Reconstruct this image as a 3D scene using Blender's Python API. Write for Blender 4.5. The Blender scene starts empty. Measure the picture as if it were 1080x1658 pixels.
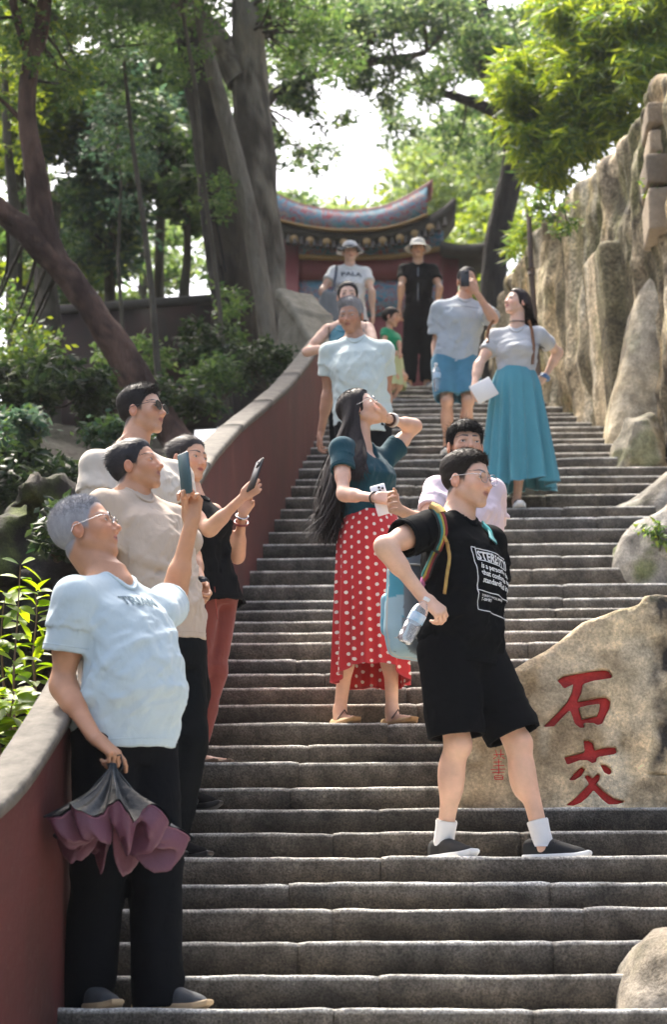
import bpy, math, random
import numpy as np
from mathutils import Vector

# ------------------------------------------------------------------ camera, sky, sun, exposure
SC = bpy.context.scene
COL = SC.collection
PITCH, YAW, ZCAM, FPX = math.radians(13.5), math.radians(2.2), 1.3, 3700.0
cam_d = bpy.data.cameras.new('camera')
cam_d.sensor_fit = 'VERTICAL'; cam_d.sensor_height = 36.0; cam_d.sensor_width = 36.0
cam_d.lens = FPX/1658*36.0
cam_d.clip_start = 0.1; cam_d.clip_end = 2000
cam_d.dof.use_dof = True; cam_d.dof.focus_distance = 9.75; cam_d.dof.aperture_fstop = 4.0
cam = bpy.data.objects.new('camera', cam_d); COL.objects.link(cam)
cam.location = (0, 0, ZCAM); cam.rotation_euler = (math.pi/2+PITCH, 0, YAW)
SC.camera = cam
SUN_EL, SUN_AZ = math.radians(60), math.radians(332)      # azimuth clockwise from +Y (the way up the stairs)
world = bpy.data.worlds.new('World'); SC.world = world; world.use_nodes = True
wn = world.node_tree; wn.nodes.clear()
sky = wn.nodes.new('ShaderNodeTexSky'); sky.sky_type = 'NISHITA'; sky.sun_disc = False
sky.sun_elevation = SUN_EL; sky.sun_rotation = SUN_AZ; sky.air_density = 1.0; sky.dust_density = 8.0; sky.ozone_density = 0.4
bg = wn.nodes.new('ShaderNodeBackground'); bg.inputs['Strength'].default_value = 0.15
wo = wn.nodes.new('ShaderNodeOutputWorld')
wn.links.new(sky.outputs[0], bg.inputs[0]); wn.links.new(bg.outputs[0], wo.inputs[0])
sun_d = bpy.data.lights.new('sun', 'SUN'); sun_d.energy = 2.7; sun_d.angle = math.radians(5); sun_d.color = (1.0, .95, .86)
sun = bpy.data.objects.new('sun', sun_d); COL.objects.link(sun)
sd = Vector((math.sin(SUN_AZ)*math.cos(SUN_EL), math.cos(SUN_AZ)*math.cos(SUN_EL), math.sin(SUN_EL)))
sun.rotation_euler = sd.to_track_quat('Z', 'Y').to_euler()
SC.view_settings.view_transform = 'Standard'; SC.view_settings.look = 'None'
SC.view_settings.gamma = 1.0; SC.view_settings.exposure = 1.68; SC.view_settings.use_curve_mapping = False
SC.cycles.max_bounces = 8; SC.cycles.transparent_max_bounces = 8
SC.cycles.use_denoising = True

# ------------------------------------------------------------------ pixel of the 1080x1658 photograph -> place
_c, _s = math.cos(YAW), math.sin(YAW)
CF = np.array([-_s*math.cos(PITCH), _c*math.cos(PITCH), math.sin(PITCH)])
CR = np.array([_c, _s, 0.0]); CU = np.cross(CR, CF); CO = np.array([0, 0, ZCAM])
def ray(px, py):
    d = CF+CR*(px-540)/FPX-CU*(py-829)/FPX
    return d/np.linalg.norm(d)
def W(px, py, Y):
    d = ray(px, py); return CO+d*(Y/d[1])
def proj(p):
    v = np.asarray(p, float)-CO; d = v@CF
    return 540+FPX*(v@CR)/d, 829-FPX*(v@CU)/d, FPX/d

rng = np.random.default_rng(7)
random.seed(7)
# ------------------------------------------------------------------ helpers
def nz(v):
    v = np.asarray(v, float); return v/(np.linalg.norm(v)+1e-12)
def vnoise(P, seed=0):
    """value noise, P (N,3) -> (N,) in 0..1"""
    P = np.asarray(P, np.float32)
    I = np.floor(P).astype(np.int32); F = P-I; F = F*F*(3-2*F)
    I = I.astype(np.uint32)
    def h(dx, dy, dz):
        n = (I[:, 0]+np.uint32(dx))*np.uint32(374761393)+(I[:, 1]+np.uint32(dy))*np.uint32(668265263)+(I[:, 2]+np.uint32(dz))*np.uint32(2147483647)+np.uint32(seed*2654435761 & 0xffffffff)
        n = (n ^ (n >> np.uint32(13)))*np.uint32(1274126177); n = n ^ (n >> np.uint32(16))
        return (n & np.uint32(0xffff)).astype(np.float32)/65535
    x, y, z = F[:, 0], F[:, 1], F[:, 2]
    a = h(0,0,0)*(1-x)+h(1,0,0)*x; b = h(0,1,0)*(1-x)+h(1,1,0)*x
    c = h(0,0,1)*(1-x)+h(1,0,1)*x; d = h(0,1,1)*(1-x)+h(1,1,1)*x
    return (a*(1-y)+b*y)*(1-z)+(c*(1-y)+d*y)*z
def fbm(P, oct=4, seed=0):
    P = np.asarray(P, np.float32); s = np.zeros(len(P), np.float32); a, t = 1.0, 0
    for o in range(oct):
        s += a*vnoise(P*(2**o)+13.7*o, seed+o); t += a; a *= .5
    return s/t
def ridged(P, oct=3, seed=0):
    P = np.asarray(P, np.float32); s = np.zeros(len(P), np.float32); a, t = 1.0, 0
    for o in range(oct):
        s += a*(1-np.abs(2*vnoise(P*(2**o)+7.1*o, seed+o)-1)); t += a; a *= .5
    return s/t

def mesh_np(name, V, F=None, T=None, col=None, uv=None, smooth=True):
    """V (N,3); F (M,4) quads; T (K,3) triangles; col (N,3) colour per vertex; uv per vertex"""
    me = bpy.data.meshes.new(name)
    V = np.ascontiguousarray(V, np.float32)
    F = np.zeros((0, 4), np.int32) if F is None else np.asarray(F, np.int32).reshape(-1, 4)
    T = np.zeros((0, 3), np.int32) if T is None else np.asarray(T, np.int32).reshape(-1, 3)
    loops = np.concatenate([F.ravel(), T.ravel()]).astype(np.int32)
    me.vertices.add(len(V)); me.vertices.foreach_set('co', V.ravel())
    me.loops.add(len(loops)); me.loops.foreach_set('vertex_index', loops)
    st = np.concatenate([np.arange(len(F))*4, len(F)*4+np.arange(len(T))*3]).astype(np.int32)
    me.polygons.add(len(st)); me.polygons.foreach_set('loop_start', st)
    if uv is not None:
        l = me.uv_layers.new(name='UVMap'); l.data.foreach_set('uv', np.asarray(uv, np.float32)[loops].ravel())
    if col is not None:
        a = me.color_attributes.new('Col', 'FLOAT_COLOR', 'POINT')
        c = np.ones((len(V), 4), np.float32); c[:, :3] = col; a.data.foreach_set('color', c.ravel())
    me.update(calc_edges=True); me.validate()
    if smooth: me.polygons.foreach_set('use_smooth', np.ones(len(me.polygons), bool))
    return me
def ob(name, me, mat=None, parent=None, **props):
    o = bpy.data.objects.new(name, me); COL.objects.link(o)
    if mat is not None and me is not None and len(me.materials) == 0: me.materials.append(mat)
    if parent is not None: o.parent = parent
    for k, v in props.items(): o[k] = v
    return o
def thing(name, label, cat, loc=(0, 0, 0), group=None, parent=None):
    o = bpy.data.objects.new(name, None); COL.objects.link(o); o.empty_display_size = .1
    o.location = tuple(float(v) for v in loc); o['label'] = label; o['category'] = cat
    if group: o['group'] = group
    return o
def part(name, me, mat, parent, **props):
    """mesh given in world coordinates, hung under a thing placed at its base"""
    root = parent; loc = Vector((0, 0, 0))
    while root is not None: loc += Vector(root.location); root = root.parent
    n = len(me.vertices); a = np.empty(n*3, np.float32); me.vertices.foreach_get('co', a)
    a = a.reshape(-1, 3)-np.array(loc, np.float32); me.vertices.foreach_set('co', a.ravel()); me.update()
    return ob(name, me, mat, parent, **props)
class MB:
    def __init__(s): s.V=[]; s.F=[]; s.T=[]; s.C=[]; s.U=[]; s.n=0
    def add(s, V, F=None, T=None, col=None, uv=None):
        V = np.asarray(V, float)
        if F is not None and len(F): s.F.append(np.asarray(F, int).reshape(-1, 4)+s.n)
        if T is not None and len(T): s.T.append(np.asarray(T, int).reshape(-1, 3)+s.n)
        s.V.append(V); s.n += len(V)
        if col is not None: s.C.append(np.broadcast_to(np.asarray(col, float), (len(V), 3)))
        if uv is not None: s.U.append(uv)
        return s
    def me(s, name, smooth=True):
        return mesh_np(name, np.concatenate(s.V), np.concatenate(s.F) if s.F else None, np.concatenate(s.T) if s.T else None,
                       np.concatenate(s.C) if s.C else None, np.concatenate(s.U) if s.U else None, smooth)
def grid_faces(nu, nv, closeu=False, closev=False):
    u = np.arange(nu if closeu else nu-1); v = np.arange(nv if closev else nv-1)
    U, Vv = np.meshgrid(u, v, indexing='ij')
    a = U*nv+Vv; b = ((U+1) % nu)*nv+Vv; c = ((U+1) % nu)*nv+(Vv+1) % nv; d = U*nv+(Vv+1) % nv
    return np.stack([a, b, c, d], -1).reshape(-1, 4)
def sweep(pts, rad, ns=10, cap=True, flat=None, up=(0, 0, 1)):
    """tube along pts with radii; returns V,F,T. flat=(a,b) scales the two cross axes"""
    P = np.asarray(pts, float); n = len(P); rad = np.broadcast_to(np.asarray(rad, float), (n,))
    tg = np.gradient(P, axis=0); tg /= np.linalg.norm(tg, axis=1)[:, None]+1e-12
    x = np.cross(tg[0], up)
    if np.linalg.norm(x) < 1e-3: x = np.cross(tg[0], (0, 1, 0.01))
    x = nz(x); X = [x]
    for i in range(1, n):
        x = x-tg[i]*(x@tg[i]); x = nz(x); X.append(x)
    X = np.array(X); Yv = np.cross(tg, X)
    th = np.arange(ns)*2*math.pi/ns; fa, fb = flat or (1, 1)
    V = P[:, None]+rad[:, None, None]*(fa*np.cos(th)[None, :, None]*X[:, None]+fb*np.sin(th)[None, :, None]*Yv[:, None])
    V = V.reshape(-1, 3); F = grid_faces(n, ns, False, True); T = []
    if cap:
        V = np.concatenate([V, P[:1], P[-1:]]); a, b = n*ns, n*ns+1
        for j in range(ns):
            k = (j+1) % ns; T.append((a, j, k)); T.append((b, (n-1)*ns+k, (n-1)*ns+j))
    return V, F[:, ::-1], (np.array(T) if T else None)
def lathe(prof, ns=24, c=(0, 0, 0), axis=(0, 0, 1)):
    pts = [np.asarray(c, float)+np.asarray(axis, float)*h for r, h in prof]
    ax = nz(axis); x = np.cross(ax, (0, 1, 0.02)); x = nz(x); y = np.cross(ax, x)
    th = np.arange(ns)*2*math.pi/ns
    V = np.array([[p+r*(math.cos(t)*x+math.sin(t)*y) for t in th] for p, (r, h) in zip(pts, prof)]).reshape(-1, 3)
    return V, grid_faces(len(prof), ns, False, True)
def box(c, half, R=np.eye(3), bev=0.0):
    """bevelled box; R rows are the box axes"""
    c = np.asarray(c, float); h = np.asarray(half, float); b = min(bev, h.min()*.9)
    if b <= 0:
        S = np.array([[x, y, z] for x in (-1, 1) for y in (-1, 1) for z in (-1, 1)], float)
        F = [(0,1,3,2),(4,6,7,5),(0,4,5,1),(2,3,7,6),(0,2,6,4),(1,5,7,3)]
        return c+(S*h)@R, np.array(F)
    V = []; ix = {}
    for sx in (-1, 1):
        for sy in (-1, 1):
            for sz in (-1, 1):
                for a in range(3):
                    q = np.array([sx, sy, sz])*(h-b); q[a] += (sx, sy, sz)[a]*b
                    ix[(sx, sy, sz, a)] = len(V); V.append(q)
    F = []
    for a in range(3):
        o1, o2 = (a+1) % 3, (a+2) % 3
        for s in (-1, 1):
            q = []
            for u, v in ((-1, -1), (1, -1), (1, 1), (-1, 1)):
                k = [0, 0, 0]; k[a] = s; k[o1] = u; k[o2] = v; q.append(ix[(*k, a)])
            F.append(q if s > 0 else q[::-1])
        for u in (-1, 1):           # edge strips along axis a
            for v in (-1, 1):
                def K(w, ax): k = [0, 0, 0]; k[a] = w; k[o1] = u; k[o2] = v; return ix[(*k, ax)]
                q = [K(-1, o1), K(1, o1), K(1, o2), K(-1, o2)]
                F.append(q[::-1] if u*v > 0 else q)
    T = []
    for sx in (-1, 1):
        for sy in (-1, 1):
            for sz in (-1, 1):
                t = [ix[(sx, sy, sz, a)] for a in range(3)]; T.append(t if sx*sy*sz > 0 else t[::-1])
    return (c+np.array(V)@R, np.array(F), np.array(T))
def rot_to(fwd, up=(0, 0, 1)):
    """rows: right, forward, up"""
    f = nz(fwd); u = np.asarray(up, float); r = nz(np.cross(f, u)); u = np.cross(r, f); return np.array([r, f, u])

# ------------------------------------------------------------------ signed distance shapes -> mesh (surface nets)
def sdf_ell(P, c, r, R=None):
    q = P-np.asarray(c, np.float32)
    if R is not None: q = q@np.asarray(R, np.float32).T
    r = np.asarray(r, np.float32)
    k0 = np.sqrt(((q/r)**2).sum(1)); k1 = np.sqrt(((q/(r*r))**2).sum(1))+1e-6
    return np.where(k0 < .02, -r.min(), k0*(k0-1)/k1).astype(np.float32)
def sdf_rc(P, a, b, r1, r2):
    a = np.asarray(a, np.float32); ba = np.asarray(b, np.float32)-a; L = float((ba**2).sum())+1e-9
    q = P-a; h = np.clip(q@ba/L, 0, 1)
    return (np.sqrt(((q-h[:, None]*ba)**2).sum(1))-(r1+(r2-r1)*h)).astype(np.float32)
def sdf_box(P, c, half, R=None, rd=0.0):
    q = P-np.asarray(c, np.float32)
    if R is not None: q = q@np.asarray(R, np.float32).T
    q = np.abs(q)-(np.asarray(half, np.float32)-rd)
    return (np.sqrt((np.maximum(q, 0)**2).sum(1))+np.minimum(q.max(1), 0)-rd).astype(np.float32)
def smin(a, b, k):
    if k <= 0: return np.minimum(a, b)
    h = np.clip(.5+.5*(b-a)/k, 0, 1); return b+(a-b)*h-k*h*(1-h)
def smax(a, b, k): return -smin(-a, -b, k)
def poly2d(x, z, pts):
    """signed distance to a polygon, negative inside"""
    pts = np.asarray(pts, np.float32); n = len(pts)
    d = np.full(x.shape, 1e9, np.float32); ins = np.zeros(x.shape, bool)
    for i in range(n):
        a, b = pts[i], pts[(i+1) % n]; e = b-a
        t = np.clip(((x-a[0])*e[0]+(z-a[1])*e[1])/(e@e+1e-12), 0, 1)
        d = np.minimum(d, (x-a[0]-t*e[0])**2+(z-a[1]-t*e[1])**2)
        cr = ((a[1] > z) != (b[1] > z)) & (x < (b[0]-a[0])*(z-a[1])/(b[1]-a[1]+1e-12)+a[0]); ins ^= cr
    d = np.sqrt(d); return np.where(ins, -d, d)
def nets(f, lo, hi, h, B=6, lip=1.7):
    lo = np.asarray(lo, float)-h*1.5; n = np.ceil((np.asarray(hi, float)+h*1.5-lo)/h).astype(int)+1
    nb = -(-(n-1)//B); n = nb*B+1
    g = np.stack(np.meshgrid(*[np.arange(k) for k in nb], indexing='ij'), -1).reshape(-1, 3)
    cen = lo+(g*B+B/2)*h
    d = f(cen.astype(np.float32)); keep = np.abs(d) < B*h*.87*lip
    G = np.ones(n, np.float32)*1e3
    # fill far blocks with the sign of their centre
    sgn = np.where(d < 0, -1e3, 1e3).astype(np.float32).reshape(nb)
    G[:-1, :-1, :-1] = sgn.repeat(B, 0).repeat(B, 1).repeat(B, 2)
    kb = g[keep]
    if len(kb) == 0: return np.zeros((0, 3)), np.zeros((0, 4), int)
    off = np.stack(np.meshgrid(*[np.arange(B+1)]*3, indexing='ij'), -1).reshape(-1, 3)
    tag = np.zeros(n, bool)
    for i0 in range(0, len(kb), 3000):
        idx = (kb[i0:i0+3000, None]*B+off[None]).reshape(-1, 3); tag[idx[:, 0], idx[:, 1], idx[:, 2]] = True
    I = np.argwhere(tag)
    vals = np.concatenate([f((lo+I[i:i+400000]*h).astype(np.float32)) for i in range(0, len(I), 400000)])
    G[I[:, 0], I[:, 1], I[:, 2]] = vals
    ins = (G < 0)
    cnt = np.zeros(n-1, np.int8)
    for dx in (0, 1):
        for dy in (0, 1):
            for dz in (0, 1): cnt += ins[dx:n[0]-1+dx, dy:n[1]-1+dy, dz:n[2]-1+dz]
    act = np.argwhere((cnt > 0) & (cnt < 8))
    if len(act) == 0: return np.zeros((0, 3)), np.zeros((0, 4), int)
    vid = np.full(n-1, -1, np.int32); vid[act[:, 0], act[:, 1], act[:, 2]] = np.arange(len(act))
    S = np.zeros((len(act), 3)); N = np.zeros(len(act))
    cs = [(x, y, z) for x in (0, 1) for y in (0, 1) for z in (0, 1)]
    for a in cs:
        for ax in range(3):
            if a[ax]: continue
            b = list(a); b[ax] = 1
            v0 = G[act[:, 0]+a[0], act[:, 1]+a[1], act[:, 2]+a[2]]; v1 = G[act[:, 0]+b[0], act[:, 1]+b[1], act[:, 2]+b[2]]
            m = (v0 < 0) != (v1 < 0)
            t = np.where(m, v0/(v0-v1+1e-20), 0)
            p = np.tile(np.array(a, float), (len(act), 1)); p[:, ax] += t
            S[m] += p[m]; N[m] += 1
    V = lo+(act+S/N[:, None])*h
    Q = []
    for ax in range(3):
        o1, o2 = (ax+1) % 3, (ax+2) % 3
        sl0 = [slice(None)]*3; sl1 = [slice(None)]*3; sl0[ax] = slice(0, -1); sl1[ax] = slice(1, None)
        a0 = ins[tuple(sl0)]; e = np.argwhere(a0 != ins[tuple(sl1)])
        e = e[(e[:, o1] > 0) & (e[:, o2] > 0) & (e[:, o1] < n[o1]-1) & (e[:, o2] < n[o2]-1)]
        def c(d1, d2): k = e.copy(); k[:, o1] += d1; k[:, o2] += d2; return vid[k[:, 0], k[:, 1], k[:, 2]]
        q = np.stack([c(-1, -1), c(0, -1), c(0, 0), c(-1, 0)], -1)
        fl = ~a0[e[:, 0], e[:, 1], e[:, 2]]
        q[fl] = q[fl][:, ::-1]; Q.append(q)
    F = np.concatenate(Q); F = F[(F >= 0).all(1)]
    return V, F
def keep_faces(V, F, m):
    """keep faces all of whose corners satisfy m"""
    F = F[m[F].all(1)]; u = np.unique(F); r = np.full(len(V), -1); r[u] = np.arange(len(u)); return V[u], r[F]
def join(parts):
    V = []; F = []; n = 0
    for v, f in parts: V.append(v); F.append(f+n); n += len(v)
    return np.concatenate(V), np.concatenate(F)

# ------------------------------------------------------------------ materials
MATS = {}
def mat(name, color=(.5, .5, .5), rough=.7, noise=0.0, nscale=8.0, bump=0.0, bscale=60.0, attr=False, metal=0.0, sss=0.0, sheen=0.0,
        spec=.5, trans=0.0, color2=None, stretch=None, bdist=.01, coat=0.0, emit=None, alpha=None, ior=None):
    if name in MATS: return MATS[name]
    m = bpy.data.materials.new(name); m.use_nodes = True; nt = m.node_tree; N = nt.nodes; L = nt.links
    b = N['Principled BSDF']; b.inputs['Roughness'].default_value = rough; b.inputs['Metallic'].default_value = metal
    b.inputs['Specular IOR Level'].default_value = spec
    if sss: b.inputs['Subsurface Weight'].default_value = sss; b.inputs['Subsurface Radius'].default_value = (.012, .005, .003); b.inputs['Subsurface Scale'].default_value = 1.0
    if sheen: b.inputs['Sheen Weight'].default_value = sheen; b.inputs['Sheen Roughness'].default_value = .5
    if trans: b.inputs['Transmission Weight'].default_value = trans
    if ior: b.inputs['IOR'].default_value = ior
    if coat: b.inputs['Coat Weight'].default_value = coat
    if emit: b.inputs['Emission Color'].default_value = (*emit[:3], 1); b.inputs['Emission Strength'].default_value = emit[3]
    tc = N.new('ShaderNodeTexCoord'); src = tc.outputs['Object']
    if stretch:
        mp = N.new('ShaderNodeMapping'); mp.inputs['Scale'].default_value = stretch; L.new(src, mp.inputs[0]); src = mp.outputs[0]
    if attr:
        a = N.new('ShaderNodeAttribute'); a.attribute_name = 'Col'; base = a.outputs['Color']
    else:
        r = N.new('ShaderNodeRGB'); r.outputs[0].default_value = (*color, 1); base = r.outputs[0]
    if noise or color2 is not None:
        t = N.new('ShaderNodeTexNoise'); t.inputs['Scale'].default_value = nscale; t.inputs['Detail'].default_value = 7; t.inputs['Roughness'].default_value = .65
        L.new(src, t.inputs[0])
        cr = N.new('ShaderNodeValToRGB'); cr.color_ramp.elements[0].position = .35; cr.color_ramp.elements[1].position = .68
        L.new(t.outputs[0], cr.inputs[0])
        mx = N.new('ShaderNodeMix'); mx.data_type = 'RGBA'
        if color2 is not None:
            L.new(cr.outputs[0], mx.inputs[0]); L.new(base, mx.inputs[6]); mx.inputs[7].default_value = (*color2, 1)
        else:
            mx.blend_type = 'MULTIPLY'; mx.inputs[0].default_value = 1.0; L.new(base, mx.inputs[6])
            mr = N.new('ShaderNodeMapRange'); mr.inputs[3].default_value = 1-noise; mr.inputs[4].default_value = 1+noise
            L.new(t.outputs[0], mr.inputs[0]); L.new(mr.outputs[0], mx.inputs[7])
        base = mx.outputs[2]
    L.new(base, b.inputs['Base Color'])
    if bump:
        t2 = N.new('ShaderNodeTexNoise'); t2.inputs['Scale'].default_value = bscale; t2.inputs['Detail'].default_value = 6; L.new(src, t2.inputs[0])
        bp = N.new('ShaderNodeBump'); bp.inputs['Strength'].default_value = bump; bp.inputs['Distance'].default_value = bdist
        L.new(t2.outputs[0], bp.inputs['Height']); L.new(bp.outputs[0], b.inputs['Normal'])
    MATS[name] = m; return m
def leaf_mat(name, attr=True, translucent=.45, rough=.45):
    if name in MATS: return MATS[name]
    m = bpy.data.materials.new(name); m.use_nodes = True; nt = m.node_tree; N = nt.nodes; L = nt.links
    b = N['Principled BSDF']; b.inputs['Roughness'].default_value = rough; b.inputs['Specular IOR Level'].default_value = .4
    a = N.new('ShaderNodeAttribute'); a.attribute_name = 'Col'
    tr = N.new('ShaderNodeBsdfTranslucent'); mx = N.new('ShaderNodeMixShader'); mx.inputs[0].default_value = translucent
    hs = N.new('ShaderNodeHueSaturation'); hs.inputs['Hue'].default_value = .48; hs.inputs['Saturation'].default_value = 1.15; hs.inputs['Value'].default_value = 1.7
    L.new(a.outputs['Color'], b.inputs['Base Color']); L.new(a.outputs['Color'], hs.inputs['Color']); L.new(hs.outputs[0], tr.inputs[0])
    L.new(b.outputs[0], mx.inputs[1]); L.new(tr.outputs[0], mx.inputs[2]); L.new(mx.outputs[0], N['Material Output'].inputs[0])
    MATS[name] = m; return m
# ================================================================== THE STAIRS
_ny = {0:1635,1:1578,2:1523,3:1472,4:1432,5:1390,6:1346,7:1306,8:1272,9:1235,10:1203,11:1170,12:1139,13:1113,14:1091,15:1068,16:1043,17:1025,
       18:1004,19:987,20:969,21:946,22:923,23:902,24:881,25:860,26:840,27:823,28:803,29:786,30:772,31:759,32:746,33:734,34:723,35:713}
N_TOP = 46
def step_y(n): return 7.55+.32*n
STEP_Z = {n: float(W(560, y, step_y(n))[2]) for n, y in _ny.items()}
for n in range(36, N_TOP+1): STEP_Z[n] = STEP_Z[n-1]+.139
for n in range(-1, -12, -1): STEP_Z[n] = STEP_Z[n+1]-.125
def step_z(n): return STEP_Z[n]
def slope_z(Y):
    n = (Y-7.55)/.32; k = np.array(sorted(STEP_Z)); return np.interp(n, k, [STEP_Z[i] for i in k])
XL_Y = np.array([4.0, 5.6, 6.3, 6.9, 7.5, 12.0, 14.0, 15.3, 16.7, 18.5, 22.5])
XL_X = np.array([-2.6, -1.75, -1.42, -1.25, -1.19, -1.19, -1.15, -1.07, -.98, -.9, -.8])
def left_x(Y): return np.interp(Y, XL_Y, XL_X)
def speckled(name, lo=.35, hi=2.1, fine=95, mid=11, bump=.9):
    m = bpy.data.materials.new(name); m.use_nodes = True; nt = m.node_tree; N = nt.nodes; L = nt.links; b = N['Principled BSDF']; b.inputs['Roughness'].default_value = .85; b.inputs['Specular IOR Level'].default_value = .25
    tc = N.new('ShaderNodeTexCoord'); a = N.new('ShaderNodeAttribute'); a.attribute_name = 'Col'
    def noise(sc, det, rough=.6): t = N.new('ShaderNodeTexNoise'); t.inputs['Scale'].default_value = sc; t.inputs['Detail'].default_value = det; t.inputs['Roughness'].default_value = rough; L.new(tc.outputs['Object'], t.inputs[0]); return t.outputs[0]
    def rng_(src, f0, f1, t0, t1): r = N.new('ShaderNodeMapRange'); r.inputs[1].default_value = f0; r.inputs[2].default_value = f1; r.inputs[3].default_value = t0; r.inputs[4].default_value = t1; L.new(src, r.inputs[0]); return r.outputs[0]
    def mul(x, y): q = N.new('ShaderNodeMix'); q.data_type = 'RGBA'; q.blend_type = 'MULTIPLY'; q.inputs[0].default_value = 1; L.new(x, q.inputs[6]); L.new(y, q.inputs[7]); return q.outputs[2]
    n1, n2, n3 = noise(fine, 4), noise(mid, 6, .7), noise(mid*.22, 3)
    c = mul(mul(mul(a.outputs['Color'], rng_(n1, .34, .68, lo, hi)), rng_(n2, .3, .7, .55, 1.5)), rng_(n3, .35, .65, .72, 1.3)); L.new(c, b.inputs['Base Color'])
    bp = N.new('ShaderNodeBump'); bp.inputs['Strength'].default_value = bump; bp.inputs['Distance'].default_value = .008; L.new(n1, bp.inputs['Height'])
    b2 = N.new('ShaderNodeBump'); b2.inputs['Strength'].default_value = .8; b2.inputs['Distance'].default_value = .03; L.new(n2, b2.inputs['Height']); L.new(b2.outputs[0], bp.inputs['Normal']); L.new(bp.outputs[0], b.inputs['Normal'])
    MATS[name] = m; return m
stone_m = speckled('stair_stone', .55, 1.6, 120, 13)
ground = None
def right_x(n):
    return float(np.interp(n, [-12, 4, 6, 7, 8, 9, 11, 14, 20, 24, 27, 30, 33, 36, 40, 46], [2.2, 2.3, 2.3, 1.14, 1.06, 1.0, 1.1, 1.5, 1.9, 1.9, 1.9, 2.1, 2.0, 1.8, 1.5, 1.3]))
stairs = ob('stone_stairs', None, kind='structure')
stairs['label'] = 'long flight of worn grey stone steps'
srng = np.random.default_rng(3)
STEP_J = {n: (srng.normal(0, .004), srng.normal(0, .008), srng.uniform(.8, 1.12), srng.uniform(-.02, .03)) for n in range(-12, 60)}
def slab(x0, x1, n):
    Y, Z = step_y(n), step_z(n); rise = Z-step_z(n-1) if n-1 in STEP_Z else .125
    jz, jy, jt, jw = STEP_J[n]; dz = jz+srng.normal(0, .003); dy = jy+srng.normal(0, .004)
    prof = np.array([(.006, -rise-.01), (0, -rise*.55), (0, -.018), (.0015, -.009), (.0045, -.0035), (.010, -.0003), (.05, .0), (.39, .0), (.39, -rise-.01)])
    ns = max(4, int((x1-x0)/.035)) if n < 30 else max(3, int((x1-x0)/.12))
    xs = np.linspace(x0+.0004, x1-.0004, ns)
    P = np.zeros((ns, len(prof), 3)); P[:, :, 0] = xs[:, None]; P[:, :, 1] = Y+dy+prof[None, :, 0]; P[:, :, 2] = Z+dz+prof[None, :, 1]
    q = P.reshape(-1, 3)
    w = fbm(np.stack([q[:, 0]*3.2, q[:, 2]*4+n*7.3, q[:, 1]*2], -1), 4, 11)-.5
    w2 = fbm(np.stack([q[:, 0]*16, q[:, 2]*16+n*3.1, q[:, 1]*6], -1), 3, 21)-.5
    k = np.tile(np.arange(len(prof)), ns)
    front = np.isin(k, (1, 2, 3, 4, 5)).astype(float); top = np.isin(k, (3, 4, 5, 6)).astype(float)
    q[:, 1] += front*(w*.040+w2*.016); q[:, 2] += top*(w*.018+w2*.007)
    # chipped ends
    e = np.minimum(q[:, 0]-x0, x1-q[:, 0]); ch = .7*np.clip(1-e/.02, 0, 1)*np.isin(k, (2, 3, 4, 5, 6)); q[:, 2] -= ch*.006; q[:, 1] += ch*.004
    tone = jt*srng.uniform(.93, 1.07); warm = jw
    c = np.zeros((len(q), 3))
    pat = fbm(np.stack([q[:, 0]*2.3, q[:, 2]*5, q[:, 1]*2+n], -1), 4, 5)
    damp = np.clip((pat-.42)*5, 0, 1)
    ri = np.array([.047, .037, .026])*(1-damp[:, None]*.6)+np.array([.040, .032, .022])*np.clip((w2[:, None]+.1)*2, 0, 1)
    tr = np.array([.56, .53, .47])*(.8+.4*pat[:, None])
    mixk = np.array([0, .03, .12, .7, 1, 1, 1, 1, 0])[k][:, None]  # lit edge painted into the nosing colour, along with foot wear; risers darker
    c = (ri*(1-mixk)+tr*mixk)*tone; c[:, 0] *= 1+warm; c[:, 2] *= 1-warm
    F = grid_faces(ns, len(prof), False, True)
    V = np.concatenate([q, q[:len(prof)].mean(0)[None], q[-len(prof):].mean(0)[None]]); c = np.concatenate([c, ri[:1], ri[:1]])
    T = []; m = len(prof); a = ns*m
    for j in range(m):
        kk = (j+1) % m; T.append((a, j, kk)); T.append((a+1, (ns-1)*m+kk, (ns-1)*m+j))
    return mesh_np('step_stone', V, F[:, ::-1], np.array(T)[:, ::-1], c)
for n in range(-11, N_TOP+1):
    x0 = float(left_x(step_y(n)+.2))-.12; x1 = right_x(n)
    cuts = [x0]; nseg = max(1, int(round((x1-x0)/srng.uniform(.75, 1.35))))
    for i in range(1, nseg): cuts.append(x0+(x1-x0)*i/nseg+srng.uniform(-.14, .14))
    cuts.append(x1)
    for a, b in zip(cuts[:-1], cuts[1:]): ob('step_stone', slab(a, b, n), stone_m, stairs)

# ================================================================== GROUND (one sheet: hillside with the stairs cut into it)
def ground_z(X, Y):
    base = slope_z(np.clip(Y, 4.0, 22.3))-.28
    base = np.where(Y > 22.3, slope_z(22.3)-.06+np.clip(Y-36, 0, 200)*.22, base)
    base = np.where(Y < 4.0, 0.0, base)
    lx = left_x(Y); dl = np.clip(lx-.25-X, 0, 60)
    left = .22*np.clip(dl-1.5, 0, 8)+.45*np.clip(dl-4, 0, 30)-.55*np.clip(dl, 0, .8)
    dr = np.clip(X-2.2, 0, 60); right = 1.1*np.clip(dr, 0, 5)+.5*np.clip(dr-5, 0, 30)
    k = np.clip((Y-4)/2, 0, 1)
    return base+(left+right*np.clip((Y-5)/6, 0, 1))*k
gx = np.concatenate([np.linspace(-140, -12, 26), np.linspace(-11.5, 8, 100), np.linspace(9, 120, 24)])
gy = np.concatenate([np.linspace(-60, 3.5, 14), np.linspace(3.6, 30, 110), np.linspace(31, 260, 44)])
GX, GY = np.meshgrid(gx, gy, indexing='ij'); gp = np.stack([GX.ravel(), GY.ravel()], -1)
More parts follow.
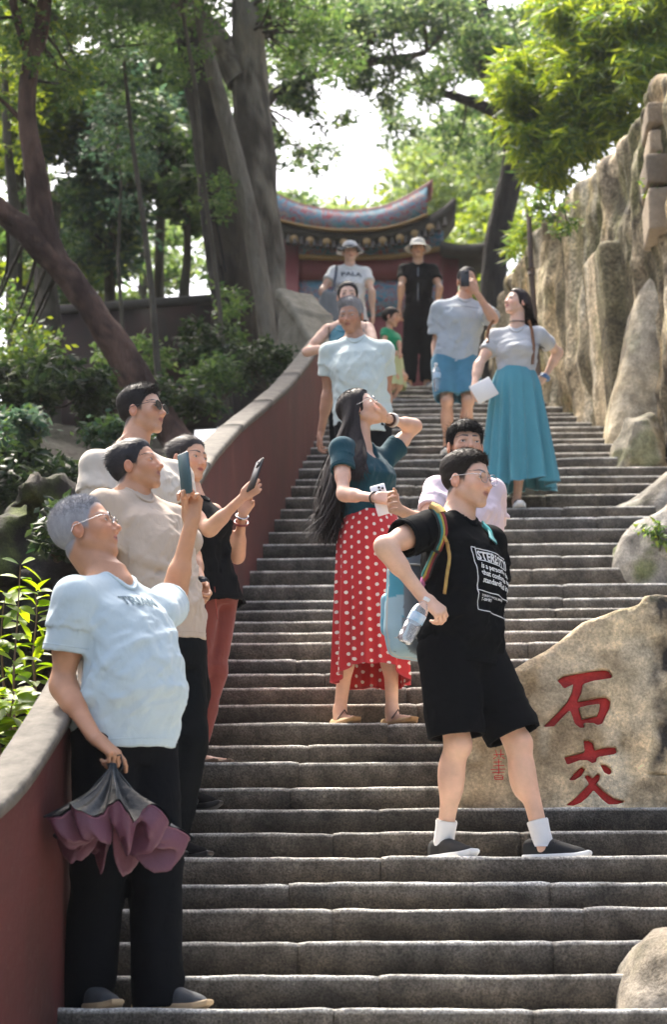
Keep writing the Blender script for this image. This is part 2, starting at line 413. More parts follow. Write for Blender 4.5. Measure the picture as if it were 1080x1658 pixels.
gz = ground_z(gp[:, 0], gp[:, 1])
nn = fbm(np.stack([gp[:, 0]*.8, gp[:, 1]*.8, gp[:, 0]*0], -1), 4, 3)-.5
out = (gp[:, 0] < left_x(gp[:, 1])-.5) | (gp[:, 0] > 2.4)
gz = gz+nn*np.where(out, .5, .0)
gme = mesh_np('ground', np.column_stack([gp, gz]), grid_faces(len(gx), len(gy)))
ob('ground', gme, mat('forest_floor', (.024, .018, .012), .95, color2=(.015, .02, .008), nscale=2.2, bump=1, bscale=14, bdist=.06), kind='structure', label='leaf-littered hillside soil either side of the stairs')

# ================================================================== LEFT BALUSTRADE WALL
bal = thing('balustrade_wall', 'low dark red plastered wall with pale stone coping along the left of the stairs', 'wall', (-1.2, 7.5, step_z(0)))
CY = np.array([4.6, 5.6, 6.1, 6.45, 7.0, 7.5, 9.0, 12.5, 15.2, 16.6, 17.6, 20.2])
CPX = [(-120, 1500), (-40, 1440), (0, 1400), (30, 1370), (66, 1262), (90, 1152), (None, 1.07), (None, 1.14), (None, 1.0), (None, .85), (None, .82), (None, .8)]
ctop = []
for Y, (a, b) in zip(CY, CPX):
    X = left_x(Y)
    ctop.append(b+slope_z(Y) if a is None else W(a, b, Y)[2])
ctop = np.array(ctop)
WY = np.concatenate([np.arange(4.6, 8, .1), np.arange(8, 20.2, .25)])
wallx = left_x(WY)
# smooth the plan and the rake
ker = np.array([1, 2, 3, 2, 1.])/9
wallx = np.convolve(np.pad(wallx, 2, 'edge'), ker, 'valid'); wtop = np.interp(WY, CY, ctop); wtop = np.convolve(np.pad(wtop, 2, 'edge'), ker, 'valid')
tang = np.stack([np.gradient(wallx, WY), np.ones_like(WY)], -1); tang /= np.linalg.norm(tang, axis=1)[:, None]
nrm = np.stack([tang[:, 1], -tang[:, 0]], -1)      # towards the stairs
def wall_strip(o0, o1, zlo, zhi):
    """closed wall between offsets o0 (outer) and o1 (inner)"""
    A = np.stack([wallx, WY], -1)
    P = [np.column_stack([A+nrm*o, z]) for o, z in ((o1, zlo), (o1, zhi), (o0, zhi), (o0, zlo))]
    V = np.stack(P, 1).reshape(-1, 3); m = len(WY)
    F = grid_faces(m, 4, False, True)
    F = np.concatenate([F, [[0, 3, 2, 1], [(m-1)*4, (m-1)*4+1, (m-1)*4+2, (m-1)*4+3]]])
    return V, F
V, F = wall_strip(-.10, -.03, np.minimum(slope_z(WY)-.6, wtop-1.3), wtop-.055)
# finer inner face so the plaster can be uneven
zi = np.linspace(0, 1, 24)
A = np.stack([wallx, WY], -1)
zl = np.minimum(slope_z(WY)-.6, wtop-1.3)
IP = np.stack([np.column_stack([A+nrm*.004, zl+(wtop-.056-zl)*t]) for t in zi], 1).reshape(-1, 3)
IP[:, 0] += (fbm(IP*2.0, 3, 8)-.5)*.02
mb = MB().add(V, F).add(IP, grid_faces(len(WY), 24)[:, ::-1])
def red_wall():
    m = bpy.data.materials.new('red_plaster'); m.use_nodes = True; nt = m.node_tree; N = nt.nodes; L = nt.links; b = N['Principled BSDF']; b.inputs['Roughness'].default_value = .62; b.inputs['Specular IOR Level'].default_value = .3
    tc = N.new('ShaderNodeTexCoord')
    def noise(scale, stretch, det=6):
        mp = N.new('ShaderNodeMapping'); mp.inputs['Scale'].default_value = stretch; L.new(tc.outputs['Object'], mp.inputs[0]); t = N.new('ShaderNodeTexNoise'); t.inputs['Scale'].default_value = scale; t.inputs['Detail'].default_value = det; t.inputs['Roughness'].default_value = .65; L.new(mp.outputs[0], t.inputs[0]); return t.outputs[0]
    def layer(base, fac, lo, hi, col, amt):
        r = N.new('ShaderNodeMapRange'); r.inputs[1].default_value = lo; r.inputs[2].default_value = hi; r.inputs[4].default_value = amt; L.new(fac, r.inputs[0]); q = N.new('ShaderNodeMix'); q.data_type = 'RGBA'; L.new(r.outputs[0], q.inputs[0]); q.inputs[7].default_value = (*col, 1)
        if isinstance(base, tuple): q.inputs[6].default_value = (*base, 1)
        else: L.new(base, q.inputs[6])
        return q.outputs[2]
    c = layer((.115, .029, .026), noise(1.6, (1, 1, 1)), .35, .65, (.075, .024, .02), 1)
    c = layer(c, noise(2.4, (1, 1.0, .3)), .5, .72, (.045, .021, .017), .6)
    c = layer(c, noise(2.3, (1, 1, .8)), .60, .70, (.17, .075, .055), .5)
    c = layer(c, noise(26, (1, 1, 1)), .58, .72, (.16, .10, .08), .35); L.new(c, b.inputs['Base Color'])
    bp = N.new('ShaderNodeBump'); bp.inputs['Strength'].default_value = .5; bp.inputs['Distance'].default_value = .008; L.new(noise(18, (1, 1, 1)), bp.inputs['Height']); L.new(bp.outputs[0], b.inputs['Normal']); MATS['red_plaster'] = m; return m
part('plaster_face', mb.me('plaster_face', False), red_wall(), bal)
# coping: separate stones
cop_m = mat('coping_stone', (.145, .13, .108), .9, color2=(.07, .064, .052), nscale=12, bump=.6, bscale=45, bdist=.008)
i0 = 0; crng = np.random.default_rng(4)
while i0 < len(WY)-2:
    L = 0; i1 = i0
    tgt = crng.uniform(1.1, 1.7)
    while i1 < len(WY)-1 and L < tgt: L += math.hypot(WY[i1+1]-WY[i1], wtop[i1+1]-wtop[i1]); i1 += 1
    if len(WY)-1-i1 < 3: i1 = len(WY)-1
    sl = slice(i0, i1+1); m = i1+1-i0; o = crng.normal(0, .003)
    yy = WY[sl].copy(); AA = np.stack([wallx[sl], yy], -1).copy(); zz = wtop[sl]+o
    g = tang[sl]; AA[0] += g[0]*.003; AA[-1] -= g[-1]*.003
    prof = [(.025, -.05), (.03, -.018), (.026, -.006), (.014, .0), (-.04, .003), (-.105, 0), (-.116, -.008), (-.12, -.05)]
    V = np.stack([np.column_stack([AA+nrm[sl]*a, zz+b]) for a, b in prof], 1).reshape(-1, 3)
    V += ((fbm(V*9, 3, 2)-.5)*.012)[:, None]*np.array([.4, 0, 1])
    k = len(prof); F = np.concatenate([grid_faces(m, k, False, True)])
    T = []
    for j in range(1, k-1): T += [(0, j+1, j), ((m-1)*k, (m-1)*k+j, (m-1)*k+j+1)]
    part('coping_stone', mesh_np('coping_stone', V, F, np.array(T)), cop_m, bal)
    i0 = i1
# upper stone newel where the balustrade meets the next terrace
nw = thing('stone_parapet', 'weathered grey stone parapet block above the top of the red wall', 'parapet', W(500, 600, 20.1))
def f_newel(P):
    a = W(478, 474, 20.5); b = W(536, 562, 20.0)
    u = nz((b-a)*np.array([1, 1, 0])); c = (a+b)/2
    q = P-c.astype(np.float32); s = q@np.array([u[0], u[1], 0], np.float32); w = q@np.array([-u[1], u[0], 0], np.float32)
    L = np.linalg.norm((b-a)[:2])/2; zt = np.interp(s, [-L, L*.05, L*.1, L], [a[2], a[2]-(a[2]-b[2])*.42, a[2]-(a[2]-b[2])*.5, b[2]]).astype(np.float32)-c[2]
    d = np.maximum(np.maximum(np.abs(s)-L, np.abs(w)-.16), q[:, 2]-zt)
    cap = np.maximum(np.abs(q[:, 2]-zt+.05)-.05, np.maximum(np.abs(s)-L-.03, np.abs(w)-.2))
    d = smin(d, cap, .02)
    return d-.012-.03*(fbm(P*np.array([9, 9, 3], np.float32), 3, 4)-.5)
p0 = W(500, 600, 20.1)
V, F = nets(f_newel, p0-[.6, .8, 1.0], p0+[.6, 1.0, 1.2], .022)
part('parapet_block', mesh_np('parapet_block', V, F), mat('old_stone', (.30, .27, .21), .9, color2=(.15, .135, .095), nscale=6, bump=.8, bscale=25, bdist=.02), nw)

# ================================================================== ROCKS ON THE RIGHT
rock_m = speckled('boulder_stone', .74, 1.26, 85, 10, .8)
def rock_colors(V, seed, moss=.3, base=(.34, .29, .215), dark=(.10, .085, .065), gold=(.36, .255, .12)):
    a = fbm(V*2.2, 5, seed); b = fbm(V*5.5+3, 4, seed+1); c = fbm(V*1.3+9, 4, seed+2)
    C = np.array(base)*(.75+.5*b[:, None])
    t = np.clip((a-.52)*6, 0, 1)[:, None]; C = C*(1-t)+np.array(dark)*t
    t = np.clip((c-.5)*5, 0, 1)[:, None]*.6; C = C*(1-t)+np.array(gold)*(.7+.6*b[:, None])*t
    t = (np.clip((b-.55)*7, 0, 1)*moss)[:, None]; C = C*(1-t)+np.array((.10, .125, .03))*t
    return C
# --- inscribed boulder
YR = 9.86
def R2(px, py): p = W(px, py, YR); return (p[0], p[2])
outline = [R2(*p) for p in [(742, 1235), (748, 1190), (770, 1150), (815, 1090), (850, 1072), (905, 1040), (945, 1008), (1000, 985), (1035, 975), (1045, 962), (1085, 957), (1180, 930), (1290, 960), (1320, 1380), (700, 1400), (735, 1300)]]
def stroke(pts): return [R2(860+x*220/1080., 1060+y*300/1473.) for x, y in pts]
SHI = [stroke(p) for p in [
 [(208,200),(260,165),(390,140),(500,122),(590,115),(625,122),(655,165),(640,185),(500,205),(415,232),(340,232),(268,268)],
 [(340,228),(418,232),(405,300),(372,372),(300,448),(235,515),(185,568),(92,574),(150,520),(230,440),(290,370),(330,290)],
 [(330,372),(420,360),(520,340),(600,332),(638,365),(632,420),(600,480),(572,545),(530,558),(500,540),(425,540),(432,575),(395,582),(350,545),(322,460),(300,430)]]]
SHI_HOLE = stroke([(384,418),(470,398),(553,388),(545,440),(528,482),(410,506)])
JIAO = [stroke(p) for p in [
 [(420,680),(465,676),(500,700),(512,752),(610,730),(680,732),(690,775),(660,790),(530,812),(525,850),(490,862),(455,838),(385,840),(290,874),(264,810),(330,795),(430,768)],
 [(408,886),(435,910),(405,960),(350,996),(300,1000),(350,935)],
 [(552,868),(600,872),(640,905),(648,935),(625,955),(585,935)],
 [(425,965),(455,948),(495,975),(535,940),(557,955),(550,990),(525,1025),(590,1085),(660,1135),(760,1166),(690,1188),(620,1190),(570,1150),(500,1075),(455,1130),(400,1175),(340,1200),(278,1195),(350,1140),(420,1070),(465,1025)]]]
# small column of characters by the man's knee (photo pixels)
def bar(x0, y0, x1, y1, w): 
    d = nz((x1-x0, y1-y0)); n_ = np.array((-d[1], d[0]))*w/2
    return [R2(x0+n_[0], y0+n_[1]), R2(x1+n_[0], y1+n_[1]), R2(x1-n_[0], y1-n_[1]), R2(x0-n_[0], y0-n_[1])]
SMALL = [bar(*b, 2.4) for b in [(798,1240,818,1239),(794,1246,820,1245),(799,1234,814,1233),(808,1228,808,1254),(797,1251,818,1250),(801,1256,802,1262),(801,1256,815,1256),(815,1256,815,1262),(801,1262,815,1262),(802,1259,814,1259),
        (799,1222,818,1221),(803,1214,806,1226),(812,1213,811,1227),(799,1229,804,1225),(818,1229,813,1225)]]
def strokes2d(x, z):
    d = np.full(x.shape, 9.0, np.float32)
    for p in SHI: d = np.minimum(d, poly2d(x, z, p))
    d = np.maximum(d, -poly2d(x, z, SHI_HOLE))
    for p in JIAO: d = np.minimum(d, poly2d(x, z, p))
    return d
def small2d(x, z):
    d = np.full(x.shape, 9.0, np.float32)
    for p in SMALL: d = np.minimum(d, poly2d(x, z, p))
    return d
def face_y(P):   # height of the dressed face
    q = P.copy(); q[:, 1] = 0
    return YR+.012*(fbm(q*5, 4, 31)-.5)+.006*(fbm(q*22, 3, 32)-.5)
def f_boulder(P, carve=True):
    x, y, z = P[:, 0], P[:, 1], P[:, 2]
    wob = .05*(fbm(P*4, 4, 41)-.5)
    o = poly2d(x, z, outline)+wob
    r = .10
    # edge rounding towards the back, rough top
    rough = np.clip((o+.12)/.12, 0, 1)
    fr = face_y(P)-y+rough*(.05*(fbm(P*11, 4, 43)-.45))
    xr = R2(1040, 1100)[0]; k = np.clip((x-xr)/.05, 0, 1)      # broken dark right part
    fr = fr+k*(.06*(ridged(P*5, 4, 47)-.45))
    fr = fr+.020*np.clip((ridged(P*np.array([2.6, 2.6, 3.4], np.float32)+3.1, 1, 58)-.955)/.045, 0, 1)*np.clip((x-R2(1000, 1)[0])/.08+.15*(z < R2(1, 1300)[1])*6, 0, 1)
    zb = R2(900, 1342)[1]; kb = np.clip(1-(z-zb)/.07, 0, 1)*(fbm(P*9, 3, 3)); fr = fr+kb*.05
    d = smax(o, fr, .05); d = smax(d, y-(YR+2.0), .3)
    if carve:
        near = (np.abs(y-YR) < .08)
        if near.any():
            s = np.full(len(P), 9.0, np.float32); s[near] = strokes2d(x[near], z[near])
            c = smax(s-.0, y-(YR+.042), .006); d = np.maximum(d, -c)
    return d
bl = thing('inscribed_boulder', 'big tan boulder carved with two large red characters beside the stairs', 'boulder', (*W(900, 1345, YR+.3),))
lo = np.array([R2(690, 1400)[0], YR-.12, R2(700, 1400)[1]]); hi = np.array([R2(1300, 900)[0], YR+2.1, R2(1100, 920)[1]])
fm = lambda P: f_boulder(P)
V1, F1 = nets(fm, (lo[0], YR-.12, lo[2]), (R2(1110, 1)[0], YR+.16, hi[2]), .0058)
V1, F1 = keep_faces(V1, F1, (V1[:, 1] < YR+.15) & (V1[:, 0] < R2(1105, 1)[0]))
V2, F2 = nets(lambda P: f_boulder(P, False), lo, hi, .05)
V2, F2 = keep_faces(V2, F2, (V2[:, 1] > YR+.11) | (V2[:, 0] > R2(1095, 1)[0]-.0))
V, F = join([(V1, F1), (V2, F2)])
C = rock_colors(V, 51, .10, base=(.62, .49, .31), dark=(.38, .27, .155), gold=(.60, .39, .17))
t = np.clip((fbm(V*3.3+7, 4, 91)-.5)*7, 0, 1)[:, None]*.6; C = C*(1-t)+np.array((.36, .235, .12))*t
t = np.clip((fbm(V*7+2, 4, 93)-.55)*8, 0, 1)[:, None]*.5; C = C*(1-t)+np.array((.24, .18, .11))*t
t = np.clip((fbm(V*5+4, 3, 95)-.58)*9, 0, 1)[:, None]*.6; C = C*(1-t)+np.array((.70, .60, .43))*t
xr = R2(1045, 1100)[0]; t = np.clip((V[:, 0]-xr-.06*(fbm(V*6, 3, 2)-.5))/.05, 0, 1)[:, None]*np.clip((fbm(V*9, 4, 77)-.3)*4, 0, 1)[:, None]
C = C*(1-t)+np.array((.05, .043, .036))*t
top = np.clip((poly2d(V[:, 0], V[:, 2], outline)+.06)/.05, 0, 1)*np.clip((fbm(V*8, 4, 79)-.45)*6, 0, 1)
C = C*(1-top[:, None]*.7)+np.array((.08, .075, .03))*top[:, None]*.7
part('stone', mesh_np('stone', V, F, None, C), rock_m, bl)
paint_m = mat('red_paint', (.62, .04, .035), .7, color2=(.45, .025, .025), nscale=40, bump=.9, bscale=130, bdist=.006)
def inlay(name, polys, fn, depth):
    pts = np.array([q for p in polys for q in p]); lo2 = pts.min(0)-.02; hi2 = pts.max(0)+.02; h = .004 if depth > .01 else .0022
    def f(P):
        d = fn(P[:, 0], P[:, 2]); q = P.copy(); q[:, 1] = 0
        fy = YR+depth+.004*(fbm(q*60, 2, 5)-.5) if depth > .01 else face_y(P)-.0012
        return np.maximum(d+.001, np.maximum(fy-P[:, 1], P[:, 1]-(YR+depth+.014)))
    v, fc = nets(f, (lo2[0], YR+depth-.012, lo2[1]), (hi2[0], YR+depth+.016, hi2[1]), h)
    return mesh_np(name, v, fc)
def fshi(x, z):
    d = np.full(x.shape, 9.0, np.float32)
    for p in SHI: d = np.minimum(d, poly2d(x, z, p))
    return np.maximum(d, -poly2d(x, z, SHI_HOLE))
def fjiao(x, z):
    d = np.full(x.shape, 9.0, np.float32)
    for p in JIAO: d = np.minimum(d, poly2d(x, z, p))
    return d
part('carved_character', inlay('shi', SHI, fshi, .030), paint_m, bl, label='upper large red carved character')
part('carved_character', inlay('jiao', JIAO, fjiao, .030), paint_m, bl, label='lower large red carved character')
part('small_inscription', inlay('small', SMALL, small2d, .001), paint_m, bl, label='small dark red characters low on the left')

def boulder(name, label, poly, Y0, Y1, h, seed, rough=.12, moss=.5, base=(.34, .30, .24), freq=2.5, tilt=0.0, gold=(.36, .27, .13)):
    pts = [W(px, py, Y0) for px, py in poly]; o2 = [(p[0], p[2]) for p in pts]; P2 = np.array(o2)
    lo = np.array([P2[:, 0].min()-.15, Y0-.3, P2[:, 1].min()-.15]); hi = np.array([P2[:, 0].max()+.15, Y1+.3, P2[:, 1].max()+.2])
    k = min(.35, .4*(Y1-Y0))
    def f(P):
        o = poly2d(P[:, 0], P[:, 2]-tilt*(P[:, 1]-Y0), o2)
        d = smax(o, np.maximum(Y0-P[:, 1], P[:, 1]-Y1), k)
        return d-rough*(ridged(P*freq, 4, seed)-.62)-rough*.5*(fbm(P*freq*3, 3, seed+5)-.5)
    V, F = nets(f, lo, hi, h)
    t = thing(name, label, 'boulder', (P2[:, 0].mean(), (Y0+Y1)/2, P2[:, 1].min()))
    part('stone', mesh_np('stone', V, F, None, rock_colors(V, seed, moss, base, gold=gold)), rock_m, t)
    return t
boulder('boulder', 'pale rounded boulder in the lower right corner of the stairs', [(1015, 1690), (1025, 1600), (1050, 1530), (1085, 1500), (1200, 1480), (1260, 1700)], 7.5, 8.6, .02, 61, .06, .2, (.27, .25, .22), gold=(.27, .23, .17))
boulder('boulder', 'grey mossy boulder above the inscribed one', [(1003, 905), (1015, 860), (1040, 838), (1100, 800), (1250, 790), (1260, 1010), (1090, 1010), (1040, 960)], 14.4, 16.4, .03, 62, .12, .8, (.30, .28, .24))
boulder('boulder', 'smooth grey sloping slab of rock beside the stairs above the mossy boulder', [(965, 850), (985, 820), (1010, 795), (1060, 765), (1110, 735), (1230, 700), (1250, 880), (1020, 880)], 16.2, 17.9, .03, 63, .08, .35, (.33, .31, .27))
boulder('boulder', 'low broken rocks at the right end of the steps under the leaning slab', [(1000, 720), (1022, 668), (1060, 662), (1075, 690), (1090, 760), (1000, 760)], 17.6, 18.4, .025, 64, .12, .5, (.28, .25, .19))
boulder('leaning_rock_slab', 'tall pale rock slab leaning at the right edge with faint red writing', [(985, 705), (996, 640), (1015, 560), (1030, 480), (1050, 420), (1085, 375), (1240, 300), (1280, 760), (1010, 760)], 18.3, 20.0, .03, 65, .06, .3, (.46, .41, .32), 1.8)
# --- cliff running up the right side
cliff = ob('rock_cliff', None, kind='structure'); cliff['label'] = 'tall weathered stone cliff along the right of the upper stairs'
_ct = [(1080, 110, 17.6), (1040, 155, 18.4), (1000, 232, 19.1), (950, 285, 19.8), (900, 332, 20.6), (862, 370, 21.3), (830, 440, 23.0), (800, 520, 26.5)]
TOPY = np.array([p[2] for p in _ct]); BX = np.array([W(*p)[0] for p in _ct])
def cliff_top(Y):
    P = _ct
    ys = [p[2] for p in P]; zs = [W(*p)[2] for p in P]; return np.interp(Y, ys, zs)
def f_cliff(P):
    x, y, z = P[:, 0], P[:, 1], P[:, 2]
    bx = np.interp(y, TOPY, BX).astype(np.float32)
    q = np.stack([x*.0, y*2.6, z*.55], -1); fl = ridged(q, 4, 71); q2 = np.stack([x*2, y*6, z*1.6], -1)
    bed = fbm(np.stack([x*0, y*1.2, z*2.4], -1), 3, 75)
    d = bx-x-.07*(fl-.55)-.20*(fbm(q2, 5, 72)-.5)-.16*(bed-.5)-.10*(ridged(P*np.array([3, 5, 2.2], np.float32), 3, 79)-.6)
    d = smax(d, z-(cliff_top(y)+.25*(fbm(P*2, 3, 73)-.5)).astype(np.float32), .12)
    # tall angular block standing proud, with a hollow under it
    blk = sdf_box(P, CLB, (.10, .34, .80), np.array([[.98, .2, 0.06], [-.2, .98, 0], [-.06, 0, 1]]), .05)
    d = smin(d, blk-.03*(fbm(P*5, 3, 74)-.5), .03)
    return d*.8
CLB = W(968, 548, 19.3)+np.array([.1, 0, 0])
V, F = nets(f_cliff, (.4, 17.2, 5.0), (3.6, 27, 10.8), .036)
V, F = keep_faces(V, F, (V[:, 0] < 3.5) & (V[:, 1] < 26.9) & (V[:, 1] > 17.28))
C = rock_colors(V, 70, .35, base=(.43, .35, .235), dark=(.12, .095, .06), gold=(.42, .29, .12))
st = fbm(np.stack([V[:, 0]*0, V[:, 1]*7, V[:, 2]*.6], -1), 5, 76); t = np.clip((st-.50)*9, 0, 1)[:, None]*.85
C = C*(1-t)+np.array((.10, .085, .05))*t
t = np.clip((fbm(np.stack([V[:, 0]*0, V[:, 1]*3, V[:, 2]*.7], -1), 4, 78)-.52)*6, 0, 1)[:, None]*.5*np.clip((V[:, 2:3]-7.4)/1.2, 0, 1)
C = C*(1-t)+np.array((.13, .14, .035))*t
t = np.clip((ridged(V*np.array([.6, 2.2, 1.1])+.5*(fbm(V*3, 2, 4)[:, None]), 1, 83)-.93)/.06, 0, 1)[:, None]*.85
C = C*(1-t)+np.array((.035, .028, .02))*t
t = np.clip((fbm(np.stack([V[:, 0]*0, V[:, 1]*9, V[:, 2]*1.1], -1), 4, 86)-.56)*9, 0, 1)[:, None]*.55
C = C*(1-t)+np.array((.62, .55, .42))*t
ob('cliff_face', mesh_np('cliff_face', V, F, None, C), speckled('cliff_stone', .5, 1.6, 34, 6, 1.0), cliff)
# dry-stone blocks on top at the near end
mrng = np.random.default_rng(9)
mas_m = mat('masonry', attr=True, rough=.9, noise=.5, nscale=10, bump=.9, bscale=30, bdist=.02)
z = W(1050, 375, 18.3)[2]
rows = [(1050, 375, 1120, 300), (1046, 300, 1120, 245), (1052, 245, 1120, 200), (1048, 200, 1120, 158)]
for j, (x0, y0, x1, y1) in enumerate(rows):
    a = W(x0, y0, 17.7); b = W(x1, y1, 17.7); xx = a[0]
    while xx < b[0]:
        w = mrng.uniform(.2, .34); hh = b[2]-a[2]
        c = np.array([xx+w/2, 17.95+mrng.normal(0, .03), (a[2]+b[2])/2]); hf = np.array([w/2-.008, .28, hh/2-.01])
        v, f_ = nets(lambda P: sdf_box(P, c, hf, None, .03)-.03*(fbm(P*8, 3, 80+j)-.5), c-hf-.04, c+hf+.04, .035)
        cc = np.array((.33, .26, .18))*mrng.uniform(.6, 1.2)
        ob('masonry_stone', mesh_np('masonry_stone', v, f_, None, np.tile(cc, (len(v), 1))), mas_m, cliff)
        xx += w
# drain pipe with an elbow
pp = [W(892, 335, 20.6), W(866, 336, 20.6), W(858, 341, 20.55), W(857, 352, 20.5), W(860, 420, 20.4), W(867, 520, 20.4), W(872, 600, 20.4), W(876, 660, 20.4)]
pipe = thing('drain_pipe', 'rusty dark pipe with a bent top standing against the cliff', 'pipe', pp[-1])
part('pipe', MB().add(*sweep(pp, .026, 10)).me('pipe'), mat('rust', (.07, .05, .04), .7, color2=(.12, .07, .045), nscale=20, bump=.4, bscale=80), pipe)
for q in (W(858, 345, 20.5), W(861, 440, 20.4), W(868, 540, 20.4)): part('pipe_collar', MB().add(*sweep([q-[0, 0, .03], q+[0, 0, .03]], .036, 10)).me('pipe_collar'), MATS['rust'], pipe)

# ================================================================== TEMPLE GATE AT THE TOP
YG = 33.0
gate = thing('temple_gate', 'dark red temple gate with upswept tiled roof and painted friezes', 'gate', W(580, 640, YG))
tile_m = mat('roof_ridge', (.20, .05, .05), .6, noise=.4, nscale=6, bump=.4, bscale=20)
fr_m = None
def frieze_mat():
    m = bpy.data.materials.new('painted_frieze'); m.use_nodes = True; nt = m.node_tree; N = nt.nodes; L = nt.links; b = N['Principled BSDF']; b.inputs['Roughness'].default_value = .7
    tc = N.new('ShaderNodeTexCoord'); mp = N.new('ShaderNodeMapping'); mp.inputs['Scale'].default_value = (1, 1, 1.6); L.new(tc.outputs['Object'], mp.inputs[0])
    v = N.new('ShaderNodeTexNoise'); v.inputs['Scale'].default_value = 5.5; v.inputs['Detail'].default_value = 3; v.inputs['Distortion'].default_value = 1.2; L.new(mp.outputs[0], v.inputs[0])
    cr = N.new('ShaderNodeValToRGB'); cr.color_ramp.interpolation = 'CONSTANT'
    for i, (p, c) in enumerate([(0, (.08, .19, .27)), (.36, (.12, .27, .35)), (.44, (.24, .32, .36)), (.49, (.42, .08, .09)), (.54, (.11, .28, .35)), (.60, (.42, .26, .22)), (.66, (.30, .07, .13))]):
        e = cr.color_ramp.elements[i] if i < 2 else cr.color_ramp.elements.new(p); e.position = p; e.color = (*c, 1)
    L.new(v.outputs[0], cr.inputs[0]); L.new(cr.outputs[0], b.inputs['Base Color']); return m
fr_m = frieze_mat()
def curve_band(top, bot, Y0, Y1, name, m, n=40):
    """solid band between two pixel polylines, from Y0 to Y1"""
    tx = np.linspace(top[0][0], top[-1][0], n)
    def sm(pl): return np.interp(np.linspace(0, 1, n), np.linspace(0, 1, len(pl)), [p[1] for p in pl])
    def spl(pl):   # smooth through points
        xs = np.array([p[0] for p in pl], float); ys_ = np.array([p[1] for p in pl], float); u = np.linspace(xs[0], xs[-1], n); v = np.interp(u, xs, ys_)
        for _ in range(6): v[1:-1] = (v[:-2]+2*v[1:-1]+v[2:])/4
        return u, v
    ux, uy = spl(top); bx_, by_ = spl(bot)
    A = np.array([W(x, y, YG) for x, y in zip(ux, uy)]); B_ = np.array([W(x, y, YG) for x, y in zip(bx_, by_)])
    P = []
    for a, b2 in zip(A, B_): P += [(a[0], Y0, a[2]), (b2[0], Y0, b2[2]), (b2[0], Y1, b2[2]), (a[0], Y1, a[2])]
    V = np.array(P); F = grid_faces(n, 4, False, True); F = np.concatenate([F, [[0, 1, 2, 3], [4*n-1, 4*n-2, 4*n-3, 4*n-4]]])
    return part(name, mesh_np(name, V, F[:, ::-1], smooth=False), m, gate)
curve_band([(438, 317), (480, 337), (520, 346), (570, 350), (620, 343), (660, 326), (701, 299)], [(440, 328), (480, 347), (520, 356), (570, 361), (620, 355), (660, 339), (699, 315)], YG-.25, YG+.25, 'roof_ridge', tile_m)
curve_band([(446, 330), (480, 348), (520, 357), (570, 362), (620, 356), (655, 341), (692, 320)], [(452, 374), (490, 384), (530, 390), (570, 392), (620, 389), (655, 381), (692, 366)], YG-.45, YG+.15, 'painted_frieze', fr_m)
curve_band([(448, 376), (490, 385), (530, 391), (570, 393), (620, 390), (660, 382), (700, 366), (722, 352), (736, 338)], [(448, 396), (490, 402), (530, 407), (570, 409), (620, 406), (660, 400), (700, 388), (722, 374), (738, 348)], YG-.5, YG+.5, 'roof_eave', mat('dark_tiles', (.075, .065, .045), .8, color2=(.05, .035, .03), nscale=8, bump=.5, bscale=25))
curve_band([(452, 375), (490, 384.5), (530, 390.5), (570, 392.5), (620, 389.5), (655, 381.5), (694, 366)], [(452, 378), (490, 387.5), (530, 394), (570, 396), (620, 393), (655, 385), (694, 370)], YG-.58, YG-.5, 'gilt_moulding', mat('gilt', (.42, .25, .09), .5, noise=.3))
curve_band([(486, 405), (560, 408), (640, 405), (718, 385)], [(486, 424), (560, 426), (640, 424), (716, 410)], YG-.3, YG+.3, 'painted_frieze', fr_m)
curve_band([(486, 424.5), (560, 426.5), (640, 424.5), (716, 410.5)], [(486, 430), (560, 432), (640, 430), (716, 417)], YG-.36, YG+.3, 'gilt_moulding', mat('gilt', (.42, .25, .09), .5, noise=.3))
curve_band([(486, 430.5), (560, 432.5), (640, 430.5), (716, 417.5)], [(486, 462), (560, 462), (640, 462), (716, 462)], YG-.28, YG+.3, 'red_panel', mat('gate_red', (.22, .04, .04), .6, noise=.3, nscale=5))
curve_band([(486, 462.5), (560, 462.5), (640, 462.5), (716, 462.5)], [(486, 520), (560, 520), (640, 520), (716, 520)], YG-.24, YG+.3, 'painted_frieze', fr_m)
curve_band([(486, 520.5), (560, 520.5), (640, 520.5), (716, 520.5)], [(486, 700), (560, 700), (640, 700), (716, 700)], YG-.22, YG+.3, 'red_panel', MATS['gate_red'])
curve_band([(420, 400), (450, 400), (470, 400), (485.5, 400)], [(420, 700), (450, 700), (470, 700), (485.5, 700)], YG-.34, YG+.3, 'pier', MATS['gate_red'])
curve_band([(716.5, 412), (724, 418), (732, 418), (742, 416)], [(716.5, 700), (724, 700), (732, 700), (742, 700)], YG-.2, YG+.3, 'side_wall', MATS['gate_red'])
curve_band([(712, 408), (745, 414), (775, 413), (801, 404)], [(712, 424), (745, 428), (775, 427), (800, 416)], YG-.5, YG+.5, 'side_roof', MATS['dark_tiles'])
curve_band([(405, 372), (425, 374), (440, 377), (452, 381)], [(405, 398), (425, 398.5), (440, 399), (452, 399.5)], YG-.5, YG+.4, 'side_roof', MATS['dark_tiles'])
for x, y in [(502, 391), (529, 393), (557, 394), (594, 393), (620, 391), (648, 387), (672, 380), (697, 370), (476, 388)]:
    p = W(x, y, YG-.5); v, f_ = lathe([(0, -.06), (.05, -.06), (.062, -.045), (.062, .05), (0, .05)], 14, p, (0, 1, 0)); part('tile_end', MB().add(v, f_).me('tile_end'), MATS['gilt'], gate)
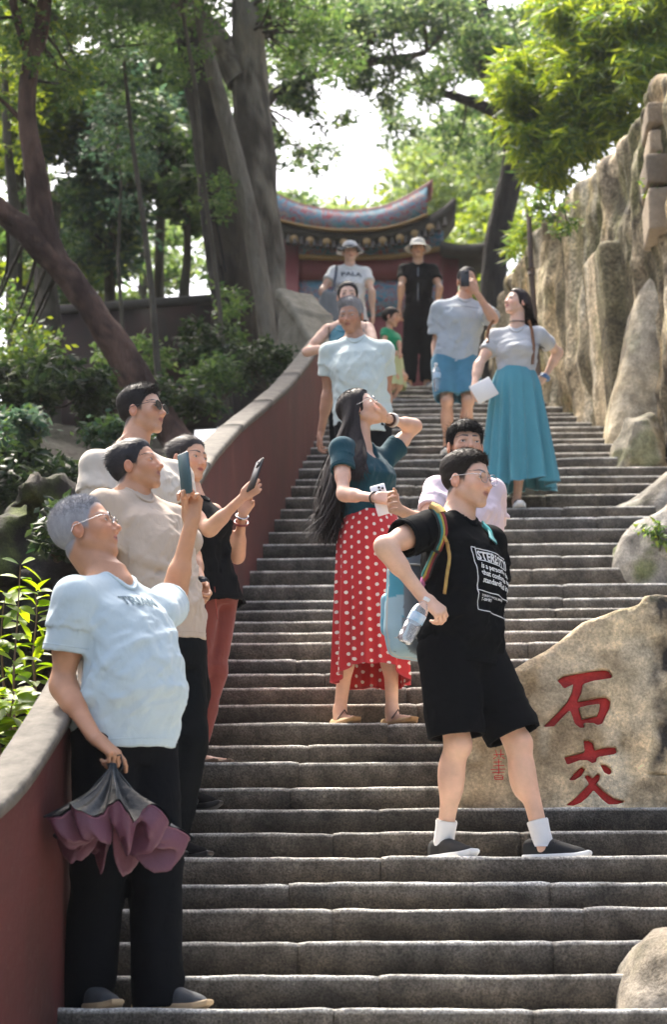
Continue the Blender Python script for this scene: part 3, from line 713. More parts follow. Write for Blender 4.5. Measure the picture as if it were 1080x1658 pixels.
for k in range(26):      # rows of cover tiles along the eave
    x = 456+k*10.6; t = (x-452)/280
    y = np.interp(x, [448, 490, 530, 570, 620, 660, 700, 736], [376, 385, 391, 393, 390, 381, 364, 342]); yb = np.interp(x, [452, 490, 530, 570, 620, 660, 700, 730], [398, 402, 407, 409, 406, 398, 386, 364])
    a = W(x, y+1, YG-.46); b = W(x, yb-3, YG-.5)-np.array([0, .05, 0])
    part('cover_tile', MB().add(*sweep([a, (a+b)/2+[0, -.03, 0], b], .035, 8)).me('cover_tile'), MATS['dark_tiles'], gate)
# ================================================================== FOREST
frng = np.random.default_rng(21)
def pxm(px, py, Y): return proj(W(px, py, Y))[2]
def resample(P, n):
    P = np.asarray(P, float); d = np.r_[0, np.cumsum(np.linalg.norm(np.diff(P[:, :3], axis=0), axis=1))]; t = np.linspace(0, d[-1], n)
    C = np.stack([np.interp(t, d, P[:, j]) for j in range(P.shape[1])], -1)
    for _ in range(max(2, n//10)): C[1:-1] = (C[:-2]+2*C[1:-1]+C[2:])/4
    return C
def limb_geo(pts, Y, ns=18, n=40, rough=.10, seed=0, col=(.06, .05, .035), col2=(.11, .095, .07)):
    """pts: (px, py, width_px[, dY]) -> V,F,T,C"""
    A = []
    for p in pts:
        YY = Y+(p[3] if len(p) > 3 else 0); w = W(p[0], p[1], YY); A.append([*w, p[2]/2/proj(w)[2]])
    C = resample(A, n); V, F, T = sweep(C[:, :3], C[:, 3], ns)
    r = np.repeat(C[:, 3], ns); r = np.r_[r, 0, 0]
    cen = np.r_[np.repeat(C[:, :3], ns, 0), C[:1, :3], C[-1:, :3]]
    nrm_ = V-cen; nl = np.linalg.norm(nrm_, axis=1)[:, None]+1e-6
    q = V*np.array([1, 1, .3]); k = (fbm(q*5, 4, seed)-.5)*2+.6*(ridged(V*np.array([9, 9, 1.2]), 2, seed+3)-.6)
    V = V+nrm_/nl*(k*r*rough*2.2)[:, None]
    t = np.clip((.55*fbm(V*np.array([4, 4, 2]), 4, seed+7)+.45*fbm(V*np.array([16, 16, 5]), 3, seed+9)-.44)*8, 0, 1)[:, None]
    return V, F, T, np.array(col)*(1-t)+np.array(col2)*t
bark_m = mat('bark', attr=True, rough=.95, noise=.5, nscale=12, bump=1.0, bscale=16, bdist=.06, stretch=(1, 1, .3))
def leaves_geo(P, size, cols, r, up=.3, aspect=.42, droop=.25, jit=1.0):
    """folded leaf blades at points P"""
    n = len(P); l = size*r.uniform(.55, 1.3, n)
    D = r.normal(0, 1, (n, 3)); D[:, 2] = D[:, 2]*.55-droop; D /= np.linalg.norm(D, axis=1)[:, None]
    N = r.normal(0, jit, (n, 3)); N[:, 2] += up*3; S = np.cross(D, N); S /= np.linalg.norm(S, axis=1)[:, None]+1e-9; U = np.cross(S, D)
    w = (l*aspect*.5)[:, None]; L = l[:, None]
    V = np.stack([P, P+D*L*.45+S*w-U*w*.25, P+D*L-U*L*.08, P+D*L*.45-S*w-U*w*.25, P+D*L*.5+U*w*.12], 1).reshape(-1, 3)
    k = np.arange(n)[:, None]*5
    T = np.concatenate([k+np.array([[0, 1, 4]]), k+np.array([[1, 2, 4]]), k+np.array([[2, 3, 4]]), k+np.array([[3, 0, 4]])])
    c0, c1 = np.array(cols[0]), np.array(cols[1]); t = r.random((n, 1))**1.4; C = np.repeat(c0*(1-t)+c1*t, 5, 0)
    return V, T, C
leaf_m = leaf_mat('leaf_mat', translucent=.45)
bam_m = leaf_mat('bamboo_leaf_mat', translucent=.55)
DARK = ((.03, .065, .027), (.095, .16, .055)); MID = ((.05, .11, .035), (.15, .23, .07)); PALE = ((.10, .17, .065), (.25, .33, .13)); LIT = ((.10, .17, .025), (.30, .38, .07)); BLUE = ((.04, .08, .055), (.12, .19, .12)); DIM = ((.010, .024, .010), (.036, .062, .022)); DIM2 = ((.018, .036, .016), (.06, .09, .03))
def crown_pts(boxes, r):
    """boxes: (px, py, Y, rx_px, ry_px, rY, n_clumps, leaves, clump_px)"""
    A = []; cl = []
    for px, py, Y, rx, ry, rY, nc, nl, cp in boxes:
        for i in range(nc):
            while True:
                q = r.uniform(-1, 1, 3)
                if (q**2).sum() < 1: break
            YY = Y+q[2]*rY; c = W(px+q[0]*rx, py+q[1]*ry, YY); rad = cp/pxm(px, py, YY)
            g = r.normal(0, .5, (nl, 3))*np.array([1, 1, .62])*rad; A.append(c+g); cl.append(c)
    return np.concatenate(A), np.array(cl)
def tree(name, label, limbs, Y, boxes, size=.09, cols=DARK, seed=0, ncol=((.06, .05, .035), (.11, .095, .07)), twigs=True, aspect=.42, ns=16, m=None, mix=None, rough=.10):
    r = np.random.default_rng(100+seed); b = W(limbs[0][0][0], limbs[0][0][1], Y)
    t = thing(name, label, 'tree', b, group=None)
    mb = MB()
    for i, lm in enumerate(limbs):
        V, F, T, C = limb_geo(lm, Y, ns if i == 0 else max(8, ns-4), 44 if i == 0 else 30, rough, seed+i*3, *ncol); mb.add(V, F, T, C)
    part('trunk', mb.me('trunk'), bark_m, t)
    if not boxes: return t
    P, cl = crown_pts(boxes, r)
    V, T, C = leaves_geo(P, size, cols, r, aspect=aspect); mb = MB().add(V, None, T, C)
    if mix: 
        k = r.random(len(P)) < mix[0]; V2, T2, C2 = leaves_geo(P[k]+r.normal(0, .05, (k.sum(), 3)), size, mix[1], r, aspect=aspect); mb.add(V2, None, T2, C2)
    cr = part('crown', mb.me('crown', False), m or leaf_m, t)
    if twigs:
        mb = MB(); tips = [np.array([W(q[0], q[1], Y+(q[3] if len(q) > 3 else 0)) for q in lm]) for lm in limbs]; allp = np.concatenate([resample(q, 24) for q in tips])
        for c in cl[::2]:
            d = np.linalg.norm(allp-c, axis=1); a = allp[d.argmin()]
            if d.min() > 1.6: continue
            mid = (a+c)/2+r.normal(0, .08, 3)
            mb.add(*sweep(resample([a, mid, c], 7), np.linspace(.02, .005, 7), 5), np.array((.05, .042, .03)))
        part('twigs', mb.me('twigs'), bark_m, t, kind='stuff')
    return t
# --- big trunks on the left
tree('old_tree', 'massive dark tree trunk leaning left, rearmost of the pair beside the gate', [[(415, 720, 110), (400, 600, 92), (388, 520, 82), (370, 400, 76), (352, 280, 70), (334, 170, 64), (316, 80, 56), (308, 30, 52), (300, -60, 46)]], 23.5,
     [(250, -20, 24, 180, 70, 2.5, 60, 90, 34), (150, -150, 21, 290, 50, 3.5, 130, 100, 42), (330, -120, 19.5, 150, 40, 2, 60, 90, 40), (20, -120, 18, 160, 50, 2, 60, 90, 40), (120, 60, 25, 130, 80, 2, 40, 80, 30)], .10, DARK, 1, ((.018, .015, .012), (.06, .048, .034)), ns=26, rough=.13)  # dense clumps above the view are added to shade the undergrowth
tree('old_tree', 'thick grey tree trunk with a forked top, foremost of the pair beside the gate', [[(470, 720, 74), (454, 600, 58), (442, 520, 54), (432, 400, 52), (420, 300, 58), (408, 200, 58), (402, 100, 54), (400, 0, 50), (398, -80, 46)], [(392, 130, 50), (372, 90, 44), (340, 50, 40), (305, 15, 38), (270, -40, 34)]], 22.3,
     [(350, -60, 22, 200, 60, 2, 50, 90, 34), (480, 20, 23, 70, 60, 1.5, 26, 60, 28), (520, 90, 24, 70, 60, 1.5, 24, 50, 26)], .09, MID, 2, ((.07, .058, .043), (.24, .21, .165)), ns=26, rough=.13)
tree('slender_tree', 'thin pale trunk slanting across the two big trunks', [[(452, 650, 26), (435, 540, 26), (418, 430, 27), (398, 320, 27), (372, 220, 24), (350, 140, 24), (330, 60, 22), (315, -30, 20)]], 21.6, [], ncol=((.12, .10, .075), (.20, .175, .135)), seed=3, ns=14)
tree('leaning_tree', 'reddish brown tree leaning far left with one upright limb', [[(290, 720, 54), (235, 640, 50), (200, 580, 48), (165, 530, 48), (130, 475, 44), (90, 420, 44), (40, 375, 46), (0, 340, 44), (-70, 290, 40)], [(92, 425, 34), (70, 385, 36), (62, 330, 36), (55, 270, 34), (45, 210, 32), (44, 150, 30), (50, 95, 32), (66, 50, 26), (72, 0, 22), (78, -60, 20)], [(50, 100, 20), (35, 60, 16), (22, 10, 14), (15, -40, 12)], [(52, 220, 9), (30, 190, 8), (5, 165, 7), (-30, 140, 6)]], 18.2,
     [(40, 90, 19, 120, 120, 1.2, 36, 70, 30), (60, -90, 19, 200, 60, 2, 90, 100, 38), (20, 540, 19.5, 70, 90, 1.0, 22, 60, 26)], .075, MID, 4, ((.040, .019, .012), (.12, .066, .044)), ns=22, mix=(.25, LIT), rough=.2)
for i, (lb, pts, w) in enumerate([('slim straight sapling stem in the middle of the left thicket', [(262, 700, 12), (255, 600, 12), (246, 480, 11), (235, 380, 9), (215, 240, 8), (200, 100, 6)], 0),
                                  ('thin dark stem running up just left of the big trunks', [(380, 720, 9), (366, 600, 9), (350, 450, 8), (330, 300, 7), (318, 150, 7), (290, -10, 6)], 0),
                                  ('very thin sapling left of the straight stem', [(190, 690, 8), (200, 560, 7), (190, 420, 6), (196, 300, 5), (188, 200, 5)], 0),
                                  ('thin sapling near the left edge behind the leaning tree', [(18, 720, 22), (22, 600, 20), (16, 480, 18), (24, 360, 17), (10, 220, 15), (6, 100, 12)], 0),
                                  ('grey background trunk under the leaning tree', [(80, 740, 50), (75, 640, 46), (78, 540, 42), (72, 440, 38), (80, 330, 34)], 0)]):
    tree('sapling', lb, [pts], 20.0+i*.8, [(pts[-1][0], pts[-1][1]+60, 20.5+i*.8, 60, 120, .8, 26, 42, 22)], .075, (DARK, MID, BLUE, LIT, DARK)[i], 10+i, twigs=False, ns=10)
# --- the mass of foliage behind them, tree by tree
back = [('dark-leaved tree filling the upper left corner', (30, 200, 26), [(20, 130, 26, 110, 150, 2, 90, 90, 30)], MID, LIT),
        ('bluish green tree behind the leaning trunk', (180, 300, 27), [(190, 200, 27, 110, 110, 2, 90, 90, 30), (150, 360, 27, 90, 80, 1.5, 44, 70, 26)], BLUE, PALE),
        ('mid green tree left of the big trunks, high up', (260, 200, 29), [(270, 120, 29, 90, 130, 2, 80, 80, 30)], MID, PALE),
        ('dark undergrowth tree left of the big trunks, low down', (300, 420, 26), [(310, 280, 26, 70, 90, 1.5, 46, 60, 26), (330, 540, 25, 60, 40, 1.5, 18, 60, 24)], DARK, MID),
        ('yellow-green sunlit tree at the left edge', (40, 480, 30), [(70, 430, 30, 110, 110, 2, 70, 80, 28)], MID, LIT),
        ('loose sparse tree with sky glinting through', (230, 460, 34), [(250, 440, 34, 120, 70, 3, 26, 50, 22)], MID, PALE),
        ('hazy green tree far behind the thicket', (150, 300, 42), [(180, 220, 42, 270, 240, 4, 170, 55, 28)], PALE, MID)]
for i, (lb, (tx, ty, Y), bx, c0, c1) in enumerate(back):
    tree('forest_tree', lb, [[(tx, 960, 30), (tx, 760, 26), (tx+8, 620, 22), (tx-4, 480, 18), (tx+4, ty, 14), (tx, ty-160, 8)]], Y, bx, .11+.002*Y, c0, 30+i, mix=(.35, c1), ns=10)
shr2 = [('climbing leaves on the lower part of the dark trunk', (372, 500, 22.2, 34, 70, .3, 16, 40, 16)), ('thin leafy spray crossing the dark trunk', (345, 330, 21.5, 40, 50, .3, 12, 40, 16))]
for i, (lb, bx) in enumerate(shr2):
    r = np.random.default_rng(400+i); t = thing('climbing_plant', lb, 'plant', W(bx[0], bx[1]+bx[4], bx[2])); P, cl = crown_pts([bx], r); V, T, C = leaves_geo(P, .07, MID, r); part('leaves', MB().add(V, None, T, C).me('leaves', False), leaf_m, t)
    part('vine', MB().add(*sweep(resample([W(bx[0]+20, bx[1]+bx[4]+60, bx[2]), W(bx[0], bx[1], bx[2]), W(bx[0]-15, bx[1]-bx[4], bx[2])], 14), .012, 6)).me('vine'), bark_m, t)
# branches reaching over the sky gap
tree('overhanging_tree', 'leafy boughs arching over the sky gap above the gate', [[(432, 1000, 40), (424, 600, 36), (414, 300, 30), (416, 170, 22), (450, 134, 14), (500, 128, 14), (560, 105, 15), (600, 95, 15), (650, 100, 12), (690, 85, 9)], [(560, 105, 10), (600, 60, 12), (640, 20, 14), (670, -30, 14)], [(430, 60, 6), (480, 40, 8), (530, 15, 9), (560, -20, 10)], [(620, 40, 6), (580, 55, 7), (545, 80, 6), (520, 100, 5)]], 26.5,
     [(520, 45, 26.5, 120, 60, 2, 60, 60, 26), (600, 20, 27, 130, 40, 2, 50, 60, 26), (600, 120, 27, 50, 40, 1, 16, 40, 20), (500, 250, 28, 40, 30, 1, 8, 40, 18), (640, 210, 30, 40, 40, 1, 12, 40, 18), (660, 150, 28, 50, 40, 1.5, 12, 40, 18), (468, 120, 26.5, 46, 60, 1.2, 26, 50, 24), (640, 60, 27, 60, 50, 1.5, 18, 40, 22), (700, 20, 27, 60, 40, 1.5, 20, 50, 24), (530, 190, 27, 46, 22, 1, 6, 34, 16), (448, 235, 27, 12, 40, 1, 6, 34, 14)], .10, ((.03, .065, .03), (.10, .15, .07)), 50, ((.05, .042, .035), (.10, .085, .07)), mix=(.4, PALE), ns=10)
tree('curving_tree', 'dark curving tree right of the gate with a bough reaching left', [[(792, 900, 48), (796, 600, 44), (800, 420, 40), (812, 335, 38), (826, 300, 36), (836, 250, 34), (830, 200, 36), (810, 160, 32), (795, 110, 40), (770, 60, 48), (735, 20, 52), (700, -40, 46)], [(822, 200, 22), (790, 175, 20), (750, 160, 16), (715, 150, 12), (685, 138, 8)], [(795, 90, 24), (785, 40, 22), (775, -30, 22)], [(900, 60, 30), (890, 20, 30), (880, -40, 28)]], 29.0,
     [(760, 70, 29, 70, 60, 1.5, 30, 60, 26), (700, 130, 28.5, 40, 26, 1, 8, 40, 18), (850, 60, 30, 80, 70, 2, 40, 70, 28), (760, 210, 31, 60, 60, 1.5, 26, 50, 24)], .11, ((.03, .07, .03), (.09, .15, .05)), 55, ((.022, .018, .015), (.05, .042, .033)), mix=(.4, PALE), ns=14)
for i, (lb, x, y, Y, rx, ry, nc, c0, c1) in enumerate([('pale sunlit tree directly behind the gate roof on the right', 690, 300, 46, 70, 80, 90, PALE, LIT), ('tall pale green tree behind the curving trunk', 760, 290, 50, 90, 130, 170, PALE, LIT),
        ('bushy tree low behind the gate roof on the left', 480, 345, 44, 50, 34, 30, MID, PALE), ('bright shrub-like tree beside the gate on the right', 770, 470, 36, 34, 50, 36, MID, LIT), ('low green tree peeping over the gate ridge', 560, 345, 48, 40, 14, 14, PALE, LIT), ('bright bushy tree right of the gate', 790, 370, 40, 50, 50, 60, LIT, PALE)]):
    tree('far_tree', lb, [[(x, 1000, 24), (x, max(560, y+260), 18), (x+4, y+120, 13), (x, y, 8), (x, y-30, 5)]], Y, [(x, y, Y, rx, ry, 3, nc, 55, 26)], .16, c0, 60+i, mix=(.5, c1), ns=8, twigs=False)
# --- bamboo on the cliff
def bamboo(label, culms, boxes, seed):
    r = np.random.default_rng(seed); t = thing('bamboo_clump', label, 'bamboo', W(culms[0][0][0], culms[0][0][1], culms[0][0][2]), group=None)
    for c in culms:
        P = resample([W(*p) for p in c], 16); part('culm', MB().add(*sweep(P, np.linspace(.022, .006, 16), 7)).me('culm'), mat('bamboo_culm', (.16, .22, .06), .5, noise=.3), t)
    P, cl = crown_pts(boxes, r); V, T, C = leaves_geo(P, .17, LIT, r, aspect=.15, droop=.5, up=.2); mb = MB().add(V, None, T, C); V, T, C = leaves_geo(P[::2], .15, MID, r, aspect=.16, droop=.5); mb.add(V, None, T, C)
    part('leaves', mb.me('leaves', False), bam_m, t)
bamboo('bright green bamboo spilling over the cliff top, left clump', [[(880, 380, 22.5), (870, 250, 22.4), (840, 150, 22), (812, 90, 21.5)], [(920, 330, 22.5), (900, 200, 22.4), (860, 110, 22), (830, 40, 21.5)], [(900, 340, 22), (880, 260, 21.7), (850, 220, 21.4), (825, 215, 21)]],
       [(885, 170, 22, 58, 74, .7, 60, 60, 26), (835, 120, 21.6, 34, 50, .5, 26, 50, 20), (840, 230, 21.4, 30, 40, .4, 12, 44, 18), (890, 270, 21.5, 36, 46, .6, 26, 50, 20), (920, 110, 22.3, 60, 60, .7, 40, 60, 26), (850, 385, 22.5, 26, 40, .6, 10, 50, 18)], 71)
bamboo('bright green bamboo over the cliff top, right clump', [[(990, 230, 21.5), (970, 130, 21.5), (930, 60, 21.3), (900, 20, 21)], [(1030, 170, 21), (1020, 90, 21), (990, 20, 20.8), (960, -30, 20.5)], [(1060, 150, 20.5), (1050, 60, 20.5), (1030, -20, 20.3)]],
       [(960, 120, 21.3, 70, 80, .7, 70, 60, 26), (1010, 60, 21, 70, 70, .7, 60, 60, 26), (930, 220, 21.2, 50, 50, .5, 34, 50, 22), (1000, 190, 20.8, 40, 30, .4, 16, 50, 20), (1055, 110, 20.4, 40, 50, .4, 36, 56, 24), (1040, 15, 20.6, 60, 40, .5, 36, 56, 24), (930, 20, 21.5, 70, 34, .6, 40, 56, 24)], 72)
tree('evergreen_tree', 'dark evergreen in the top right corner behind the bamboo', [[(1098, 620, 36), (1090, 250, 30), (1080, 120, 26), (1060, 20, 22), (1050, -40, 18)]], 23.5, [(1050, 60, 23.5, 60, 90, 1, 50, 80, 26), (1010, -10, 23.5, 90, 30, 1, 26, 70, 26)], .10, DARK, 75, ns=10, twigs=False)
# --- shrubs and undergrowth
def shrub(name, label, spots, size, cols, seed, mix=None, aspect=.45, stems=6):
    r = np.random.default_rng(200+seed); px, py, Y = spots[0][:3]; base = W(px, py+spots[0][4], Y); t = thing(name, label, 'shrub', base)
    P, cl = crown_pts(spots, r); V, T, C = leaves_geo(P, size, cols, r, aspect=aspect, droop=.1, up=.6); mb = MB().add(V, None, T, C)
    if mix: V, T, C = leaves_geo(P[::3]+r.normal(0, .02, P[::3].shape), size, mix, r, aspect=aspect); mb.add(V, None, T, C)
    part('leaves', mb.me('leaves', False), leaf_m, t)
    for c in cl[:stems]: part('stem', MB().add(*sweep(resample([base, (base+c)/2+r.normal(0, .05, 3), c], 7), np.linspace(.012, .004, 7), 6)).me('stem'), mat('stem_brown', (.07, .055, .03), .8), t)
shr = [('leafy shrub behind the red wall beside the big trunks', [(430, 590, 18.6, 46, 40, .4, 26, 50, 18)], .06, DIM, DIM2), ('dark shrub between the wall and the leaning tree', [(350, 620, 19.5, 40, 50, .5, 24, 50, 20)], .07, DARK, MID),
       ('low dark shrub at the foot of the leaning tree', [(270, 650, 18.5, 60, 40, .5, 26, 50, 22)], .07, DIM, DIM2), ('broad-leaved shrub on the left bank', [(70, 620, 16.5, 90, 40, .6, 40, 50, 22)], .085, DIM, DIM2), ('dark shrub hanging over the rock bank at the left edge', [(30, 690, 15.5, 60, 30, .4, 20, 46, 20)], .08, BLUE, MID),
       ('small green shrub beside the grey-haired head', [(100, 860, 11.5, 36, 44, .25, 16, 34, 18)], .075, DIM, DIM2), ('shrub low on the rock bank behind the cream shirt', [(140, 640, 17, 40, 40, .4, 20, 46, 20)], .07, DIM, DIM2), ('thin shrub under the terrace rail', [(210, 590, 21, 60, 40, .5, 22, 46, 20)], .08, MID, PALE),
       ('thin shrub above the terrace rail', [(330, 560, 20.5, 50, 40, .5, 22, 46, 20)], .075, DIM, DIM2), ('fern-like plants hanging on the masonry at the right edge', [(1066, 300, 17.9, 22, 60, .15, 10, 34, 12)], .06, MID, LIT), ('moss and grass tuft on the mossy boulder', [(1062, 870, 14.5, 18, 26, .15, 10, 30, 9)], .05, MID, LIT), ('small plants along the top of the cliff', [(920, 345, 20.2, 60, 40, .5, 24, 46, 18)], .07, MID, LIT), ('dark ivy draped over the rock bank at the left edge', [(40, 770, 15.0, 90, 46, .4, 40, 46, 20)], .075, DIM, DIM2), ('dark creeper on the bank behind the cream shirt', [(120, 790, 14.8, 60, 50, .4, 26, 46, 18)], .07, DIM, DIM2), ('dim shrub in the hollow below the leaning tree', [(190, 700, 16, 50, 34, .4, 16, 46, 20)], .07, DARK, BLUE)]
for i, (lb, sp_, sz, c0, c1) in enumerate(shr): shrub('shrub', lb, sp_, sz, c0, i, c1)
# bright young plant by the coping, large leaves that can be told apart
def young_plant(label, stems, Y, seed):
    r = np.random.default_rng(seed); base = W(*stems[0][0], Y); t = thing('young_plant', label, 'plant', base)
    for st in stems:
        C = resample([W(x, y, Y+r.normal(0, .03)) for x, y in st], 14); part('stem', MB().add(*sweep(C, np.linspace(.006, .002, 14), 6)).me('stem'), mat('red_stem', (.16, .09, .05), .6), t)
        for j in range(2, 14):
            for sd_ in (-1, 1, .3):
                a = r.uniform(-.5, .5); D = nz((sd_*r.uniform(.6, 1), r.uniform(-.9, .6), r.uniform(-.35, .45))); L = r.uniform(.06, .115); N_ = nz(np.array([0, -.5, 1.0])+r.normal(0, .3, 3)); S = nz(np.cross(D, N_)); U = np.cross(S, D); p = C[j]
                rows = []
                for q in range(7):
                    x = q/6; w = L*.24*math.sin(math.pi*min(1, x*1.02+.02))**.8; c = p+D*L*(x+.12)-U*L*.22*x*x; rows += [c-S*w+U*w*.25, c, c+S*w+U*w*.25]
                k = r.random()**1.2; col = np.array((.07, .15, .02))*(1-k)+np.array((.30, .42, .06))*k
                part('leaf', mesh_np('leaf', np.array(rows), grid_faces(7, 3), None, np.tile(col, (21, 1))), bam_m, t)
young_plant('bright yellow-green young plant beside the coping, tallest of the group', [[(24, 1210), (20, 1100), (28, 1000), (32, 915)], [(24, 1210), (5, 1120), (0, 1020), (8, 960)]], 8.6, 5)
young_plant('bright broad-leaved plant at the lower left behind the coping', [[(10, 1240), (12, 1180), (22, 1120)], [(5, 1240), (-8, 1180), (-5, 1130)]], 8.0, 6)
young_plant('glossy dark plant beside the coping near the grey-haired man', [[(58, 1130), (52, 1060), (60, 990), (56, 960)]], 9.4, 8)
# --- rocky bank on the left
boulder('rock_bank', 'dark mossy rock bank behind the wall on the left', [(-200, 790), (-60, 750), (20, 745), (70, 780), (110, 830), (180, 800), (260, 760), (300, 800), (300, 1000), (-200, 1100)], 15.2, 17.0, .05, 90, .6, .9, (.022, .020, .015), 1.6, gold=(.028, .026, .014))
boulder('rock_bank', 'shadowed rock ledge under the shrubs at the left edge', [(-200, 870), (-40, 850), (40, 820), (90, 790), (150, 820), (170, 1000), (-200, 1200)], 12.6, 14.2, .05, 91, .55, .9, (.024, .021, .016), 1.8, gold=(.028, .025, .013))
# --- terrace wall with a rail in the wood
tw = thing('terrace_wall', 'low weathered terrace wall with a grey rail among the trees', 'wall', W(250, 600, 24.5))
a, b = W(100, 506, 24.5), W(352, 488, 24.0); part('rail', MB().add(*box((a+b)/2, (np.linalg.norm(b-a)/2, .14, .05), np.array([nz(b-a), nz(np.cross((0, 0, 1), b-a)), np.cross(nz(b-a), nz(np.cross((0, 0, 1), b-a)))]), .02)).me('rail', False), mat('rail_stone', (.10, .09, .08), .9, noise=.4), tw)
a2, b2 = a-[0, 0, .75], b-[0, 0, .75]; part('wall_face', MB().add(*box((a2+b2)/2, (np.linalg.norm(b-a)/2, .1, .69), np.array([nz(b-a), nz(np.cross((0, 0, 1), b-a)), np.cross(nz(b-a), nz(np.cross((0, 0, 1), b-a)))]))).me('wall_face', False), mat('faded_red', (.05, .022, .02), .9, color2=(.025, .024, .02), nscale=3), tw)

# ================================================================== THIN HAZE IN THE WOOD
hz = bpy.data.materials.new('haze_air'); hz.use_nodes = True; hn = hz.node_tree; hn.nodes.clear()
hv_ = hn.nodes.new('ShaderNodeVolumePrincipled'); hv_.inputs['Density'].default_value = .00035; hv_.inputs['Color'].default_value = (.93, .96, 1, 1); hv_.inputs['Anisotropy'].default_value = .3
ho = hn.nodes.new('ShaderNodeOutputMaterial'); hn.links.new(hv_.outputs[0], ho.inputs['Volume'])
zmin, zmax = float(gz.min())-1.2, float(max(gz.max(), 40))+3
haze = ob('haze', MB().add(*box((-10, 100, (zmin+zmax)/2), (152, 163, (zmax-zmin)/2))).me('haze', False), hz, kind='stuff', label='thin pale haze hanging in the air of the wood')
# ================================================================== PEOPLE: library
class Body:
    """list of signed-distance primitives, smoothly joined"""
    def __init__(s): s.ops = []
    def add(s, fn, c, R, k=.02, sub=False): s.ops.append((fn, np.asarray(c, float), R, k, sub))
    def rc(s, a, b, r1, r2, k=.02):
        a = np.asarray(a, float); b = np.asarray(b, float)
        s.add(lambda P: sdf_rc(P, a, b, r1, r2), (a+b)/2, np.linalg.norm(b-a)/2+max(r1, r2), k)
    def ell(s, c, r, R=None, k=.02, sub=False):
        s.add(lambda P: sdf_ell(P, c, r, R), c, max(r), k, sub)
    def f(s, lo=None, hi=None):
        ops = s.ops
        if lo is not None:
            c = (np.asarray(lo)+hi)/2; h = (np.asarray(hi)-lo)/2
            ops = [o for o in ops if np.linalg.norm(np.maximum(np.abs(o[1]-c)-h, 0)) < o[2]+.04+o[3]]
        def g(P):
            d = np.full(len(P), 1.0, np.float32)
            for fn, c, R, k, sub in ops:
                # only points near this primitive can change
                m = ((P-c.astype(np.float32))**2).sum(1) < (R+.06+k)**2
                if sub: m &= d < .05
                if not m.any(): continue
                e = fn(P[m])
                d[m] = smax(d[m], -e, k) if sub else smin(d[m], e, k)
            return d
        return g
def frame(phi, pitch=0.0, roll=0.0):
    """rows: person's right, forward, up. phi 0 faces the camera, 90 faces +X"""
    p = math.radians(phi); f = np.array([math.sin(p), -math.cos(p), 0]); r = np.array([-math.cos(p), -math.sin(p), 0]); u = np.array([0, 0, 1.])
    a = math.radians(pitch); f, u = f*math.cos(a)+u*math.sin(a), u*math.cos(a)-f*math.sin(a)
    a = math.radians(roll); r, u = r*math.cos(a)+u*math.sin(a), u*math.cos(a)-r*math.sin(a)
    return np.array([r, f, u])
def ray_sphere(px, py, c, R, near):
    d = ray(px, py); oc = np.asarray(c)-CO; t = oc@d; q = R*R-(oc@oc-t*t)
    t = t-math.sqrt(q) if (q > 0 and near) else (t+math.sqrt(q) if q > 0 else t)
    return CO+d*t
def ik(a, b, l1, l2, hint):
    d = b-a; L = np.linalg.norm(d); L = min(L, (l1+l2)*.999); u = nz(d)
    x = (l1*l1-l2*l2+L*L)/(2*L); h = math.sqrt(max(l1*l1-x*x, 0)); hv = hint-u*(hint@u)
    return a+u*x+nz(hv)*h
TORSO_M = [(-.24, .075, .075, 0), (-.14, .155, .105, -.005), (0, .170, .118, -.01), (.2, .155, .108, .0), (.42, .155, .11, .01), (.62, .168, .118, .015), (.78, .168, .108, .005), (.9, .125, .075, -.012), (1.0, .06, .055, -.015), (1.08, .05, .05, -.01)]
TORSO_F = [(-.24, .07, .075, 0), (-.14, .155, .11, -.01), (0, .168, .12, -.015), (.22, .125, .092, .0), (.42, .125, .095, .01), (.62, .142, .118, .03), (.78, .142, .09, .008), (.9, .105, .065, -.01), (1.0, .05, .045, -.012), (1.08, .042, .042, -.01)]
def torso_fn(P0, N0, phi_h, phi_c, table, s=1.0, ease=0.0, tmin=-9, tmax=9, wsc=1.0):
    P0 = np.asarray(P0, float); N0 = np.asarray(N0, float); L = np.linalg.norm(N0-P0); u = (N0-P0)/L
    tb = np.array(table, float); ts, w, d, o = tb.T
    e1 = nz(np.cross((0, -1, 0.), u)); e2 = np.cross(u, e1)     # e1 ~ -x (right when facing camera), e2 ~ -y
    def fn(P):
        q = P-P0.astype(np.float32); t = (q@u.astype(np.float32))/L
        a = np.radians(phi_h+(phi_c-phi_h)*np.clip((t-.1)/.7, 0, 1)).astype(np.float32)
        x0 = q@e1.astype(np.float32); y0 = q@e2.astype(np.float32)
        # rotate by phi
        x = x0*np.cos(a)+y0*np.sin(a)
        y = y0*np.cos(a)-x0*np.sin(a)
        W_ = np.interp(t, ts, w).astype(np.float32)*s*wsc+ease; D_ = np.interp(t, ts, d).astype(np.float32)*s+ease; O_ = np.interp(t, ts, o).astype(np.float32)*s
        y = y-O_; p = 2.15
        r = ((np.abs(x)/W_)**p+(np.abs(y)/D_)**p)**(1/p)
        g = (r-1)*np.sqrt((x*x+y*y)+1e-9)/(r+1e-6)
        g = np.where(r < .05, -np.minimum(W_, D_), g)
        lo = (max(tmin, ts[0])-t)*L; hi = (t-min(tmax, ts[-1]))*L
        return np.maximum(g*.92, np.maximum(lo, hi)).astype(np.float32)
    return fn, (P0+N0)/2, L*.75+.25
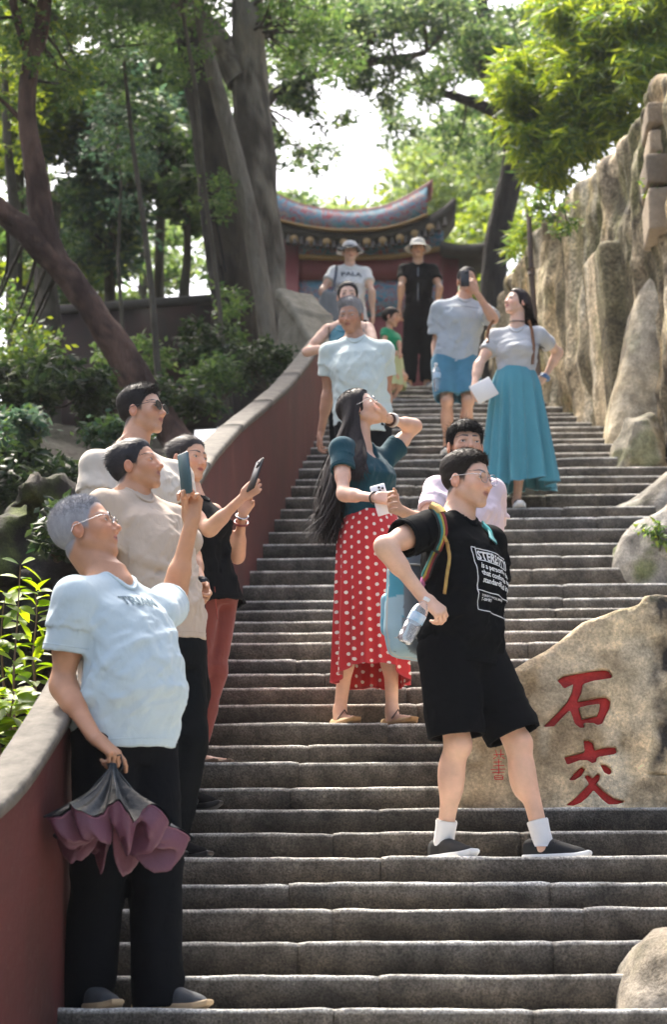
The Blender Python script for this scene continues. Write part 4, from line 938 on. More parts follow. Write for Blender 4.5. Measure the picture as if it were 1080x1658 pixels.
def add_hand(B, wr, d, pn, side, s=1.0, curl=(35, 40, 45, 50), thumb=(.55, .45, .45), spread=6, tcurl=20, fine=None):
    """side 'R'/'L'; d wrist->knuckles, pn out of the palm; returns key points"""
    d = nz(d); pn = nz(np.asarray(pn, float)-d*(np.asarray(pn, float)@d)); t = np.cross(d, pn)*(1 if side == 'R' else -1)
    kn = [(.036, .088), (.013, .092), (-.010, .087), (-.031, .078)]; ln = [.070, .078, .072, .056]; rd = [.0088, .0092, .0088, .0076]
    tips = []
    for i, ((kx, ky), l, r) in enumerate(zip(kn, ln, rd)):
        k = wr+(d*ky+t*kx)*s
        B.rc(wr+(d*.012+t*kx*.5)*s, k, .0165*s, .0115*s, .016*s)
        a = 0; p = k; dirl = d+t*math.tan(math.radians(spread))*(1.2-i)*.5
        dirl = nz(dirl)
        for j, fr in enumerate((.46, .3, .24)):
            a += math.radians(curl[i])*(.9, 1.15, .8)[j]
            v = dirl*math.cos(a)+pn*math.sin(a); q = p+v*l*fr*s
            B.rc(p, q, (r-.0006*j)*s, (r-.0006*(j+1))*s, .004*s); p = q
        tips.append(p)
    b = wr+(d*.022+t*.022)*s; v = nz(t*thumb[0]+d*thumb[1]+pn*thumb[2]); m1 = b+v*.042*s
    B.rc(b, m1, .0175*s, .012*s, .014*s); v2 = nz(v+d*math.sin(math.radians(tcurl))*1.0-t*math.sin(math.radians(tcurl))*.6); m2 = m1+v2*.032*s; m3 = m2+nz(v2+d*.2-t*.25)*.026*s
    B.rc(m1, m2, .011*s, .0098*s, .005*s); B.rc(m2, m3, .0098*s, .0078*s, .004*s)
    return dict(palm=wr+d*.055*s+pn*.02*s, tips=tips, thumb=m3, d=d, pn=pn, t=t, grip=wr+d*.085*s+pn*.035*s)
def add_head(B, c, R, hh, fem=False, jaw=1.0, fat=0.0):
    """head of height hh centred at c; R rows right, forward, up"""
    Q = lambda x, y, z: c+hh*(x*R[0]+y*R[1]+z*R[2])
    S = hh; e = lambda p, r, k=.03, sub=False: B.ell(Q(*p), np.array(r)*S, R, k*S, sub)
    e((0, -.06, .13), (.325, .42, .365)); e((0, .13, -.10), (.265+fat*.5, .27, .33), .08)
    jw = .20*jaw+fat
    for sgn in (-1, 1):
        B.rc(Q(sgn*jw, .0, -.20), Q(sgn*.07, .255, -.395), .085*S, .075*S, .08*S)
        e((sgn*.165, .235, -.115), (.10+fat*.3, .09, .10), .08)                 # cheek bone
        e((sgn*.15, .40, -.005), (.085, .07, .055), .05, True)                  # eye socket
        e((sgn*.148, .295, -.005), (.082, .075, .062), .02)                     # lids
        e((sgn*.345, -.03, -.05), (.035, .085, .125), .02)                      # ear
        e((sgn*.385, -.01, -.035), (.025, .042, .065), .012, True)
        e((sgn*.052, .385, -.165), (.04, .045, .036), .025)                     # nostril wing
    B.rc(Q(0, .36, .03), Q(0, .435, -.135), .032*S, .046*S, .035*S)
    e((0, .445, -.14), (.05, .045, .042), .02)
    e((0, .24, -.40), (.095 if not fem else .075, .085, .075), .05)             # chin
    B.rc(Q(-.15, .318, .085), Q(.15, .318, .085), .035*S, .035*S, .07*S)        # brow
    e((0, .285, -.26), (.13, .085, .09), .05)
    e((0, .352, -.236), (.082, .034, .021), .014); e((0, .345, -.285), (.07, .036, .026), .014)
    B.add(lambda P: sdf_ell(P, Q(0, .39, -.259), np.array((.085, .035, .0075))*S, R), Q(0, .39, -.259), .09*S, .006*S, True)
    for sgn in (-1, 1): e((sgn*.148, .37, -.008), (.060, .045, .013), .006, True)  # eye slit
    return Q
def head_color(V, c, R, hh, skin, hair=(.02, .018, .016), brow=1.0, lips=(.42, .15, .13), stub=0.0, lipk=1.0, front=.28):
    L = ((V-c)@R.T)/hh; x, y, z = np.abs(L[:, 0]), L[:, 1], L[:, 2]
    C = np.array(skin, float)[None]*(.86+.28*fbm(V*14, 3, 7)[:, None]); C[:, 1:] *= (.93+.14*fbm(V*6+5, 2, 9)[:, None])
    def mix(m, col): nonlocal C; m = np.clip(m, 0, 1)[:, None]; C = C*(1-m)+np.array(col)*m
    inh = (np.abs(L) < (.5, .6, .62)).all(1)
    red = np.array(skin)*np.array((1.02, .80, .76))
    mix(inh*.7*np.exp(-((x-.17)**2/.012+(z+.13)**2/.012))*(y > .1), red)
    mix(inh*.6*np.exp(-(x**2/.006+(z+.14)**2/.008))*(y > .36), red)
    mix(inh*.8*(x > .335)*(np.abs(z+.05) < .15), red)
    m = np.clip(1.6-np.sqrt((x/.105)**2+((z+.259)/.05)**2)*1.6, 0, 1)*(y > .27)*lipk; mix(inh*np.clip(m*2, 0, 1), lips)
    bz = .106+.014*np.clip((x-.05)/.1, 0, 1)-.22*np.clip(x-.18, 0, 1); th = .019*np.clip((.27-x)/.15, .2, 1)
    mix(inh*np.clip(1.5-np.abs(z-bz)/th, 0, 1)*(x > .045)*(x < .265)*(y > .15)*brow, hair)
    mix(inh*.75*np.clip(1.4-np.sqrt((np.clip(x-.148, -1, 1)/.075)**2+((z-.008)/.022)**2)*1.2, 0, 1)*(y > .2), np.array(skin)*.25)
    mix(inh*.6*(np.abs(z+.259) < .008)*(x < .09)*(y > .28), (.12, .04, .035))
    fl_ = np.interp(y, [-.8, -.36, -.2, -.1, -.03, .06, .11, .15, .22, .3, .5], [-.33, -.33, -.22, -.10, .02, -.02, -.06, .06, .19, front-.015, front])
    mix((x < .33)*inh*.8*np.clip((z-fl_+.035+.05*(fbm(V*90, 2, 5)-.5))/.07, 0, 1), hair)
    if stub:   # cropped hair growing on the sides and back of the head
        line = np.interp(y, [-.7, -.25, -.08, .02, .1, .16, .3], [-.34, -.30, -.12, -.06, -.05, .1, .3])
        mix((x < .335)*inh*stub*np.clip((z-line+.03*(fbm(V*80, 2, 6)-.5))/.09, 0, 1)*(y < .22), hair)
        mix(inh*.30*(np.array(hair).mean() < .1)*np.clip((-.17-z)/.1, 0, 1)*np.clip((y-.02)/.1, 0, 1)*np.clip((z+.50)/.06, 0, 1), np.array(skin)*.55)
    return C
def eyeballs(c, R, hh, look=(0, 0)):
    mb = []; out = []
    for sgn in (-1, 1):
        o = c+hh*(sgn*.148*R[0]+.295*R[1]-.005*R[2]); nu, nv = 14, 12
        th = np.linspace(0, math.pi, nu)[:, None]; ph = np.arange(nv)[None]*2*math.pi/nv
        ax = nz(R[1]+look[0]*R[0]+look[1]*R[2]); x = nz(np.cross(ax, R[2])); y = np.cross(x, ax)
        v = (np.cos(th)[..., None]*ax+np.sin(th)[..., None]*(np.cos(ph)[..., None]*x+np.sin(ph)[..., None]*y)).reshape(-1, 3)*hh*.0665*np.array([1, 1, 1])
        col = np.where(np.repeat(th.ravel() < .42, nv)[:, None], (.012, .008, .006), (.62, .58, .55))
        out.append((o+v, grid_faces(nu, nv, False, True), col))
    return out
skin_m = mat('skin', attr=True, rough=.44, sss=.10, noise=.26, nscale=16, bump=.22, bscale=170, bdist=.003, spec=.45)
def hair_mat(name, col, rough=.38):
    return mat(name, col, max(rough, .5), noise=.45, nscale=60, bump=.5, bscale=180, bdist=.003, stretch=(1, 1, .3), spec=.22)
def hair_cap(c, R, hh, top=.06, side=.03, front=.27, recede=0.0, nape=-.33, amp=.02, seed=1, h=.005, grain=(0, .3, .1), full=False, face=.0, fade=None, taper=.13):
    """cap of hair over the skull"""
    c32 = np.asarray(c, np.float32); Rt = np.asarray(R, np.float32)
    def f(P):
        L = (P-c32)@Rt.T/hh; x, y, z = L[:, 0], L[:, 1], L[:, 2]
        k = np.clip((z-.1)/.25, 0, 1); th = side+(top-side)*k
        if full: line = np.interp(y, [-.8, -.3, -.15, .0, .08, .14, .2, .28, .5], [nape, nape, -.35, -.32, -.30, -.05+face, .12, front-.02, front])
        else: line = np.interp(y, [-.8, -.36, -.2, -.1, -.03, .06, .11, .15, .22, .3, .5], [nape, nape, -.22, -.10, .02, -.02, -.06, .06, .19, front-.015, front])
        if fade is not None: line = np.maximum(line, np.where(y < .18, fade+.05*np.clip(y+.2, -.3, .3), -9))
        line = line+recede*np.clip((np.abs(x)-.06)/.12, 0, 1)*np.clip((y-.12)/.15, 0, 1)
        line = line+.05*(vnoise(np.stack([x*24, y*24, z*5], -1)+seed*3, seed)-.5)
        th = th*np.clip((z-line)/taper, .12, 1) if taper else th
        q = np.stack([x/(.325+th), (y+.06)/(.42+th), (z-.13)/(.365+th)], -1); r = np.sqrt((q**2).sum(1))
        d = (r-1)*.38
        cm = np.array(grain, np.float32); s = np.stack([x*20, y*20, z*20], -1); s = s-.82*(s@nz(cm).astype(np.float32))[:, None]*nz(cm).astype(np.float32)
        d = d-amp*(ridged(s*.9, 3, seed)-.5)*np.clip(k+.4, 0, 1)*np.clip((z-line)/.12, .15, 1)
        return (np.maximum(d, (line-z)*.8)*hh).astype(np.float32)
    e = hh*.75
    return nets(f, c-e, c+e, h)
def blades(V, F, c, R, hh, n, length, comb, lift=.35, wid=.0010, seed=1, jit=.30, topbias=True):
    """thin hair blades standing on a mesh"""
    r = np.random.default_rng(seed)
    a = V[F[:, 0]]; nrm_ = np.cross(V[F[:, 1]]-a, V[F[:, 3]]-a); nl = np.linalg.norm(nrm_, axis=1); ok = nl > 1e-9
    F = F[ok]; nrm_ = nrm_[ok]/nl[ok][:, None]
    L = ((V[F[:, 0]]-c)@R.T)/hh
    outw = (nrm_*(V[F[:, 0]]-c)).sum(1) > 0
    F = F[outw]; nrm_ = nrm_[outw]
    if len(F) == 0: return None
    i = r.integers(0, len(F), n); u = r.random((n, 2)); f = F[i]
    P = (V[f[:, 0]]*(1-u[:, :1])+V[f[:, 1]]*u[:, :1])*(1-u[:, 1:])+(V[f[:, 3]]*(1-u[:, :1])+V[f[:, 2]]*u[:, :1])*u[:, 1:]
    N = nrm_[i]; cm = nz(comb)@R
    D = N*lift+cm[None]*(1-lift)+r.normal(0, jit, (n, 3))*.6; D -= N*np.minimum((D*N).sum(1), 0)[:, None]; D /= np.linalg.norm(D, axis=1)[:, None]+1e-9
    S = np.cross(D, N); S /= np.linalg.norm(S, axis=1)[:, None]+1e-9
    zz = ((P-c)@R[2])/hh; l = (length*r.uniform(.5, 1.2, n)*np.clip((zz-.02)/.28, .22, 1))[:, None]
    b = P-N*.002
    V2 = np.stack([b-S*wid, b+S*wid, b+D*l*.55+S*wid*.8+N*l*.06, b+D*l*.55-S*wid*.8+N*l*.06, b+D*l], 1).reshape(-1, 3)
    k = np.arange(n)[:, None]*5
    return V2, k+np.array([[0, 1, 2, 3]]), k+np.array([[3, 2, 4]])
def wrinkle(P, fd, freq, amp, seed, oct=3):
    fd = nz(fd).astype(np.float32); q = P-.8*(P@fd)[:, None]*fd
    w = fbm(P*5, 2, seed+9)[:, None]-.5
    return (amp*(ridged(q*freq+w*1.2, oct, seed)-.52)).astype(np.float32)
def cloth(name, col, rough=.85, sheen=.15, noise=.10, crease=.42):
    if name in MATS: return MATS[name]
    m = mat(name, col, rough, noise=noise, nscale=7, bump=.25, bscale=420, bdist=.0015, sheen=sheen if max(col) > .05 else 0.0, spec=.2 if max(col) > .05 else .06)
    nt = m.node_tree; N = nt.nodes; L = nt.links; bp = [n for n in N if n.type == 'BUMP'][0]; tc = [n for n in N if n.type == 'TEX_COORD'][0]
    mp = N.new('ShaderNodeMapping'); mp.inputs['Rotation'].default_value = (.3, .5, .2); mp.inputs['Scale'].default_value = (1.0, 1.0, .55); L.new(tc.outputs['Object'], mp.inputs[0])
    t = N.new('ShaderNodeTexNoise'); t.inputs['Scale'].default_value = 17; t.inputs['Detail'].default_value = 3; t.inputs['Distortion'].default_value = .8; L.new(mp.outputs[0], t.inputs[0])
    b2 = N.new('ShaderNodeBump'); b2.inputs['Strength'].default_value = crease; b2.inputs['Distance'].default_value = .012; L.new(t.outputs[0], b2.inputs['Height']); L.new(b2.outputs[0], bp.inputs['Normal'])
    return m
def text_mesh(text, size, bold=0.0):
    import bmesh
    cu = bpy.data.curves.new('txt', 'FONT'); cu.body = text; cu.size = size; cu.offset = bold; cu.resolution_u = 2
    o = bpy.data.objects.new('txt', cu); COL.objects.link(o)
    dg = bpy.context.evaluated_depsgraph_get(); me = bpy.data.meshes.new_from_object(o.evaluated_get(dg)); bpy.data.objects.remove(o)
    bm = bmesh.new(); bm.from_mesh(me); bmesh.ops.triangulate(bm, faces=bm.faces)
    bmesh.ops.subdivide_edges(bm, edges=[e for e in bm.edges if e.calc_length() > .02], cuts=1); bmesh.ops.triangulate(bm, faces=bm.faces)
    V = np.array([v.co[:] for v in bm.verts]); bm.verts.index_update(); T = np.array([[v.index for v in f.verts] for f in bm.faces]); bm.free()
    return V, T
def rect2d(x0, y0, x1, y1, n=8):
    L = max(abs(x1-x0), abs(y1-y0)); V = []
    for i in range(n+1):
        t = i/n
        if abs(x1-x0) >= abs(y1-y0): V += [(x0+(x1-x0)*t, y0), (x0+(x1-x0)*t, y1)]
        else: V += [(x0, y0+(y1-y0)*t), (x1, y0+(y1-y0)*t)]
    T = []
    for i in range(n): a = 2*i; T += [(a, a+1, a+3), (a, a+3, a+2)]
    return np.array(V, float), np.array(T)
def cast_flat(V2, origin, right, up, bvh, lift=.0015):
    """2-D points -> on the surface seen along the outward normal"""
    n_ = nz(np.cross(right, up)); out_ = []
    for x, y in V2[:, :2]:
        p = origin+right*x+up*y; q = p+n_*.25
        loc, nr, idx, dist = bvh.ray_cast(Vector(q), Vector(-n_), .6)
        out_.append(np.array(loc)+n_*lift if loc is not None else p)
    return np.array(out_)
def tube_part(name, pts, r, m, parent, ns=8): return part(name, MB().add(*sweep(pts, r, ns)).me(name), m, parent)
def ring_pts(c, ax, r, n=20, e=1.0, x=None):
    ax = nz(ax); x = nz(np.cross(ax, (0.1, 0.2, 1)) if x is None else x); y = np.cross(ax, x)
    return [c+r*(math.cos(t)*x*e+math.sin(t)*y) for t in np.linspace(0, 2*math.pi, n)]

def person(sp):
    """build one person from a spec; returns dict with key frames"""
    H = sp['H']; s = H/1.70; fem = sp.get('fem', False); vox = sp.get('vox', .004)
    n0 = sp['step']; Yb = step_y(n0)+sp.get('dy', .14)
    k = {}
    feet = {}
    for sd_ in 'RL':
        fp = sp['foot'+sd_]; nst = fp.get('n', n0); Y = step_y(nst)+fp.get('dy', .13)
        p = W(fp['px'], 1000, Y); feet[sd_] = (np.array([p[0], Y, step_z(nst)]), fp['phi'])
    def at(t, Y=Yb): return W(t[0], t[1], Y+(t[2] if len(t) > 2 else 0))
    pel = at(sp['pelvis']); neck = at(sp['neck']); phc, phh = sp['phi_c'], sp.get('phi_h', sp['phi_c'])
    Rc, Rh = frame(phc), frame(phh)
    u = nz(neck-pel)
    sw = sp.get('sw', .112 if not fem else .098)*H; roll = sp.get('sh_roll', 0.0)
    sh = {}
    for sd_, g in (('R', 1), ('L', -1)):
        d = Rc[0]*math.cos(roll)*g+np.array([0, 0, math.sin(roll)*g]); sh[sd_] = neck-u*sp.get('shd', .074)*s+d*sw+Rc[1]*.005
        if 'sh'+sd_ in sp: sh[sd_] = sh[sd_]+np.array(sp['sh'+sd_])
    hip = {sd_: pel+Rh[0]*g*.088*s for sd_, g in (('R', 1), ('L', -1))}
    l1, l2 = sp.get('ua', .172)*H, sp.get('fa', .148)*H
    el, wr = {}, {}
    for sd_ in 'RL':
        A = sp.get('arm'+sd_)
        if A is None: continue
        el[sd_] = ray_sphere(A[0][0], A[0][1], sh[sd_], l1, A[0][2] == 'n'); wr[sd_] = ray_sphere(A[1][0], A[1][1], el[sd_], l2, A[1][2] == 'n')
        e1, e2 = np.linalg.norm(el[sd_]-sh[sd_])/l1, np.linalg.norm(wr[sd_]-el[sd_])/l2
        if e1 > 1.15 or e2 > 1.15: print('ARM', sp['id'], sd_, 'stretch', round(e1, 2), round(e2, 2))
    kn, an = {}, {}
    for sd_ in 'RL':
        fpos, fphi = feet[sd_]; ff = frame(fphi); an[sd_] = fpos+np.array([0, 0, .085*s])-ff[1]*.05*s
        t1, t2 = .245*H, .236*H
        dl = np.linalg.norm(an[sd_]-hip[sd_])
        if dl > t1+t2: t1 *= dl/(t1+t2)*1.003; t2 *= dl/(t1+t2)*1.02; print('LEG', sp['id'], sd_, 'stretch', round(dl/(.481*H), 2))
        kn[sd_] = ik(hip[sd_], an[sd_], t1, t2, ff[1]*.8+Rh[1]*.4)
    hy, hp, hr = sp['head_rot']; Hd = frame(hy, hp, hr); hh = sp.get('hh', .137*H)
    hc = at(sp['head'])
    B = Body(); T = sp.get('table', TORSO_F if fem else TORSO_M)
    fn, c, R = torso_fn(pel, neck, phh, phc, TORSO_F if fem else TORSO_M, s, sp.get('slim', -.010)); B.add(fn, c, R, .02)
    th = sp.get('thick', 1.0)*.95; af = .86 if fem else 1.0
    nb = neck-u*.03*s; ht = hc-Hd[2]*hh*.22-Hd[1]*hh*.10
    B.rc(nb, ht, .067*s*af*th, .061*s*af*th, .03)
    for g in (1, -1): B.rc(neck+u*.02*s-Rc[1]*.02*s, neck-u*.045*s+Rc[0]*g*sw*.6-Rc[1]*.012*s, .038*s*af, .038*s*af, .03)
    B.rc(neck-u*.025*s+Rc[0]*.03*s, sh['R']-Rc[0]*.02, .040*s*af, .048*s*af, .03); B.rc(neck-u*.025*s-Rc[0]*.03*s, sh['L']+Rc[0]*.02, .040*s*af, .048*s*af, .03)
    hands = {}
    for sd_ in 'RL':
        if sd_ not in el: continue
        a, e, w = sh[sd_], el[sd_], wr[sd_]; ax = nz(e-a); fx = nz(w-e)
        B.rc(a, a+ax*.06, .050*s*af*th, .049*s*af*th, .03)
        B.rc(a, e, .047*s*af*th, .038*s*af*th, .03); B.rc(a+ax*l1*.35, a+ax*l1*.6, .046*s*af*th, .044*s*af*th, .03)
        B.rc(e, w, .037*s*af*th, .0265*s*af, .025); B.rc(e+fx*l2*.12, e+fx*l2*.38, .040*s*af*th, .037*s*af*th, .03)
        hd = sp.get('hand'+sd_, {}); d = nz(np.asarray(hd.get('d', fx), float)); pn = hd.get('pn', Rc[0]*(-1 if sd_ == 'R' else 1))
        hands[sd_] = add_hand(B, w+fx*.012, d, pn, sd_, s*(.92 if fem else 1.0)*hd.get('s', 1.0), hd.get('curl', (30, 35, 40, 45)), hd.get('thumb', (.6, .6, .35)), hd.get('spread', 6), hd.get('tcurl', 20))
    for sd_ in 'RL':
        h_, kk, a = hip[sd_], kn[sd_], an[sd_]
        B.rc(h_+[0, 0, -.02], kk, .082*s*th, .053*s*th, .04); B.rc(kk, a, .047*s*th, .031*s, .03)
        v = nz(a-kk); back = -frame(feet[sd_][1])[1]
        B.ell(kk+v*.125*s+back*.020*s, (.050*s*th, .048*s*th, .105*s), rot_to(frame(feet[sd_][1])[1], -v), .04)
        B.ell(kk+nz(frame(feet[sd_][1])[1])*.02*s, (.038*s, .034*s, .045*s), None, .03)
        ff = frame(feet[sd_][1]); fl = sp.get('bare_foot', False); q_ = 1.0 if fl else .72; B.rc(a, feet[sd_][0]-ff[1]*.06*s+[0, 0, .045*s], .034*s, .034*s*q_, .02); B.rc(feet[sd_][0]-ff[1]*.05*s+[0, 0, .045*s], feet[sd_][0]+ff[1]*.11*s+[0, 0, .028*s], .034*s*q_, .022*s*q_, .03)
    Q = add_head(B, hc, Hd, hh, fem, sp.get('jaw', 1.0), sp.get('fat', 0.0))
    # --- fine where skin shows, coarse beneath clothes
    zones = []   # (lo, hi, keep)
    hr_ = hh*.66
    parts_ = []
    neck_low = neck-u*sp.get('neckline', .08)
    lo = np.minimum(hc-hr_, neck_low-.13); hi = np.maximum(hc+hr_, neck_low+.13); hlo, hhi = lo+.006, hi-.006
    def head_keep(V): return ((V-neck_low)@u > 0) & (V > hlo).all(1) & (V < hhi).all(1)
    V, F = nets(B.f(lo, hi), lo, hi, sp.get('hvox', vox*.8)); parts_.append(keep_faces(V, F, head_keep(V)))
    done = [head_keep]
    for sd_ in 'RL':
        if sd_ not in el: continue
        a, e, w = sh[sd_], el[sd_], wr[sd_]; st = a+nz(e-a)*sp.get('bare', .10); hk = hands[sd_]
        pts = np.array([st, e, w, hk['thumb'], *hk['tips']]); lo = pts.min(0)-.055; hi = pts.max(0)+.055
        def kp(V, st=st, e=e, w=w, a=a, hk=hk):
            dd = np.minimum(sdf_rc(V, st, e, .075, .07), np.minimum(sdf_rc(V, e, w, .065, .06), sdf_rc(V, w, w+hk['d']*.1, .09, .12))); return (dd < 0) & ((V-st)@nz(e-a) > -.0 if True else True) | ((dd < 0) & (np.linalg.norm(V-e, axis=1) < l2+.2) & (sdf_rc(V, e, w+hk['d']*.15, .075, .12) < 0))
        Bf = Body(); Bf.ops = B.ops
        V, F = nets(B.f(lo, hi), lo, hi, vox); V, F = keep_faces(V, F, kp(V.astype(np.float32)) & ~head_keep(V)); parts_.append((V, F)); done.append(lambda V, kp=kp: kp(V.astype(np.float32)))
    legv = sp.get('legs_bare')
    if legv:
        for sd_ in 'RL':
            kk, a = kn[sd_], an[sd_]; top_ = kk+nz(hip[sd_]-kk)*legv
            def kp(V, kk=kk, a=a, top_=top_): return (np.minimum(sdf_rc(V, top_, kk, .13, .09), sdf_rc(V, kk, a-[0, 0, .05], .085, .08)) < 0) & (V[:, 2] < top_[2]+.02)
            lo = np.minimum(np.minimum(kk, a), top_)-.1; hi = np.maximum(np.maximum(kk, a), top_)+.1
            lo[2] = a[2]-.1
            V, F = nets(B.f(lo, hi), lo, hi, vox*1.3); parts_.append(keep_faces(V, F, kp(V.astype(np.float32)))); done.append(lambda V, kp=kp: kp(V.astype(np.float32)))
    allp = np.array([pel, neck, *sh.values(), *el.values(), *kn.values(), *an.values()]); lo = allp.min(0)-.2; hi = allp.max(0)+.15
    lo[2] = min(feet['R'][0][2], feet['L'][0][2])-.0
    V, F = nets(B.f(), lo, hi, .014)
    m = np.zeros(len(V), bool)
    for dn in done: m |= dn(V)
    Fk = F[~m[F].all(1)]; V, Fk = keep_faces(V, Fk, np.ones(len(V), bool)); parts_.append((V, Fk))
    V, F = join(parts_)
    C = head_color(V, hc, Hd, hh, sp['skin'], sp.get('hair_col', (.02, .018, .016)), sp.get('brow', 1.0), sp.get('lips', (.42, .15, .13)), sp.get('stub', 0.0), 1.0, sp.get('front', .29))
    mb = MB().add(V, F, None, C)
    for v, f_, c_ in eyeballs(hc, Hd, hh, sp.get('look', (0, 0))): mb.add(v, f_, None, c_)
    base = np.array([(feet['R'][0][0]+feet['L'][0][0])/2, Yb, min(feet['R'][0][2], feet['L'][0][2])])
    root = thing('person', sp['label'], 'person', base)
    part('body', mb.me('body'), skin_m, root)
    k.update(root=root, pel=pel, neck=neck, u=u, Rc=Rc, Rh=Rh, sh=sh, hip=hip, el=el, wr=wr, kn=kn, an=an, Hd=Hd, hh=hh, hc=hc, hands=hands, feet=feet, s=s, sp=sp, fem=fem, phc=phc, phh=phh, vox=vox, Q=Q, l1=l1, l2=l2, B=B)
    return k
def shirt(k, m, hem=-.12, sleeve=.6, ease=.016, table=None, belly=0.0, slw=.072, neckr=.064, nk=(0, .016, .0), seed=1, wr=.036, fold=(.5, .2, 1), freq=12, vneck=0.0, name='shirt', collar=True, flare=0.0, bt=.28, h=None, hemcut=None):
    """T-shirt around the torso; hem as a fraction below the pelvis, sleeve as a fraction of the upper arm"""
    s, u, Rc = k['s'], k['u'], k['Rc']; pel, neck = k['pel'], k['neck']; Lt = np.linalg.norm(neck-pel)
    tb = [list(r) for r in (table or (TORSO_F if k['fem'] else TORSO_M))]
    for r in tb:
        if r[0] < -.05: r[1] = max(r[1], .150+flare); r[2] = max(r[2], .112+flare*.8)
        g = math.exp(-((r[0]-bt)/.32)**2)*belly; r[2] += g*.5; r[3] += g*.5; r[1] += g*.3
    tb[0][0] = min(tb[0][0], hem-.05)
    fn, c, R = torso_fn(pel, neck, k['phh'], k['phc'], tb, s, ease, tmin=hem, tmax=1.02)
    fin, _, _ = torso_fn(pel, neck, k['phh'], k['phc'], tb, s, ease-.015, tmin=hem-.3, tmax=hem+.10)
    nc = neck+u*.030*s+Rc[1]*nk[1]*s+u*nk[2]
    sl = {}
    for sd_ in 'RL':
        if sd_ in k['el'] and sleeve > 0:
            a, e = k['sh'][sd_], k['el'][sd_]; sl[sd_] = (a, a+(e-a)*sleeve, nz(e-a))
    sides = [(sd_, *v) for sd_, v in sl.items()]
    def f(P):
        d = fn(P)
        for g, sd_ in ((1, 'R'), (-1, 'L')):
            if sleeve > 0 and sd_ in k['el']: d = smin(d, sdf_rc(P, neck-u*.04*s+Rc[0]*g*.045*s, k['sh'][sd_], .040*s*max(.9, .95*k['sp'].get('thick', 1))+.006+ease*.4, .048*s*max(.9, .95*k['sp'].get('thick', 1))+.009+ease*.3), .03)
        for sd_, a, e, ax in sides:
            r1, r2 = .050*s*(.86 if k['fem'] else 1)*.95*k['sp'].get('thick', 1)+.012+ease*.3, slw*s*1.0
            q = smin(sdf_rc(P, a, e+ax*.06, r1, max(r2*1.03, r1*.9)), sdf_rc(P, a+(neck-u*.085*s-a)*.3, a, r1*.9, r1), .02)
            q = np.maximum(q, (P-e.astype(np.float32))@ax.astype(np.float32))
            d = smin(d, q, .03)
        hv = h or k['vox']*1.6
        fade = np.clip(((neck-u*.05).astype(np.float32)-P)@u.astype(np.float32)/.12, .15, 1)*np.clip((P-(pel+u*hem*Lt).astype(np.float32))@u.astype(np.float32)/.10, .35, 1)
        for sd_, a, e, ax in sides: fade = fade*np.where(sdf_rc(P, e, e+ax*.05, slw*s+.03, slw*s+.03) < 0, .3, 1)
        d = d-fade*np.maximum(-.004, wrinkle(P, fold, freq, wr, seed)+wrinkle(P, (fold[0]*-1, fold[1], fold[2]*.4), freq*.7, wr*.8, seed+5)+wrinkle(P, (1, .6, .15), freq*1.3, wr*.6, seed+7)*np.exp(-((P-pel.astype(np.float32))@u.astype(np.float32)-.1)**2/.02)-.004)
        if hv < .009:
            for sd_, a, e, ax in sides:   # hollow sleeve mouth
                q = sdf_rc(P, e-ax*.035, e+ax*.1, slw*s-.016, slw*s-.010); d = np.maximum(d, -q)
            d = np.maximum(d, -fin(P))
        if hemcut is not None: d = np.maximum(d, hemcut(P))
        # neck hole
        q = sdf_rc(P, nc+u*.0, nc+u*.14+Rc[1]*.03, neckr*s, neckr*s*1.05); d = np.maximum(d, -q)
        if vneck: d = np.maximum(d, -sdf_ell(P, nc+Rc[1]*.075*s-u*vneck*.45, (.05*s, .07*s, vneck), np.array([Rc[0], Rc[1], u]).astype(np.float32)))
        return d*.85
    pts = np.array([pel+u*hem*Lt, neck, *[v[1] for v in sl.values()], *k['sh'].values()]); lo = pts.min(0)-.21-belly*.6-flare; hi = pts.max(0)+.21+belly*.6+flare
    lo[2] = (pel+u*hem*Lt)[2]-.1; hi[2] = max(neck[2]+.05, pts[:, 2].max()+.12)
    V, F = nets(f, lo, hi, h or k['vox']*1.6)
    mb = MB().add(V, F)
    o = part(name, mb.me(name), m, k['root']); k['shirtVF'] = (V, F)
    if (h or k['vox']*1.6) < .0075: stitch(k, o, m, pel+u*(hem*Lt+.022), u, sides, hemcut is None)
    if collar and not vneck:
        bvh = bvh_of(k)
        pts = []
        for t in np.linspace(0, 2*math.pi, 33):
            r_ = (neckr+.004)*s; p = nc+r_*(math.cos(t)*Rc[0]+math.sin(t)*Rc[1]); q, nr, i_, d_ = bvh.ray_cast(Vector(p+u*.15), Vector(-u), .35)
            pts.append(np.array(q)+u*.001 if q is not None else p)
        pts = np.array(pts)
        for _ in range(5): pts[:-1] = (np.roll(pts[:-1], 1, 0)+pts[:-1]+np.roll(pts[:-1], -1, 0))/3
        pts[-1] = pts[0]
        part('collar', MB().add(*sweep(pts, .008*s, 8, cap=False)).me('collar'), m, o)
    return o
